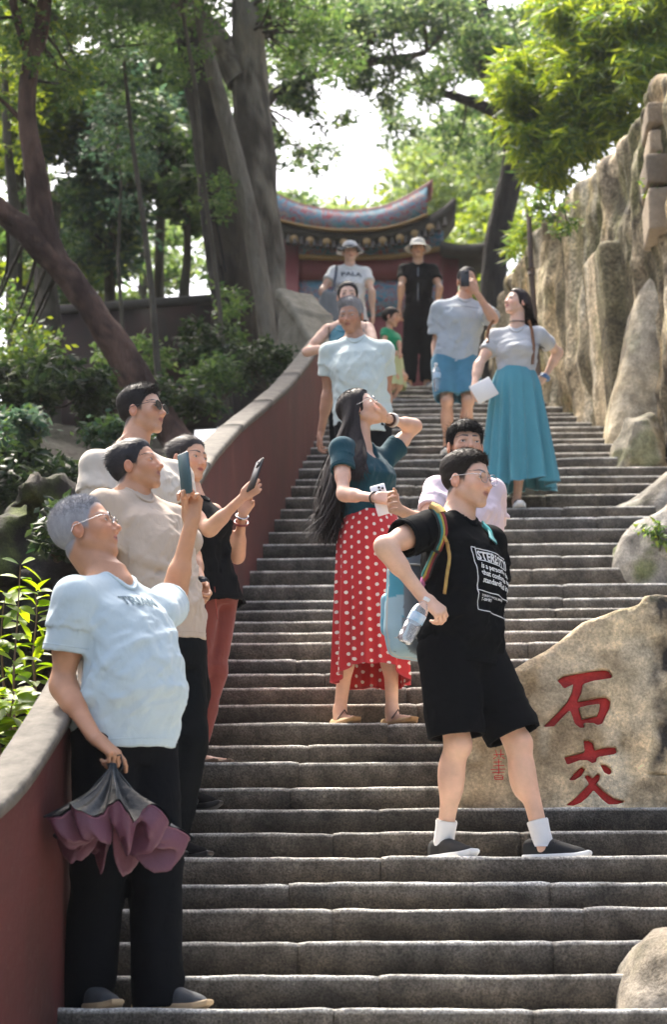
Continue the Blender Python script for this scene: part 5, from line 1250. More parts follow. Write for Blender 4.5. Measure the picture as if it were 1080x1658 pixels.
def stitch(k, o, m, c, u, sides, bottom=True):
    """raised hem seams round the bottom and the sleeve mouths"""
    bvh = bvh_of(k)
    def ring(c, ax, lim):
        x = nz(np.cross(ax, (0.3, .2, 1) if abs(ax[2]) < .9 else (1, .1, 0))); y = np.cross(ax, x); pts = []
        for t in np.linspace(0, 2*math.pi, 72, endpoint=False):
            d = math.cos(t)*x+math.sin(t)*y; l, n1, i, ds = bvh.ray_cast(Vector(c), Vector(d), lim)
            if l is None: continue
            l2, n2, i, ds2 = bvh.ray_cast(l+Vector(d)*.003, Vector(d), .04); q = np.array(l2 if l2 is not None else l); pts.append(q)
        if len(pts) < 50: return
        P = np.array(pts); r_ = np.linalg.norm(P-c, axis=1); md = np.median(r_); 
        P = P[(r_ < md*1.7)]; P = np.concatenate([P, P[:1]]); part('hem_seam', MB().add(*sweep(P, .0022, 5, cap=False)).me('hem_seam'), m, o)
    if bottom: ring(np.asarray(c), u, .4)
    for sd_, a, e, ax in sides: ring(e-ax*.018, ax, .16)
def bvh_of(k):
    from mathutils.bvhtree import BVHTree
    V, F = k['shirtVF']; return BVHTree.FromPolygons([tuple(v) for v in V], [tuple(f) for f in F])
def trousers(k, m, length=.97, ease=.018, rk=.075, ra=.066, seed=2, wr=.012, waist=.0, rh=.105, name='trousers', h=None, hollow=.05):
    """length: fraction of hip-knee-ankle covered"""
    s = k['s']; pel, u = k['pel'], k['u']
    fn, c, R = torso_fn(pel, k['neck'], k['phh'], k['phc'], TORSO_F if k['fem'] else TORSO_M, s, ease, tmin=-.3, tmax=waist)
    legs = []
    for sd_ in 'RL':
        hp, kk, a = k['hip'][sd_], k['kn'][sd_], k['an'][sd_]
        if length > .5: e = kk+(a-kk)*((length-.5)*2); legs.append((sd_, hp, kk, e, nz(a-kk)))
        else: e = hp+(kk-hp)*length*2; legs.append((sd_, hp, e, e, nz(kk-hp)))
    def f(P):
        d = fn(P)
        for sd_, hp, kk, e, ax in legs:
            if length > .5:
                q = smin(sdf_rc(P, hp-[0, 0, .03], kk, rh*s, rk*s), sdf_rc(P, kk, e+ax*.06, rk*s, ra*s), .03)
            else: q = sdf_rc(P, hp-[0, 0, .03], e+ax*.06, rh*s, ra*s)
            w = wrinkle(P, (0.6, .5, .12), 11, wr*1.1, seed); near = np.exp(-((P-np.asarray(kk, np.float32))**2).sum(1)/.04)+np.exp(-((P-np.asarray(e, np.float32))**2).sum(1)/.03)
            calm = np.clip((np.asarray(e, np.float32)-P)@ax.astype(np.float32)/.08, .2, 1); q = q-calm*(w*(.35+near)+wrinkle(P, (.1, .1, 1), 8, wr*.9, seed+3))
            q = np.maximum(q, (P-np.asarray(e, np.float32))@ax.astype(np.float32))
            d = smin(d, q, .025)
        for sd_, hp, kk, e, ax in legs:
            q = sdf_rc(P, e-ax*hollow, e+ax*.12, ra*s-.018, ra*s-.014); d = np.maximum(d, -q)
        return d*.85
    pts = np.array([pel, *[l[2] for l in legs], *[l[3] for l in legs]]); lo = pts.min(0)-.2; hi = pts.max(0)+.2; lo[2] += .1
    V, F = nets(f, lo, hi, h or k['vox']*1.8)
    return part(name, MB().add(V, F).me(name), m, k['root'])
def shoe(k, sd_, m_up, m_sole, kind='sneaker', s=None, sock=None, lace=None, sole_t=.026):
    s = s or k['s']; pos, phi = k['feet'][sd_]; R = frame(phi); g = 1 if sd_ == 'R' else -1
    o = np.asarray(pos, float)
    def loc(P): q = P-o.astype(np.float32); return q@R.T.astype(np.float32)
    def outl(x, y, e=0.0):   # foot outline, y from -.125 (heel) to .145 (toe)
        t = np.clip((y/s+.125)/.27, 0, 1); w = np.interp(t, [0, .12, .35, .65, .85, 1], [.024, .034, .034, .047, .042, .020]).astype(np.float32)*s
        cx = g*-.008*s*np.sin(t*3.1).astype(np.float32)*-1
        return np.maximum(np.abs(x-cx)-w-e, np.maximum(-.128*s-y-e, y-.148*s-e))
    def f_sole(P):
        q = loc(P); x, y, z = q[:, 0], q[:, 1], q[:, 2]
        rise = .018*s*np.clip((y/s-.08)/.07, 0, 1)**2
        return smax(outl(x, y, .006), np.maximum(rise-z, z-(sole_t*s+rise*.7)), .012)
    top = .062 if kind != 'flat' else .045
    def f_up(P):
        q = loc(P); x, y, z = q[:, 0], q[:, 1], q[:, 2]
        prof = np.interp(y/s, [-.13, -.06, 0, .06, .12, .15], [.098, .094, .090, .068, .050, .036] if kind != 'flat' else [.06, .05, .04, .036, .032, .026]).astype(np.float32)*s
        d = smax(outl(x, y, .0), z-prof, .045*s); d = smax(d, sole_t*s*.55+.018*s*np.clip((y/s-.08)/.07, 0, 1)**2-z, .005)
        hole = sdf_ell(P, o+R[1]*(-.055*s)+R[2]*(.105*s), (.030*s, .044*s, .03*s), R)
        if kind == 'flat': hole = sdf_ell(P, o+R[1]*(-.03*s)+R[2]*.066*s, (.036*s, .085*s, .05*s), R)
        return np.maximum(d, -hole)-.0015
    lo = o-[.19*s, .19*s, .01]; hi = o+[.19*s, .19*s, .13*s]
    V, F = nets(f_up, lo, hi, k['vox']*1.1); sh_ = part('shoe', mesh_np('shoe', V, F), m_up, k['root'])
    V, F = nets(f_sole, lo, hi, k['vox']*1.1); part('sole', mesh_np('sole', V, F), m_sole, sh_)
    if lace is not None:
        for j in range(4):
            y = .012+.022*j; z = .083-.010*j
            p = [o+R[0]*x*s+R[1]*(y+.008*(1 if (i % 2) else -1))*s+R[2]*(z-abs(x)*.35)*s for i, x in enumerate((-.026, 0, .026))]
            part('lace', MB().add(*sweep(p, .003*s, 6)).me('lace'), lace, sh_)
    if sock is not None:
        a = k['an'][sd_]; v = nz(k['kn'][sd_]-a); b0 = o-R[1]*.05*s+[0, 0, .055*s]
        ring = [(b0+[0, 0, .004*s], .040), (b0+[0, 0, .016*s], .0425), (a+v*.0, .0430), (a+v*.02, .0425), (a+v*.045, .0425), (a+v*.065, .0440), (a+v*.08, .0455), (a+v*.086, .043)]
        part('sock', MB().add(*sweep([p for p, r in ring], [r*s for p, r in ring], 18)).me('sock'), sock, k['root'])
    return sh_
def skirt(k, m, top, waist_r, hem_fn, hip_r, hem_r, pleats=12, pamp=.03, seed=1, tilt=(0, 0), dots=False, name='skirt', ns=120, nv=46, depth=.8, lean=(0, 0)):
    """lofted skirt with hanging folds. hem_fn(theta) -> world z of the hem"""
    R = k['Rh']; pel = k['pel']; s = k['s']; r_ = np.random.default_rng(seed)
    th = np.arange(ns)*2*math.pi/ns; zt = top; V = []; U = []
    hem = np.array([hem_fn(t) for t in th]); ph = r_.uniform(0, 6.28, 4)
    wave = (1-2*np.abs(np.sin(th*pleats*.5+ph[0]+.8*np.sin(th*2+ph[2])))**.8)*.7+np.sin(th*(pleats*.62)+ph[1])*.45
    for j in range(nv):
        t = j/(nv-1); z = zt+(hem-zt)*t; tt = (zt-z)
        hz = zt-(pel[2]-.02)
        r = np.where(tt < hz, waist_r+(hip_r-waist_r)*np.sin(np.clip(tt/hz, 0, 1)*1.57), hip_r+(hem_r-hip_r)*np.clip((tt-hz)/(zt-hem.mean()-hz), 0, 1.1)**1.0)
        r = r+wave*pamp*np.clip((tt-.04)/(zt-hem.mean()), 0, 1)**.9
        c = np.array([pel[0]+lean[0]*t, pel[1]+lean[1]*t])
        dx = R[0][:2][None]*(np.cos(th)*r)[:, None]+R[1][:2][None]*(np.sin(th)*r*depth)[:, None]
        V.append(np.column_stack([c+dx, z])); U.append(np.column_stack([th/(2*math.pi)*2*math.pi*(hip_r*.92), z-zt]))
    A = np.concatenate(V); uv = np.concatenate(U)
    B_ = A.copy(); cen = np.repeat(np.array([[pel[0], pel[1]]]), len(A), 0); dirn = (A[:, :2]-cen); dirn /= np.linalg.norm(dirn, axis=1)[:, None]; B_[:, :2] -= dirn*.004; B_[-ns:, 2] += .002
    VV = np.concatenate([A, B_[-ns*12:]]); UU = np.concatenate([uv, uv[-ns*12:]])
    F1 = grid_faces(nv, ns, False, True); F2 = grid_faces(12, ns, False, True)[:, ::-1]+len(A)
    e = []
    for i in range(ns): j = (i+1) % ns; e.append(((nv-1)*ns+i, (nv-1)*ns+j, len(A)+11*ns+j, len(A)+11*ns+i))
    return part(name, mesh_np(name, VV, np.concatenate([F1, F2, e]), None, None, UU), m, k['root'])
def glasses(k, m, lens=None, r=.088, dark=False):
    Q = lambda x, y, z: k['hc']+k['hh']*(x*k['Hd'][0]+y*k['Hd'][1]+z*k['Hd'][2]); hh = k['hh']; Hd = k['Hd']
    mb = MB()
    for sgn in (-1, 1):
        c = Q(sgn*.155, .425, -.005); ax = nz(Hd[1]+Hd[0]*sgn*.12)
        pts = [c+hh*(r*1.25*math.cos(a)*Hd[0]+r*.95*math.sin(a)*Hd[2]) for a in np.linspace(0, 2*math.pi, 25)]
        mb.add(*sweep(pts, .0013, 6, cap=False))
        mb.add(*sweep([Q(sgn*.26, .41, .02), Q(sgn*.335, .33, .03), Q(sgn*.375, .1, .02), Q(sgn*.375, -.06, .02), Q(sgn*.37, -.12, -.05)], .0014, 6))
    mb.add(*sweep([Q(-.05, .44, .01), Q(0, .455, .02), Q(.05, .44, .01)], .0014, 6))
    gl = part('glasses', mb.me('glasses'), m, k['root'])
    for sgn in (-1, 1):
        c = Q(sgn*.155, .425, -.005); n = 20
        ring = np.array([c+hh*(r*1.25*math.cos(a)*Hd[0]+r*.95*math.sin(a)*Hd[2]) for a in np.arange(n)*2*math.pi/n]); V = np.concatenate([ring, ring-Hd[1]*.0012, [c+Hd[1]*.001], [c-Hd[1]*.0015]])
        T = [(2*n, i, (i+1) % n) for i in range(n)]+[(2*n+1, n+(i+1) % n, n+i) for i in range(n)]
        part('lens', mesh_np('lens', V, None, np.array(T)), lens, gl)
    return gl
def wristband(k, sd_, m, off=.0, r=.034, w=.005, name='bracelet', flat=None):
    a, b = k['el'][sd_], k['wr'][sd_]; ax = nz(b-a); c = b-ax*off; rr = r*k['s']
    return part(name, MB().add(*sweep(ring_pts(c, ax, rr, 24), w, 8, cap=False)).me(name), m, k['root'])
def phone(name, label, c, R, col, lens=True, size=(.037, .077, .0045)):
    """R rows: width, length, back normal"""
    t = thing(name, label, 'phone', c)
    part('case', MB().add(*box(c, size, R, .004)).me('case', False), col, t)
    part('screen', MB().add(*box(c-R[2]*(size[2]+.0004), (size[0]-.003, size[1]-.003, .0006), R)).me('screen', False), mat('screen_glass', (.01, .012, .014), .12, spec=.6), t)
    if lens:
        cb = c+R[0]*.014+R[1]*.052+R[2]*(size[2]+.001); bm_ = part('camera_bump', MB().add(*box(cb, (.018, .019, .002), R, .001)).me('camera_bump', False), col, t)
        for dx, dy in ((-.008, .008), (-.008, -.008), (.008, 0)):
            v, f_ = lathe([(0, .0035), (.0062, .0035), (.0066, .002), (.0066, 0)], 14, cb+R[0]*dx+R[1]*dy, R[2]); part('camera_lens', MB().add(v, f_).me('camera_lens'), mat('lens_black', (.008, .008, .01), .1, spec=.7), bm_)
    return t
# ================================================================== PEOPLE: the cast
lens_clear = mat('clear_lens', (1, 1, 1), .03, trans=1.0, ior=1.05)
lens_dark = mat('dark_lens', (.02, .02, .02), .08, spec=.6)
black_m = mat('black_plastic', (.012, .012, .013), .35)
steel_m = mat('steel', (.5, .5, .5), .25, metal=1.0)
gold_m = mat('gold_wire', (.55, .38, .16), .3, metal=1.0)
white_rub = mat('white_rubber', (.72, .72, .70), .6, noise=.1)
black_knit = cloth('black_knit', (.005, .0055, .007))
def short_hair(k, m, n=2600, length=.022, comb=(0, .35, .9), lift=.5, seed=1, **kw):
    V, F = hair_cap(k['hc'], k['Hd'], k['hh'], seed=seed, h=k['vox']*1.15, **kw)
    if len(V) == 0: return
    mb = MB().add(V, F); b = blades(V, F, k['hc'], k['Hd'], k['hh'], n, length, comb, lift, seed=seed)
    if b is not None: mb.add(*b)
    b = blades(V, F, k['hc'], k['Hd'], k['hh'], n//9, length*1.5, comb, min(.7, lift+.3), wid=.0006, seed=seed+50, jit=.5)
    if b is not None: mb.add(*b)
    return part('hair', mb.me('hair'), m, k['root'])
def long_hair(k, m, n, ends, seed=1, root_box=None, wid=.010, wave=.012, nseg=16, side=0.0, part_x=.0, name='hair', capkw={}):
    """locks falling from the crown. ends(i, a) -> list of world control points after the head"""
    V, F = hair_cap(k['hc'], k['Hd'], k['hh'], seed=seed, h=k['vox']*1.3, top=.05, side=.045, full=True, amp=.012, grain=(0, -.4, -1), **capkw)
    mb = MB().add(V, F); r = np.random.default_rng(seed); hc, Hd, hh = k['hc'], k['Hd'], k['hh']
    VV = []; FF = []; nv = 0
    for i in range(n):
        th = r.uniform(0, 2*math.pi); el = r.uniform(.0, 1.0)
        # point on the cap: th round the head (0 = front), el up
        x = math.sin(th); y = math.cos(th); z = .05+.5*el; rr = math.sqrt(max(0, 1-((z-.13)/.43)**2))
        x *= .37*rr; y = y*.46*rr-.06
        if y > .16 and z < .33: continue
        p0 = hc+hh*(x*Hd[0]+y*Hd[1]+z*Hd[2])
        pts = ends(p0, x, y, z, r)
        if pts is None: continue
        P = np.array([p0, *pts]); t = np.linspace(0, 1, len(P)); tt = np.linspace(0, 1, nseg)
        # Catmull-like smooth
        C = np.stack([np.interp(tt, t, P[:, j]) for j in range(3)], -1)
        for _ in range(3): C[1:-1] = (C[:-2]+2*C[1:-1]+C[2:])/4
        ph = r.uniform(0, 6.28); am = wave*r.uniform(.4, 1.2)*tt**1.3
        C[:, 0] += am*np.sin(tt*9+ph); C[:, 1] += am*np.cos(tt*8+ph*1.3)
        tg = np.gradient(C, axis=0); out_ = C-hc; out_[:, 2] *= .2; S = np.cross(tg, out_); S /= np.linalg.norm(S, axis=1)[:, None]+1e-9
        w = wid*r.uniform(.5, 1.2)*np.interp(tt, [0, .15, .7, 1], [.5, 1, .9, .08])
        O = np.cross(S, tg); O /= np.linalg.norm(O, axis=1)[:, None]+1e-9
        rows = np.stack([C-S*w[:, None], C+O*w[:, None]*.35, C+S*w[:, None]], 1).reshape(-1, 3)
        VV.append(rows); FF.append(grid_faces(nseg, 3)+nv); nv += len(rows)
    mb.add(np.concatenate(VV), np.concatenate(FF))
    return part(name, mb.me(name), m, k['root'])
def decal(k, polys, origin, right, up, m, name, bvh=None, parent=None, lift=.0045):
    bvh = bvh or bvh_of(k); mb = MB()
    for V2, T in polys: mb.add(cast_flat(V2, origin, right, up, bvh, lift), None, T)
    return part(name, mb.me(name, False), m, parent or k['root'], label='')
def put_text(txt, size, x, y, bold=0.0, sx=1.0):
    V, T = text_mesh(txt, size, bold); V = V.copy(); V[:, 0] = V[:, 0]*sx+x; V[:, 1] += y; return V, T

SK_TAN, SK_FAIR, SK_MID = (.50, .255, .145), (.68, .43, .31), (.58, .33, .215)
# ---------------------------------------------------------------- 1 elderly man with the umbrella
def elder():
    sp = dict(id='elder', label='grey-haired man in pale blue T-shirt raising a phone, folded umbrella in other hand', H=1.68, step=0, dy=.13, vox=.0042,
        pelvis=(202, 1185), neck=(184, 939, 0.0), phi_c=52, phi_h=50, head=(138, 860, .02), head_rot=(82, 20, 0), hh=.252, jaw=1.05, fat=.02,
        footR=dict(px=168, phi=38, dy=.14), footL=dict(px=285, phi=68, dy=.14), skin=SK_TAN, hair_col=(.30, .30, .32), brow=.5, stub=.8, thick=1.12, shd=.098,
        armR=((100, 1108, 'n'), (150, 1190, 'n')), armL=((280, 968, 'f'), (309, 850, 'n')), sw=.118,
        handR=dict(d=W(190, 1225, 7.4)-W(150, 1192, 7.4), pn=(.3, .2, -1), curl=(18, 55, 60, 62), thumb=(.5, .6, .3)),
        handL=dict(d=(0.02, -.05, 1), pn=(-.35, -.9, .1), curl=(62, 58, 55, 52), thumb=(-.1, .9, .6), tcurl=30), bare=.12)
    k = person(sp)
    gh = hair_mat('grey_hair', (.33, .33, .35), .6)
    short_hair(k, gh, 9000, .011, (0, .2, .6), .5, 3, top=.026, side=.010, front=.32, recede=.05, amp=.006)
    m = cloth('pale_blue_cotton', (.47, .565, .60), .9)
    o = shirt(k, m, hem=-.13, sleeve=.62, ease=.015, belly=.07, slw=.084, seed=4, fold=(.75, .2, .7), flare=.012)
    R = k['Rc']; org = k['neck']+R[1]*.10-k['u']*.13-R[0]*.085
    rt = nz(-R[0]+R[1]*.2+np.array([0, 0, .12])); up = k['u']
    decal(k, [put_text('TRIAM', .05, 0, 0, .0012, 1.15)], k['neck']+R[0]*.07-k['u']*.125, rt, up, mat('grey_print', (.10, .16, .2), .9), 'lettering', parent=o)
    trousers(k, cloth('navy_trousers', (.0035, .0045, .0065), .85), 1.09, .026, .090, .084, 7, .013, -.03, .115)
    mu = mat('grey_suede', (.045, .05, .055), .8, noise=.2, nscale=20); so = mat('tan_rubber', (.42, .30, .17), .7)
    for f in 'RL': shoe(k, f, mu, so, lace=mat('blue_lace', (.02, .12, .18), .8))
    glasses(k, steel_m, lens_clear)
    hl = k['hands']['L']; ph = W(299, 767, k['wr']['L'][1]-.055)
    Rp = np.array([nz((.55, -.8, .0)), nz((-.12, -.05, 1)), np.cross(nz((.55, -.8, .0)), nz((-.12, -.05, 1)))])
    phone('phone', 'dark teal-backed phone held up by the grey-haired man', ph, Rp, mat('teal_case', (.05, .10, .115), .35), lens=False)
    return k
# folded umbrella hanging from the hand
def umbrella(k):
    h = k['hands']['R']['grip']; Y = h[1]-.06
    top = W(176, 1232, Y); cen = W(182, 1372, Y)
    t = thing('umbrella', 'half folded umbrella, glossy dark panels over mauve lining, hanging from a hand', 'umbrella', cen)
    ax = nz(np.array([.06, -.30, -.95])); e1 = nz(np.cross(ax, (0, .2, 1))); e1 = e1 if e1[0] > 0 else -e1; e2 = np.cross(e1, ax); e2 = e2 if e2[2] > 0 else -e2
    ns, nv = 192, 22; th = np.arange(ns)*2*math.pi/ns; r_ = np.random.default_rng(5)
    nzr = lambda f, sd_: fbm(np.column_stack([np.cos(th)*f, np.sin(th)*f, np.full(ns, sd_)]), 3, 3)-.5
    RX = .175+.03*np.sin(th*8+.6)+.07*nzr(3, 1.3); RX += .07*np.exp(-(np.minimum(th, 2*math.pi-th)**2)/.03)+.05*np.exp(-((th-3.0)**2)/.04)
    RY = RX*.72
    dep = .215+.024*np.sin(th*8+2.4)+.06*nzr(5, 4.1)
    base_ = top+np.array([.012, -.0, -.012])
    def at_(rx, ry, d): return base_+ax*d[:, None]+e1*(np.cos(th)*rx)[:, None]+e2*(np.sin(th)*ry)[:, None]
    A = []
    for j in range(nv):
        q = j/(nv-1); bulge = .06*math.sin(q*math.pi); pl = 1+.10*np.sin(th*16+2)*q*(1-q)*3
        A.append(at_((RX*(q**1.5)+.014)*pl, (RY*(q**1.5)+.014)*pl, dep*q**.85))
    part('canopy', mesh_np('canopy', np.concatenate(A), grid_faces(nv, ns, False, True)), mat('silver_canopy', (.004, .009, .012), .30, noise=.5, nscale=9, spec=.22, metal=.0, bump=.5, bscale=30, bdist=.01), t)
    B_ = []; nw = 30
    for j in range(nw):
        q = j/(nw-1)          # rim -> centre
        f = math.sin(q*math.pi)**.7
        ruf = .030*np.sin(th*8+.6+5*q)*f+.026*np.sin(th*17+7*q+1)*f+.06*nzr(6+6*q, q*3)*f
        sc_ = (1-q)**.85
        B_.append(at_(RX*sc_*.985+.004+.022*np.sin(th*5+4*q)*f, RY*sc_*.985+.004+.016*np.sin(th*6+3*q)*f, dep*(1-.15*q)+.055*math.sin(min(1, q*3)*math.pi/2)*(1-q)+ruf*.75+.045*math.sin(q*math.pi)-.02*q**2+.004))
    part('lining', mesh_np('lining', np.concatenate(B_), grid_faces(nw, ns, False, True)), mat('mauve_cloth', (.115, .038, .060), .55, noise=.3, bump=.6, bscale=40, bdist=.006), t)
    hem_ = at_(RX, RY, dep+.003); part('rim_piping', MB().add(*sweep(np.concatenate([hem_, hem_[:1]]), .004, 6, cap=False)).me('rim_piping'), mat('mauve_piping', (.17, .06, .095), .5), t)
    for i in range(8):
        q = int(i*ns/8+6) % ns; p = at_(RX*1.0, RY*1.0, dep)[q]; m_ = at_(RX*.36+.016, RY*.36+.016, dep*.555)[q]
        part('rib', MB().add(*sweep([base_, m_, p], .0018, 6)).me('rib'), mat('dark_rib', (.05, .06, .065), .4), t)
    part('handle', MB().add(*sweep([base_+ax*.02, h, h+[-.0, 0, .035]], .009, 10)).me('handle'), black_m, t)
    c = h+np.array([.035, -.02, -.0]); part('wrist_strap', MB().add(*sweep([h+[0, -.01, .01], c+[.01, 0, .02], c+[.018, 0, -.02], c+[0, 0, -.04], h+[0, -.01, -.03]], .003, 6)).me('wrist_strap'), black_m, t)
# ---------------------------------------------------------------- 2 beige man
def beige():
    k = person(dict(id='beige', label='man with swept dark hair in plain beige T-shirt standing behind the grey-haired man', H=1.73, step=5, dy=.12, vox=.0045,
        pelvis=(268, 1032), neck=(216, 799), phi_c=48, phi_h=55, head=(221, 757, 0), head_rot=(74, 16, 0), hh=.236, jaw=1.08,
        footR=dict(px=262, phi=50), footL=dict(px=296, phi=60), skin=SK_TAN, stub=.55, thick=1.02, shd=.09,
        armR=((165, 930, 'n'), (185, 1010, 'n')), armL=((308, 898, 'f'), (325, 950, 'n')), handL=dict(curl=(30, 35, 40, 40))))
    short_hair(k, hair_mat('dark_hair_a', (.022, .022, .026)), 5000, .026, (0, -.9, -.05), .10, 5, top=.06, side=.028, front=.29, amp=.02, grain=(0, 1, .2))
    shirt(k, cloth('beige_cotton', (.48, .385, .30), .9), hem=-.06, sleeve=.66, ease=.012, slw=.076, seed=8, fold=(.6, .3, .8), belly=.03)
    trousers(k, cloth('black_trousers', (.005, .0065, .008), .8), .96, .022, .085, .075, 9)
    for f in 'RL': shoe(k, f, cloth('black_shoe', (.006, .006, .007)), black_m)
    # watch
    a, b = k['el']['L'], k['wr']['L']; ax = nz(b-a); part('watch', MB().add(*sweep(ring_pts(b-ax*.02, ax, .034, 24), .007, 8, cap=False)).add(*box(b-ax*.02+np.array([.012, -.034, .0]), (.018, .007, .02), rot_to((0, 1, 0)), .004)).me('watch'), black_m, k['root'])
    return k
# ---------------------------------------------------------------- 3 tall man in cream with sunglasses
def cream():
    k = person(dict(id='cream', label='tall man in cream T-shirt and dark sunglasses at the back of the left group', H=1.79, step=7, dy=.12, vox=.0048,
        pelvis=(262, 962), neck=(212, 730), phi_c=32, phi_h=40, head=(230, 667, 0), head_rot=(70, 8, 0), hh=.236,
        footR=dict(px=285, phi=40), footL=dict(px=308, phi=70), skin=SK_MID, stub=.7, shd=.095,
        armR=((155, 860, 'n'), (175, 940, 'n')), armL=((287, 858, 'n'), (292, 930, 'n'))))
    short_hair(k, hair_mat('dark_hair_b', (.018, .016, .016)), 6000, .018, (0, .6, .4), .22, 9, top=.070, side=.010, front=.28, amp=.016, grain=(0, 1, .3))
    shirt(k, cloth('cream_cotton', (.56, .51, .43), .9), hem=-.06, sleeve=.66, ease=.014, slw=.076, seed=12, fold=(-.5, .2, .8))
    trousers(k, MATS['black_trousers'], .96, .022, .085, .075, 13)
    for f in 'RL': shoe(k, f, MATS['black_shoe'], black_m)
    glasses(k, black_m, lens_dark, .10)
    return k
# ---------------------------------------------------------------- 4 woman in the black vest
def vest():
    k = person(dict(id='vest', label='woman in black sleeveless top and rust red trousers photographing with a phone', H=1.53, step=9, dy=.12, vox=.0045, fem=True,
        pelvis=(342, 948), neck=(312, 800), phi_c=62, phi_h=60, head=(305, 744, 0), head_rot=(52, -2, 0), hh=.226,
        footR=dict(px=312, phi=65), footL=dict(px=334, phi=75), skin=SK_MID, thick=1.08,
        armR=((338, 858, 'n'), (392, 806, 'n')), armL=((384, 902, 'f'), (392, 836, 'n')),
        handR=dict(d=(.75, -.1, .6), pn=(-.3, .9, .1), curl=(45, 48, 50, 52), thumb=(.2, .8, .3)), handL=dict(d=(.45, -.1, .85), pn=(.2, -.5, .6), curl=(48, 50, 52, 54), thumb=(.4, .8, .5)), bare=.02))
    hm = hair_mat('tied_dark_hair', (.035, .03, .03), .4)
    V, F = hair_cap(k['hc'], k['Hd'], k['hh'], top=.03, side=.03, front=.30, full=False, amp=.016, seed=4, h=.005, grain=(0, -1, -.1))
    mb = MB().add(V, F); b = blades(V, F, k['hc'], k['Hd'], k['hh'], 2200, .05, (0, -1, -.15), .06, seed=4, jit=.15); mb.add(*b)
    Q = k['Q']; mb.add(*sweep([Q(0, -.46, .0), Q(0, -.58, -.04), Q(0, -.62, -.14)], [.02, .035, .012], 12)); part('hair', mb.me('hair'), hm, k['root'])
    shirt(k, cloth('black_vest', (.005, .006, .007), .8), hem=-.22, sleeve=0, ease=.014, seed=14, fold=(.2, .2, 1), neckr=.066, flare=.02)
    trousers(k, cloth('rust_trousers', (.19, .045, .035), .8), .94, .012, .072, .056, 15, .012, -.12, .095)
    for f in 'RL': shoe(k, f, mat('bronze_leather', (.30, .16, .07), .4), mat('brown_sole', (.10, .06, .035), .7), kind='flat')
    beads = part('bracelet', MB().add(*sweep(ring_pts(k['wr']['L']-nz(k['wr']['L']-k['el']['L'])*.035, nz(k['wr']['L']-k['el']['L']), .033, 26), .0055, 8, cap=False)).me('bracelet'), mat('red_beads', (.22, .03, .025), .3), k['root'])
    wristband(k, 'L', steel_m, .0, .031, .006, 'watch')
    p = W(413, 769, k['wr']['R'][1]-.05); Rp = np.array([nz((.5, -.85, .1)), nz((.30, .05, .95)), nz(np.cross(nz((.5, -.85, .1)), nz((.30, .05, .95))))])
    if Rp[2][1] > 0: Rp[2] *= -1; Rp[0] *= -1
    phone('phone', 'black phone with camera lenses held by the woman in black', p, Rp, mat('black_case', (.012, .013, .015), .35))
    # drawstring
    tube_part('drawstring', [W(347, 950, k['pel'][1]-.14), W(350, 985, k['pel'][1]-.145), W(352, 1003, k['pel'][1]-.14)], .003, mat('rust_cord', (.35, .07, .05), .8), k['root'])
    return k
# ---------------------------------------------------------------- 5 woman in the polka-dot skirt
def polka_mat():
    m = bpy.data.materials.new('polka_dots'); m.use_nodes = True; nt = m.node_tree; N = nt.nodes; L = nt.links; b = N['Principled BSDF']; b.inputs['Roughness'].default_value = .75; b.inputs['Sheen Weight'].default_value = .1
    uv = N.new('ShaderNodeUVMap'); uv.uv_map = 'UVMap'; sx = N.new('ShaderNodeSeparateXYZ'); L.new(uv.outputs[0], sx.inputs[0])
    def M(op, a, c=None, d=None):
        n_ = N.new('ShaderNodeMath'); n_.operation = op
        for i, v in enumerate((a, c, d)):
            if v is None: continue
            if isinstance(v, (int, float)): n_.inputs[i].default_value = v
            else: L.new(v, n_.inputs[i])
        return n_.outputs[0]
    P = .046; ang = .5
    u = M('ADD', M('MULTIPLY', sx.outputs[0], math.cos(ang)/P), M('MULTIPLY', sx.outputs[1], math.sin(ang)/P)); v = M('SUBTRACT', M('MULTIPLY', sx.outputs[1], math.cos(ang)/P), M('MULTIPLY', sx.outputs[0], math.sin(ang)/P))
    v = M('MULTIPLY', v, 1.0); fl = M('FLOOR', v); u2 = M('ADD', u, M('MULTIPLY', fl, .5))
    du = M('SUBTRACT', M('FRACT', u2), .5); dv = M('SUBTRACT', M('FRACT', v), .5)
    d = M('SQRT', M('ADD', M('MULTIPLY', du, du), M('MULTIPLY', dv, dv)))
    k_ = M('LESS_THAN', d, .19)
    mx = N.new('ShaderNodeMix'); mx.data_type = 'RGBA'; L.new(k_, mx.inputs[0]); mx.inputs[6].default_value = (.46, .014, .018, 1); mx.inputs[7].default_value = (.72, .66, .58, 1)
    L.new(mx.outputs[2], b.inputs['Base Color']); return m
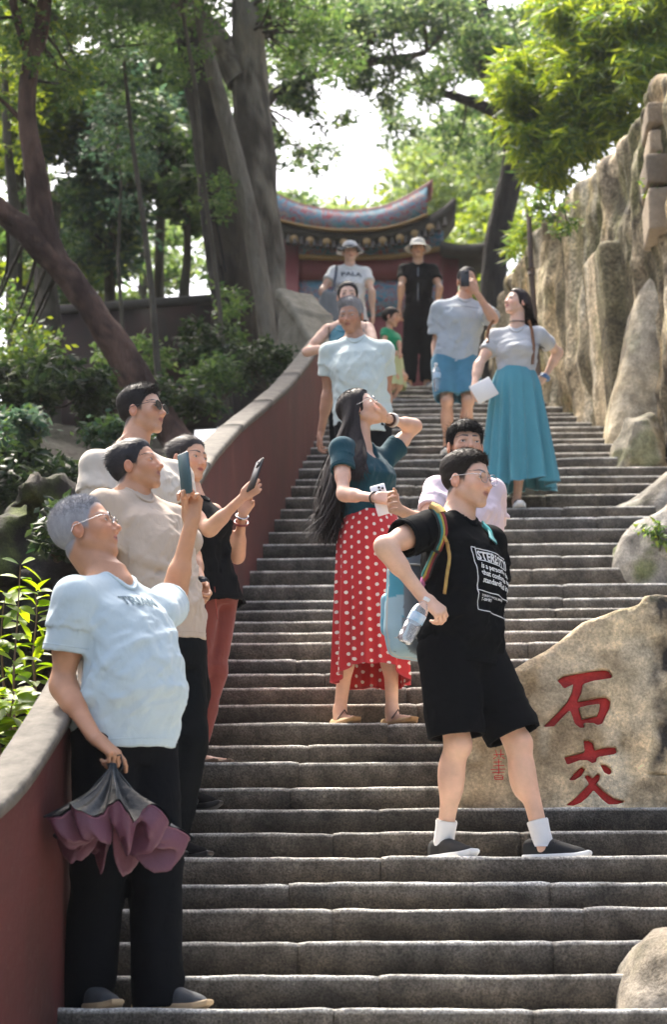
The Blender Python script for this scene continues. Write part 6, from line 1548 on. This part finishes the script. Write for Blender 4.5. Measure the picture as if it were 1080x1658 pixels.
def polka():
    k = person(dict(id='polka', label='long-haired woman in teal top and red polka-dot skirt looking up, hand at chin', H=1.65, step=11, dy=.13, vox=.0042, fem=True,
        pelvis=(601, 880), neck=(583, 716), phi_c=52, phi_h=42, head=(583, 664, 0), head_rot=(80, 26, 0), hh=.222,
        footR=dict(px=557, phi=28), footL=dict(px=643, phi=35), skin=SK_FAIR, lips=(.5, .12, .12),
        armR=((556, 800, 'n'), (606, 806, 'n')), armL=((673, 690, 'f'), (630, 679, 'n')),
        handR=dict(d=(1, -.25, -.1), pn=(.05, .9, -.3), curl=(48, 52, 55, 58), thumb=(.2, .8, .4)), handL=dict(d=(-.85, -.35, .3), pn=(-.1, .3, .9), curl=(30, 35, 40, 45), thumb=(.5, .6, .2)), legs_bare=.2, bare=.06, neckline=.12))
    Hd, hc, hh = k['Hd'], k['hc'], k['hh']; back = W(535, 760, k['neck'][1]-.0)
    def ends(p0, x, y, z, r):
        # hang behind the head (image left), down to mid back, waving outward
        side = r.normal(0, .035); e = r.uniform(.45, 1.0)**.8
        bx = hc-Hd[1]*hh*.36; f = np.clip((p0-hc)@Hd[0]/hh, -.4, .4)
        q1 = hc+Hd[0]*f*1.25*hh-Hd[1]*hh*(.20+.22*r.random())-Hd[2]*hh*.18
        nk = k['neck']; px1 = W(568-40*r.random()+10*f, 742, nk[1]-.02-.26*f*.4+side*.5-.10*max(0, f)); 
        px2 = W(541+13*r.normal()-6*r.random(), 806, nk[1]-.03+side-.10*max(0, f)); px3 = W(533+15*r.normal()-8*r.random(), 806+80*e, nk[1]-.02+side*1.2-.08*max(0, f))
        if r.random() < .16: return [hc+Hd[0]*.40*hh-Hd[1]*hh*.12-Hd[2]*hh*.2, W(572+6*r.normal(), 712, nk[1]-.10), W(576+8*r.normal(), 742, nk[1]-.17), W(578+9*r.normal(), 742+40*e, nk[1]-.185)]
        return [q1, px1, px2, px3]
    long_hair(k, hair_mat('long_black_hair', (.016, .011, .010), .33), 1100, ends, 6, wid=.011, wave=.022)
    # a front lock over the near shoulder
    m = cloth('teal_knit', (.005, .048, .068), .9, .1)
    o = shirt(k, m, hem=.10, sleeve=.48, ease=.012, slw=.066, seed=21, fold=(.3, .2, 1), vneck=.10, neckr=.066, name='knit_top')
    top = W(600, 832, k['pel'][1])[2]; h1 = W(600, 1108, k['pel'][1])[2]
    def hem(t):   # t=pi/2 is the front
        fr = math.sin(t); return h1+.085*max(0, math.sin(t+.55))**1.5+.008*math.sin(5*t)
    skirt(k, polka_mat(), top, .140, hem, .186, .200, 14, .026, 3, depth=.84)
    so = mat('cork_sole', (.30, .18, .08), .8)
    for f in 'RL':
        sh_ = shoe(k, f, mat('straw_shoe', (.45, .30, .14), .75, noise=.3, nscale=60), so, kind='flat', sole_t=.022)
        a = k['an'][f]; pos, ph = k['feet'][f]; R = frame(ph)
        part('strap', MB().add(*sweep([pos+R[0]*.036+[0, 0, .035], pos+R[1]*.005+[0, 0, .082], pos-R[0]*.036+[0, 0, .035]], .004, 6)).me('strap'), mat('brown_leather', (.08, .04, .025), .5), sh_)
    glasses(k, steel_m, lens_clear, .098)
    wristband(k, 'R', black_m, .0, .029, .0045, 'hair_tie')
    wristband(k, 'L', mat('white_band', (.7, .66, .6), .6), .035, .030, .009, 'watch_band'); wristband(k, 'L', mat('dark_beads', (.06, .03, .02), .4), .01, .030, .006)
    q = k['Q']; part('earring', MB().add(*sweep(ring_pts(q(.36, -.03, -.24), k['Hd'][1], .008, 14), .0018, 6, cap=False)).me('earring'), gold_m, k['root'])
    hp = k['hands']['R']; c = W(617, 806, hp['palm'][1]-.028); w_ = nz((1, 0, .28)); l_ = nz((-.30, 0, 1)); 
    Rp = np.array([w_, nz(l_-w_*(l_@w_)), (0, 0, 0)]); Rp[2] = np.cross(Rp[0], Rp[1]); 
    if Rp[2][1] > 0: Rp[2] *= -1; Rp[0] *= -1
    c2 = np.array(c); c2[1] = hp['palm'][1]+.012
    phone('phone', 'white-cased phone held at the waist by the woman in the polka-dot skirt', c2, Rp, mat('white_case', (.8, .8, .8), .55, spec=.3))
    return k
# ---------------------------------------------------------------- 6 man in the black T-shirt
def blackman():
    k = person(dict(id='black', label='man in glasses, black printed T-shirt and black shorts striding on the right', H=1.67, step=5, dy=.13, vox=.0040, hvox=.003,
        pelvis=(748, 1050), neck=(744, 839), phi_c=50, phi_h=45, head=(757, 779, -.02), head_rot=(58, -2, 0), hh=.246, jaw=1.08, fat=.025,
        footR=dict(px=727, phi=38), footL=dict(px=890, phi=72, dy=.16), skin=(.70, .43, .30), stub=.8, sw=.116, legs_bare=.18, thick=1.06,
        armR=((622, 884, 'n'), (684, 965, 'f')), armL=((800, 985, 'f'), (790, 1060, 'f')),
        handR=dict(d=(.75, .1, -.65), pn=(-.2, .6, -.6), curl=(40, 45, 50, 52), thumb=(.5, .5, .5))))
    short_hair(k, hair_mat('brown_black_hair', (.020, .015, .012), .42), 7500, .017, (.1, .7, .15), .14, 11, top=.070, side=.006, front=.285, amp=.022, recede=.03, grain=(.2, 1, .3))
    m = cloth('black_cotton', (.0042, .005, .006), .88, 0)
    o = shirt(k, m, hem=-.15, sleeve=.60, ease=.018, slw=.083, seed=31, fold=(.7, .2, .75), flare=.02, belly=.035)
    sm_ = cloth('black_shorts', (.0045, .005, .0062), .85)
    trousers(k, sm_, .46, .022, .10, .118, 33, .013, -.04, .122, 'shorts', hollow=.10)
    mu = mat('black_mesh', (.006, .007, .008), .8)
    for f in 'RL': shoe(k, f, mu, white_rub, sock=cloth('white_sock', (.70, .70, .70), .95), lace=black_m, sole_t=.03)
    glasses(k, steel_m, lens_clear, .10)
    # print: frame, title bar and lines of words
    R = k['Rc']; u = k['u']; pm = mat('white_print', (.72, .72, .70), .9)
    # chest plane: from the middle of the chest to his left
    org = W(757, 886, k['pel'][1]-.14); rt = nz(-R[0]+np.array([0, 0, -.06])); up = nz(u+R[1]*.0)
    sc = 1/400*1.0
    k['print'] = (org, rt, up)
    B_ = bvh_of(k)
    L = []
    Wd = .245
    L += [rect2d(0, -.002, .02, .002), rect2d(-.002, -.265, .002, 0, 16), rect2d(0, -.267, Wd, -.263, 16), rect2d(0, -.185, Wd, -.181, 16), rect2d(.018, -.006, Wd, -.002, 12), rect2d(.018, -.055, Wd, -.051, 12), rect2d(.016, -.055, .020, -.004, 4), rect2d(.205, -.262, .24, -.195, 6)]
    L += [put_text('STEREOTYPE', .050, .022, -.048, .0016, .86), put_text('is a person or thing', .031, .026, -.085, .0009), put_text('that conforms to a', .031, .028, -.115, .0009), put_text('standardized image', .031, .030, -.145, .0009),
          put_text('STEREOTYPICAL MODEL', .013, .022, -.205, .0002), put_text('T-SHIRT', .016, .022, -.222, .0005)]
    decal(k, L, org, rt, up, pm, 'shirt_print', B_, o)
    return k
def backpack(k):
    R = k['Rc']; u = k['u']; s = k['s']
    t = thing('backpack', 'light blue and grey backpack with striped strap worn by the man in black', 'backpack', k['pel']-R[1]*.2)
    c = (k['neck']*.45+k['pel']*.55)-R[1]*.225+R[0]*.03-u*.01
    def f(P):
        q = (P-c.astype(np.float32)); x = q@R[0]; y = q@R[1]; z = q@u
        w = np.interp(z, [-.26, -.15, .1, .24], [.13, .15, .14, .09]); d = np.interp(z, [-.26, -.15, .1, .24], [.075, .10, .085, .05])
        return (smax(((np.abs(x)/w)**2.1+(np.abs(y)/d)**2.1)**(1/2.1)-1, (np.abs(z)-.25)*8, .3)*.09-wrinkle(P, (0, 0, 1), 7, .012, 3)).astype(np.float32)
    V, F = nets(f, c-.36, c+.36, .008)
    z = (V-c)@u; y = (V-c)@R[1]; pat = fbm(V*8, 3, 12)
    C = np.where((z < -.19)[:, None], (.16, .19, .21), (.05, .27, .36)); C = np.where(((pat > .54) & (z < .10))[:, None], (.28, .42, .48), C); C = np.where((y > .05)[:, None], (.14, .17, .19), C); C = np.where((np.abs(y+.02) < .006)[:, None], (.42, .44, .40), C)
    part('bag', mesh_np('bag', V, F, None, C), mat('backpack_nylon', attr=True, rough=.6, noise=.15), t)
    for zz, rr in ((.12, .93), (-.19, 1.02)):
        ring = [c+u*zz+(math.cos(a)*R[0]*.143+math.sin(a)*R[1]*.095)*rr for a in np.linspace(0, 2*math.pi, 41)]; part('piping', MB().add(*sweep(ring, .005, 6, cap=False)).me('piping'), mat('grey_piping', (.40, .42, .40), .6), t)
    pc = c-u*.07-R[1]*.085; v, f_ = nets(lambda P: sdf_box(P, pc, (.10, .03, .09), np.array([R[0], R[1], u]), .028)-wrinkle(P, (0, 0, 1), 9, .012, 6), pc-.18, pc+.18, .008); part('pocket', mesh_np('pocket', v, f_), mat('pocket_nylon', (.30, .44, .50), .6, color2=(.08, .30, .40), nscale=9), t)
    # near strap from shoulder down the chest side
    bvh = bvh_of(k)
    def on(px, py):
        d = ray(px, py); l, n_, i, ds = bvh.ray_cast(Vector(CO), Vector(d), 60); return np.array(l)+np.array(n_)*.008 if l is not None else W(px, py, k['pel'][1]-.2)
    def ribbon(pts, w, name, m, thick=.006, shift=0.0, lift=0.0):
        P = np.array([on(*p) for p in pts]); tt = np.linspace(0, 1, len(P)); t2 = np.linspace(0, 1, 24); P = np.stack([np.interp(t2, tt, P[:, j]) for j in range(3)], -1)
        for _ in range(2): P[1:-1] = (P[:-2]+2*P[1:-1]+P[2:])/4
        tg = np.gradient(P, axis=0); nr = np.array([bvh.find_nearest(Vector(p))[1][:] for p in P]); S = np.cross(tg, nr); S /= np.linalg.norm(S, axis=1)[:, None]; P = P+S*shift+nr*lift
        V = np.stack([P-S*w, P-S*w+nr*thick, P+S*w+nr*thick, P+S*w], 1).reshape(-1, 3); F = grid_faces(24, 4, False, True)
        return MB().add(V, F).me(name), P, S, nr
    SP_ = [(701, 822), (712, 838), (716, 862), (708, 896), (699, 918), (690, 938)]
    me, *_ = ribbon(SP_, .023, 'strap', None, .008); part('strap', me, mat('strap_dark', (.012, .014, .016), .8), t)
    for i, (sh_, w, col) in enumerate(((-.013, .007, (.26, .03, .03)), (0, .005, (.42, .36, .06)), (.012, .006, (.03, .20, .18)))):
        me, *_ = ribbon(SP_, w, 'strap_stripe', None, .002, sh_, .0085); part('strap_stripe', me, mat('stripe_%d' % i, col, .8), t)
    me, *_ = ribbon([(698, 820), (706, 824), (713, 834)], .026, 'strap_pad', None, .012); part('strap_pad', me, mat('strap_yellow', (.5, .36, .10), .7, color2=(.4, .2, .05), nscale=30), t)
    me, *_ = ribbon([(716, 868), (726, 882), (728, 905), (725, 935), (722, 964)], .007, 'loose_strap', None); part('loose_strap', me, MATS['strap_yellow'], t)
    me, *_ = ribbon([(690, 938), (686, 950)], .013, 'buckle', None, .01); part('buckle', me, mat('pink_buckle', (.5, .16, .34), .4), t)
    me, *_ = ribbon([(778, 850), (790, 862), (797, 880)], .018, 'strap', None); part('strap', me, mat('strap_9b', (.03, .25, .26), .7), t)
def bottle(name, label, top, bot, r, m_body, m_cap):
    ax = nz(np.asarray(top)-bot); L = np.linalg.norm(np.asarray(top)-bot); t = thing(name, label, 'bottle', bot)
    prof = [(0, .004), (r*.7, 0), (r*.96, .008), (r, .02), (r, L*.18), (r*.95, L*.20), (r, L*.22), (r, L*.38), (r*.93, L*.41), (r, L*.44), (r, L*.66), (r*.9, L*.75), (r*.5, L*.87), (r*.36, L*.9), (r*.36, L*.93)]
    part('bottle_body', MB().add(*lathe(prof, 28, bot, ax)).me('bottle_body'), m_body, t)
    part('cap', MB().add(*lathe([(r*.42, L*.92), (r*.45, L*.93), (r*.45, L*.995), (r*.4, L), (0, L)], 20, bot, ax)).me('cap'), m_cap, t)
    part('label_band', MB().add(*lathe([(r*1.006, L*.45), (r*1.012, L*.46), (r*1.012, L*.63), (r*1.006, L*.64)], 28, bot, ax)).me('label_band'), mat('blue_label', (.25, .45, .62), .4, color2=(.7, .75, .8), nscale=22), t)
# ---------------------------------------------------------------- 7 boy
def boy():
    k = person(dict(id='boy', label='boy in pale pink shirt half hidden behind the man in black', H=1.58, step=8, dy=.14, vox=.005,
        pelvis=(752, 962), neck=(752, 772), phi_c=12, phi_h=10, head=(754, 722, 0), head_rot=(14, 2, 0), hh=.228,
        footR=dict(px=735, phi=5), footL=dict(px=775, phi=10), skin=SK_MID, stub=.4, sw=.082,
        armR=((690, 850, 'n'), (648, 826, 'n')), armL=((800, 880, 'f'), (800, 940, 'n')), bare=.08))
    short_hair(k, hair_mat('boy_hair', (.012, .012, .014)), 6000, .028, (.15, .75, -.35), .07, 15, top=.075, side=.045, front=.20, amp=.02, grain=(.2, 1, -.3))
    shirt(k, cloth('pale_pink', (.66, .54, .58), .9), hem=-.05, sleeve=.62, ease=.012, slw=.062, seed=35)
    trousers(k, MATS['black_shorts'], .46, .02, .09, .10, 36, .01, .0, .11, 'shorts')
    for f in 'RL': shoe(k, f, MATS['black_shoe'], white_rub)
    return k
# ---------------------------------------------------------------- 8 woman in the long teal skirt
def tealskirt():
    k = person(dict(id='teal', label='woman in grey top and long teal skirt with a hand on her hip', H=1.61, step=27, dy=.15, vox=.006, fem=True,
        pelvis=(836, 632), neck=(838, 531), phi_c=-8, phi_h=0, head=(837, 491, 0), head_rot=(-52, 14, 0), hh=.222,
        footR=dict(px=797, phi=-8), footL=dict(px=842, phi=5), skin=SK_FAIR, thick=1.12, lips=(.5, .14, .14),
        armR=((776, 590, 'n'), (767, 630, 'n')), armL=((905, 570, 'f'), (882, 612, 'n')),
        handL=dict(d=(-.8, -.1, -.5), pn=(-.2, .8, .3), curl=(30, 30, 35, 40)), handR=dict(d=(.3, -.1, -.9), pn=(.6, .3, .2), curl=(35, 40, 45, 50)), bare=.06, legs_bare=.05, neckline=.10))
    nk = k['neck']
    def ends(p0, x, y, z, r):
        Hd, hc, hh = k['Hd'], k['hc'], k['hh']; f = np.clip((p0-hc)@Hd[0]/hh, -.4, .4)
        q1 = hc+Hd[0]*f*1.2*hh-Hd[1]*hh*(.25+.2*r.random())-Hd[2]*hh*.15
        e = r.uniform(.6, 1); return [q1, W(858+5*r.normal(), 522, nk[1]+.02-.1*f), W(862+5*r.normal(), 545, nk[1]+.0-.1*f), W(866+6*r.normal(), 540+32*e, nk[1]-.06-.06*f)]
    long_hair(k, hair_mat('dark_brown_hair', (.022, .012, .010), .38), 420, ends, 8, wid=.015, wave=.02)
    o = shirt(k, cloth('grey_jersey', (.44, .45, .46), .9), hem=.0, sleeve=.52, ease=.018, slw=.066, seed=41, fold=(1, .2, .35), name='jersey_top', flare=.0, hemcut=lambda P: (W(842, 617, k['pel'][1])[2]+.42*np.abs(P[:, 0]-float(W(842, 617, k['pel'][1]-.15)[0]))-P[:, 2]).astype(np.float32))
    # pointed front hem
    R = k['Rh']; pel = k['pel']; top = W(836, 604, pel[1])[2]
    h1 = W(836, 787, pel[1])[2]
    skirt(k, cloth('teal_linen', (.075, .27, .33), .85), top+.03, .140, lambda t: h1+.02*math.sin(3*t+1), .19, .265, 16, .075, 7, depth=.85)
    for f in 'RL': shoe(k, f, cloth('charcoal_shoe', (.02, .02, .022)), white_rub, sole_t=.04)
    for i, off in enumerate((.0, .014)): wristband(k, 'L', mat('blue_beads', (.03, .06, .25), .3, color2=(.2, .4, .6), nscale=40), off, .036, .009)
    part('choker', MB().add(*sweep(ring_pts(nk+k['u']*.045+k['Rc'][1]*.01, k['u']+k['Rc'][1]*.2, .056, 24), .004, 6, cap=False)).me('choker'), black_m, k['root'])
    bvh = bvh_of(k)
    def on(px, py):
        l, n_, i, ds = bvh.ray_cast(Vector(CO), Vector(ray(px, py)), 60); return np.array(l)+np.array(n_)*.006 if l is not None else W(px, py, pel[1]-.12)
    b = thing('backpack', 'brown leather backpack straps on the woman in the teal skirt', 'backpack', pel)
    for sx_ in ([(800, 519), (793, 528), (790, 545), (790, 555)], [(857, 519), (862, 535), (864, 560), (862, 590)]):
        P = np.array([on(*p) for p in sx_]); part('strap', MB().add(*sweep(P, .012, 8)).me('strap'), mat('tan_leather', (.20, .085, .035), .5), b)
    p = k['neck']-k['Rc'][1]*.17-k['u']*.2; v, f_ = nets(lambda P: sdf_box(P, p, (.12, .06, .15), np.array([k['Rc'][0], k['Rc'][1], k['u']]), .04), p-.25, p+.25, .015); part('bag', mesh_np('bag', v, f_), MATS['tan_leather'], b)
    # pale pouch in her hand
    c = W(784, 632, k['hands']['R']['grip'][1]-.05); a1, a2 = nz((.8, .1, .45)), nz((-.4, 0, .85)); a2 = nz(a2-a1*(a2@a1)); t = thing('pouch', 'white booklet in the hand of the woman in the teal skirt', 'booklet', c)
    part('cover', MB().add(*box(c, (.085, .075, .006), np.array([a1, a2, np.cross(a1, a2)]), .003)).me('cover', False), mat('paper_white', (.75, .73, .70), .7), t); part('pages', MB().add(*box(c+[0, .012, 0], (.08, .070, .005), np.array([a1, a2, np.cross(a1, a2)]), .001)).me('pages', False), mat('paper_grey', (.5, .5, .5), .8), t)
    return k
# ---------------------------------------------------------------- 9 man taking a photograph in grey
def greyman():
    k = person(dict(id='grey', label='man in grey T-shirt and denim shorts with a black phone before his face', H=1.68, step=33, dy=.14, vox=.007,
        pelvis=(738, 583), neck=(750, 485), phi_c=12, phi_h=5, head=(757, 455, 0), head_rot=(5, 3, 0), hh=.232,
        footR=dict(px=728, phi=0), footL=dict(px=758, phi=10), skin=SK_MID, stub=.6, legs_bare=.2, shd=.092,
        armR=((707, 558, 'n'), (706, 596, 'n')), armL=((800, 517, 'n'), (772, 474, 'n')),
        handL=dict(d=(-.55, -.3, .75), pn=(-.3, .9, .2), curl=(45, 48, 50, 52)), handR=dict(curl=(50, 52, 55, 55))))
    short_hair(k, hair_mat('dark_hair_c', (.015, .014, .014)), 1400, .02, (0, .3, .9), .5, 19, top=.05, side=.025, front=.29, amp=.015)
    o = shirt(k, cloth('heather_grey', (.40, .44, .47), .9), hem=-.10, sleeve=.72, ease=.02, slw=.082, seed=45, fold=(.4, .2, .9))
    decal(k, [rect2d(-.12, -.004, .13, .004, 12)], k['neck']+k['Rc'][1]*.1-k['u']*.10, -k['Rc'][0], k['u'], mat('grey_print2', (.16, .18, .2), .9), 'chest_line', parent=o)
    trousers(k, cloth('denim', (.06, .19, .27), .85, noise=.3), .47, .022, .10, .105, 46, .011, -.03, .12, 'shorts')
    for f in 'RL': shoe(k, f, MATS['black_shoe'], white_rub)
    c = W(753, 450, k['hands']['L']['grip'][1]-.07); phone('phone', 'black phone held up before the face of the man in denim shorts', c, np.array([(1, 0, 0), (0, .1, .995), (0, -.995, .1)]), MATS['black_case'])
    g = k['hands']['R']['grip']; bottle('water_bottle', 'clear plastic water bottle hanging from the hand of the man in denim shorts', W(706, 588, g[1]-.09), W(710, 634, g[1]-.10), .034, mat('clear_pet', (.93, .96, 1), .06, trans=.85, ior=1.2), white_rub)
    return k
# ---------------------------------------------------------------- 10 woman in black with the white hat
def hat(k, m_top, m_brim, r=.215, drop=.05, wav=0.0, under=None, tiltf=.1):
    Q, Hd, hh = k['Q'], k['Hd'], k['hh']; th = np.arange(48)*2*math.pi/48; rows = []
    prof = [(.02, .58), (.20, .565), (.33, .50), (.39, .38), (.41, .24), (.43, .20), (.56, .15), (.70, .08)]
    for rr, z in prof:
        w = wav*max(0, rr-.43)*np.sin(th*4+.5)+wav*max(0, rr-.43)*.6*np.sin(th*7)
        rows.append(np.array([Q(math.cos(t)*rr*.92, math.sin(t)*rr*1.08-.05, z+ww-tiltf*max(0, math.sin(t))*max(0, rr-.4)) for t, ww in zip(th, w)]))
    A = np.concatenate(rows); B_ = A-Hd[2]*.006
    F = grid_faces(len(prof), 48, False, True); V = np.concatenate([A, B_]); n = len(A); e = [((len(prof)-1)*48+i, (len(prof)-1)*48+(i+1) % 48, n+(len(prof)-1)*48+(i+1) % 48, n+(len(prof)-1)*48+i) for i in range(48)]
    h_ = part('hat', mesh_np('hat', V, np.concatenate([F, F[:, ::-1]+n, e])), m_top, k['root'])
    band = np.array([Q(math.cos(t)*.418*.92, math.sin(t)*.418*1.08-.05, .235) for t in np.linspace(0, 2*math.pi, 40)]); part('hat_band', MB().add(*sweep(band, .006, 6, cap=False)).me('hat_band'), m_brim, h_)
def hatwoman():
    k = person(dict(id='hatw', label='woman in black zip top and black trousers wearing a white brimmed hat', H=1.50, step=46, dy=.16, vox=.0075, fem=True,
        pelvis=(680, 512), neck=(677, 428), phi_c=5, phi_h=5, head=(677, 404, 0), head_rot=(2, 0, 0), hh=.215,
        footR=dict(px=663, phi=-15), footL=dict(px=698, phi=20), skin=SK_MID, thick=1.12, armR=((650, 464, 'n'), (647, 500, 'n')), armL=((712, 466, 'n'), (706, 500, 'n'))))
    short_hair(k, hair_mat('dark_hair_d', (.015, .013, .012)), 500, .03, (0, -.3, -.9), .2, 23, top=.03, side=.03, front=.27)
    o = shirt(k, cloth('black_sport', (.006, .006, .007), .7), hem=-.06, sleeve=.55, ease=.022, slw=.07, seed=51)
    tube_part('zip', [on_shirt(k, 677, y) for y in (432, 445, 460, 475, 488)], .004, steel_m, o)
    trousers(k, MATS['black_trousers'], .97, .022, .085, .085, 52)
    for f in 'RL': shoe(k, f, mat('grey_shoe', (.25, .24, .24), .8), white_rub)
    hat(k, cloth('white_hat', (.72, .70, .66)), mat('hat_tape', (.5, .5, .48), .8), wav=.0)
def on_shirt(k, px, py, lift=.004):
    l, n_, i, ds = bvh_of(k).ray_cast(Vector(CO), Vector(ray(px, py)), 60); return np.array(l)+np.array(n_)*lift if l is not None else W(px, py, k['pel'][1]-.12)
def teewoman():
    k = person(dict(id='tee', label='woman in white T-shirt and black-brimmed sun hat with a grey shoulder bag', H=1.58, step=45, dy=.16, vox=.0075, fem=True,
        pelvis=(568, 522), neck=(566, 432), phi_c=8, phi_h=5, head=(567, 409, 0), head_rot=(10, -2, 0), hh=.215,
        footR=dict(px=556, phi=0), footL=dict(px=580, phi=5), skin=SK_FAIR, thick=1.1, armR=((522, 470, 'n'), (530, 504, 'n')), armL=((602, 472, 'n'), (604, 508, 'n'))))
    o = shirt(k, cloth('white_cotton', (.70, .70, .70), .9), hem=-.08, sleeve=.5, ease=.024, slw=.074, seed=55)
    decal(k, [put_text('PALA', .075, 0, 0, .002, 1.2)], k['neck']+k['Rc'][0]*.10-k['u']*.14, -k['Rc'][0], k['u'], mat('ink_print', (.04, .05, .07), .9), 'lettering', parent=o)
    trousers(k, MATS['black_trousers'], .97, .022, .085, .08, 56)
    for f in 'RL': shoe(k, f, MATS['grey_shoe'], white_rub)
    hat(k, cloth('white_hat_b', (.62, .62, .64)), black_m, wav=.22, tiltf=.0)
    Q = k['Q']; th = np.linspace(-.5, 3.6, 30); A = np.array([Q(math.cos(t)*.40, math.sin(t)*.44-.05, .20) for t in th]); B_ = np.array([Q(math.cos(t)*.62, math.sin(t)*.72-.05, .14+.03*math.sin(4*t)) for t in th]); V = np.stack([A, B_, B_-k['Hd'][2]*.012, A-k['Hd'][2]*.012], 1).reshape(-1, 3)
    part('visor', mesh_np('visor', V, grid_faces(30, 4, False, True)), black_m, k['root'])
    t = thing('shoulder_bag', 'soft grey bag slung from the shoulder of the woman in white', 'bag', W(538, 510, k['pel'][1]-.1))
    c = W(537, 500, k['pel'][1]-.12); v, f_ = nets(lambda P: sdf_box(P, c, (.15, .06, .17), np.array([nz((.93, 0, -.3)), (0, 1, 0), nz((.3, 0, .93))]), .06)-wrinkle(P, (0, 0, 1), 8, .02, 4), c-.3, c+.3, .012)
    part('bag', mesh_np('bag', v, f_), cloth('bag_grey', (.20, .21, .22)), t); P = [on_shirt(k, 545, 432, .01), on_shirt(k, 543, 445, .012), W(541, 462, k['pel'][1]-.15), W(538, 480, k['pel'][1]-.13)]
    part('strap', MB().add(*sweep(P, .014, 8)).me('strap'), mat('strap_blue', (.10, .12, .17), .8), t)
def tankwoman():
    k = person(dict(id='tank', label='woman in teal tank top leaning her arm on the red wall', H=1.58, step=27, dy=.15, vox=.006, fem=True,
        pelvis=(566, 622), neck=(563, 519), phi_c=-5, phi_h=0, head=(563, 480, 0), head_rot=(4, -4, 0), hh=.22,
        footR=dict(px=556, phi=0), footL=dict(px=586, phi=5), skin=SK_FAIR, armR=((496, 570, 'n'), (541, 560, 'n')), armL=((608, 565, 'n'), (612, 612, 'n')), bare=.0, neckline=.16))
    short_hair(k, hair_mat('dark_hair_e', (.015, .013, .012)), 900, .05, (0, -1, -.2), .06, 27, top=.04, side=.04, front=.29, full=True)
    shirt(k, cloth('teal_tank', (.02, .13, .18), .8), hem=-.05, sleeve=0, ease=.010, seed=61, neckr=.105, name='tank_top')
    trousers(k, MATS['black_trousers'], .97, .018, .075, .07, 62)
    for f in 'RL': shoe(k, f, MATS['black_shoe'], white_rub)
def mintman():
    k = person(dict(id='mint', label='grey-haired man in pale mint T-shirt coming down beside the red wall', H=1.70, step=23, dy=.14, vox=.0052,
        pelvis=(588, 684), neck=(576, 548), phi_c=-4, phi_h=0, head=(568, 512, -.03), head_rot=(-16, -12, 0), hh=.238, jaw=1.08,
        footR=dict(px=570, phi=-5), footL=dict(px=612, phi=5), skin=(.42, .22, .14), hair_col=(.22, .22, .23), stub=.8, brow=.8, lips=(.30, .12, .10), shd=.096,
        armR=((531, 640, 'n'), (520, 698, 'n')), armL=((626, 642, 'n'), (618, 700, 'n')), look=(0, -.3)))
    short_hair(k, hair_mat('grey_hair_b', (.22, .225, .24), .5), 4500, .022, (.3, .1, .5), .25, 29, top=.065, side=.03, front=.27, amp=.03, recede=.02)
    shirt(k, cloth('mint_cotton', (.52, .60, .57), .9), hem=-.15, sleeve=.55, ease=.016, slw=.078, seed=65, fold=(.4, .2, .9), belly=.03)
    trousers(k, MATS['black_trousers'], .97, .022, .085, .08, 66)
    for f in 'RL': shoe(k, f, MATS['black_shoe'], white_rub)
def child():
    k = person(dict(id='child', label='small dark-haired child in bright green top and pale skirt near the top of the stairs', H=.98, step=43, dy=.14, vox=.0075, fem=True,
        pelvis=(634, 580), neck=(631, 536), phi_c=60, phi_h=50, head=(634, 514, 0), head_rot=(72, -10, 0), hh=.195,
        footR=dict(px=630, phi=50), footL=dict(px=644, phi=60), skin=SK_MID, armR=((622, 555, 'n'), (636, 568, 'n')), armL=((646, 555, 'n'), (648, 572, 'n'))))
    short_hair(k, hair_mat('dark_hair_f', (.018, .012, .010)), 500, .05, (0, -.5, -.8), .1, 31, top=.05, side=.05, front=.25, full=True)
    shirt(k, cloth('bright_green', (.01, .26, .12), .8), hem=-.1, sleeve=.5, ease=.02, slw=.075, seed=71, flare=.03)
    top = k['pel'][2]+.05; skirt(k, cloth('pale_lime', (.50, .55, .30), .8), top, .10, lambda t: k['pel'][2]-.30, .13, .17, 9, .02, 5)
    for f in 'RL': shoe(k, f, MATS['grey_shoe'], white_rub)
CAST = globals().get('CAST', None)
import time as _t
def run(f, *a):
    t0 = _t.time(); r = f(*a); print('CAST %s %.1fs' % (f.__name__, _t.time()-t0)); return r
if CAST is None or 'elder' in CAST: _e = run(elder); run(umbrella, _e)
if CAST is None or 'beige' in CAST: run(beige)
if CAST is None or 'cream' in CAST: run(cream)
if CAST is None or 'vest' in CAST: run(vest)
if CAST is None or 'polka' in CAST: run(polka)
if CAST is None or 'black' in CAST:
    _b = run(blackman); run(backpack, _b)
    _g = _b['hands']['R']['grip']; bottle('water_bottle', 'clear water bottle with pale blue label held at the hip of the man in black', W(692, 968, _g[1]-.05), W(654, 1040, _g[1]-.05), .034, mat('clear_pet', (.93, .96, 1), .06, trans=.85, ior=1.2), white_rub)
if CAST is None or 'boy' in CAST: run(boy)
if CAST is None or 'back' in CAST:
    for f in (tealskirt, greyman, hatwoman, teewoman, tankwoman, mintman, child): run(f)
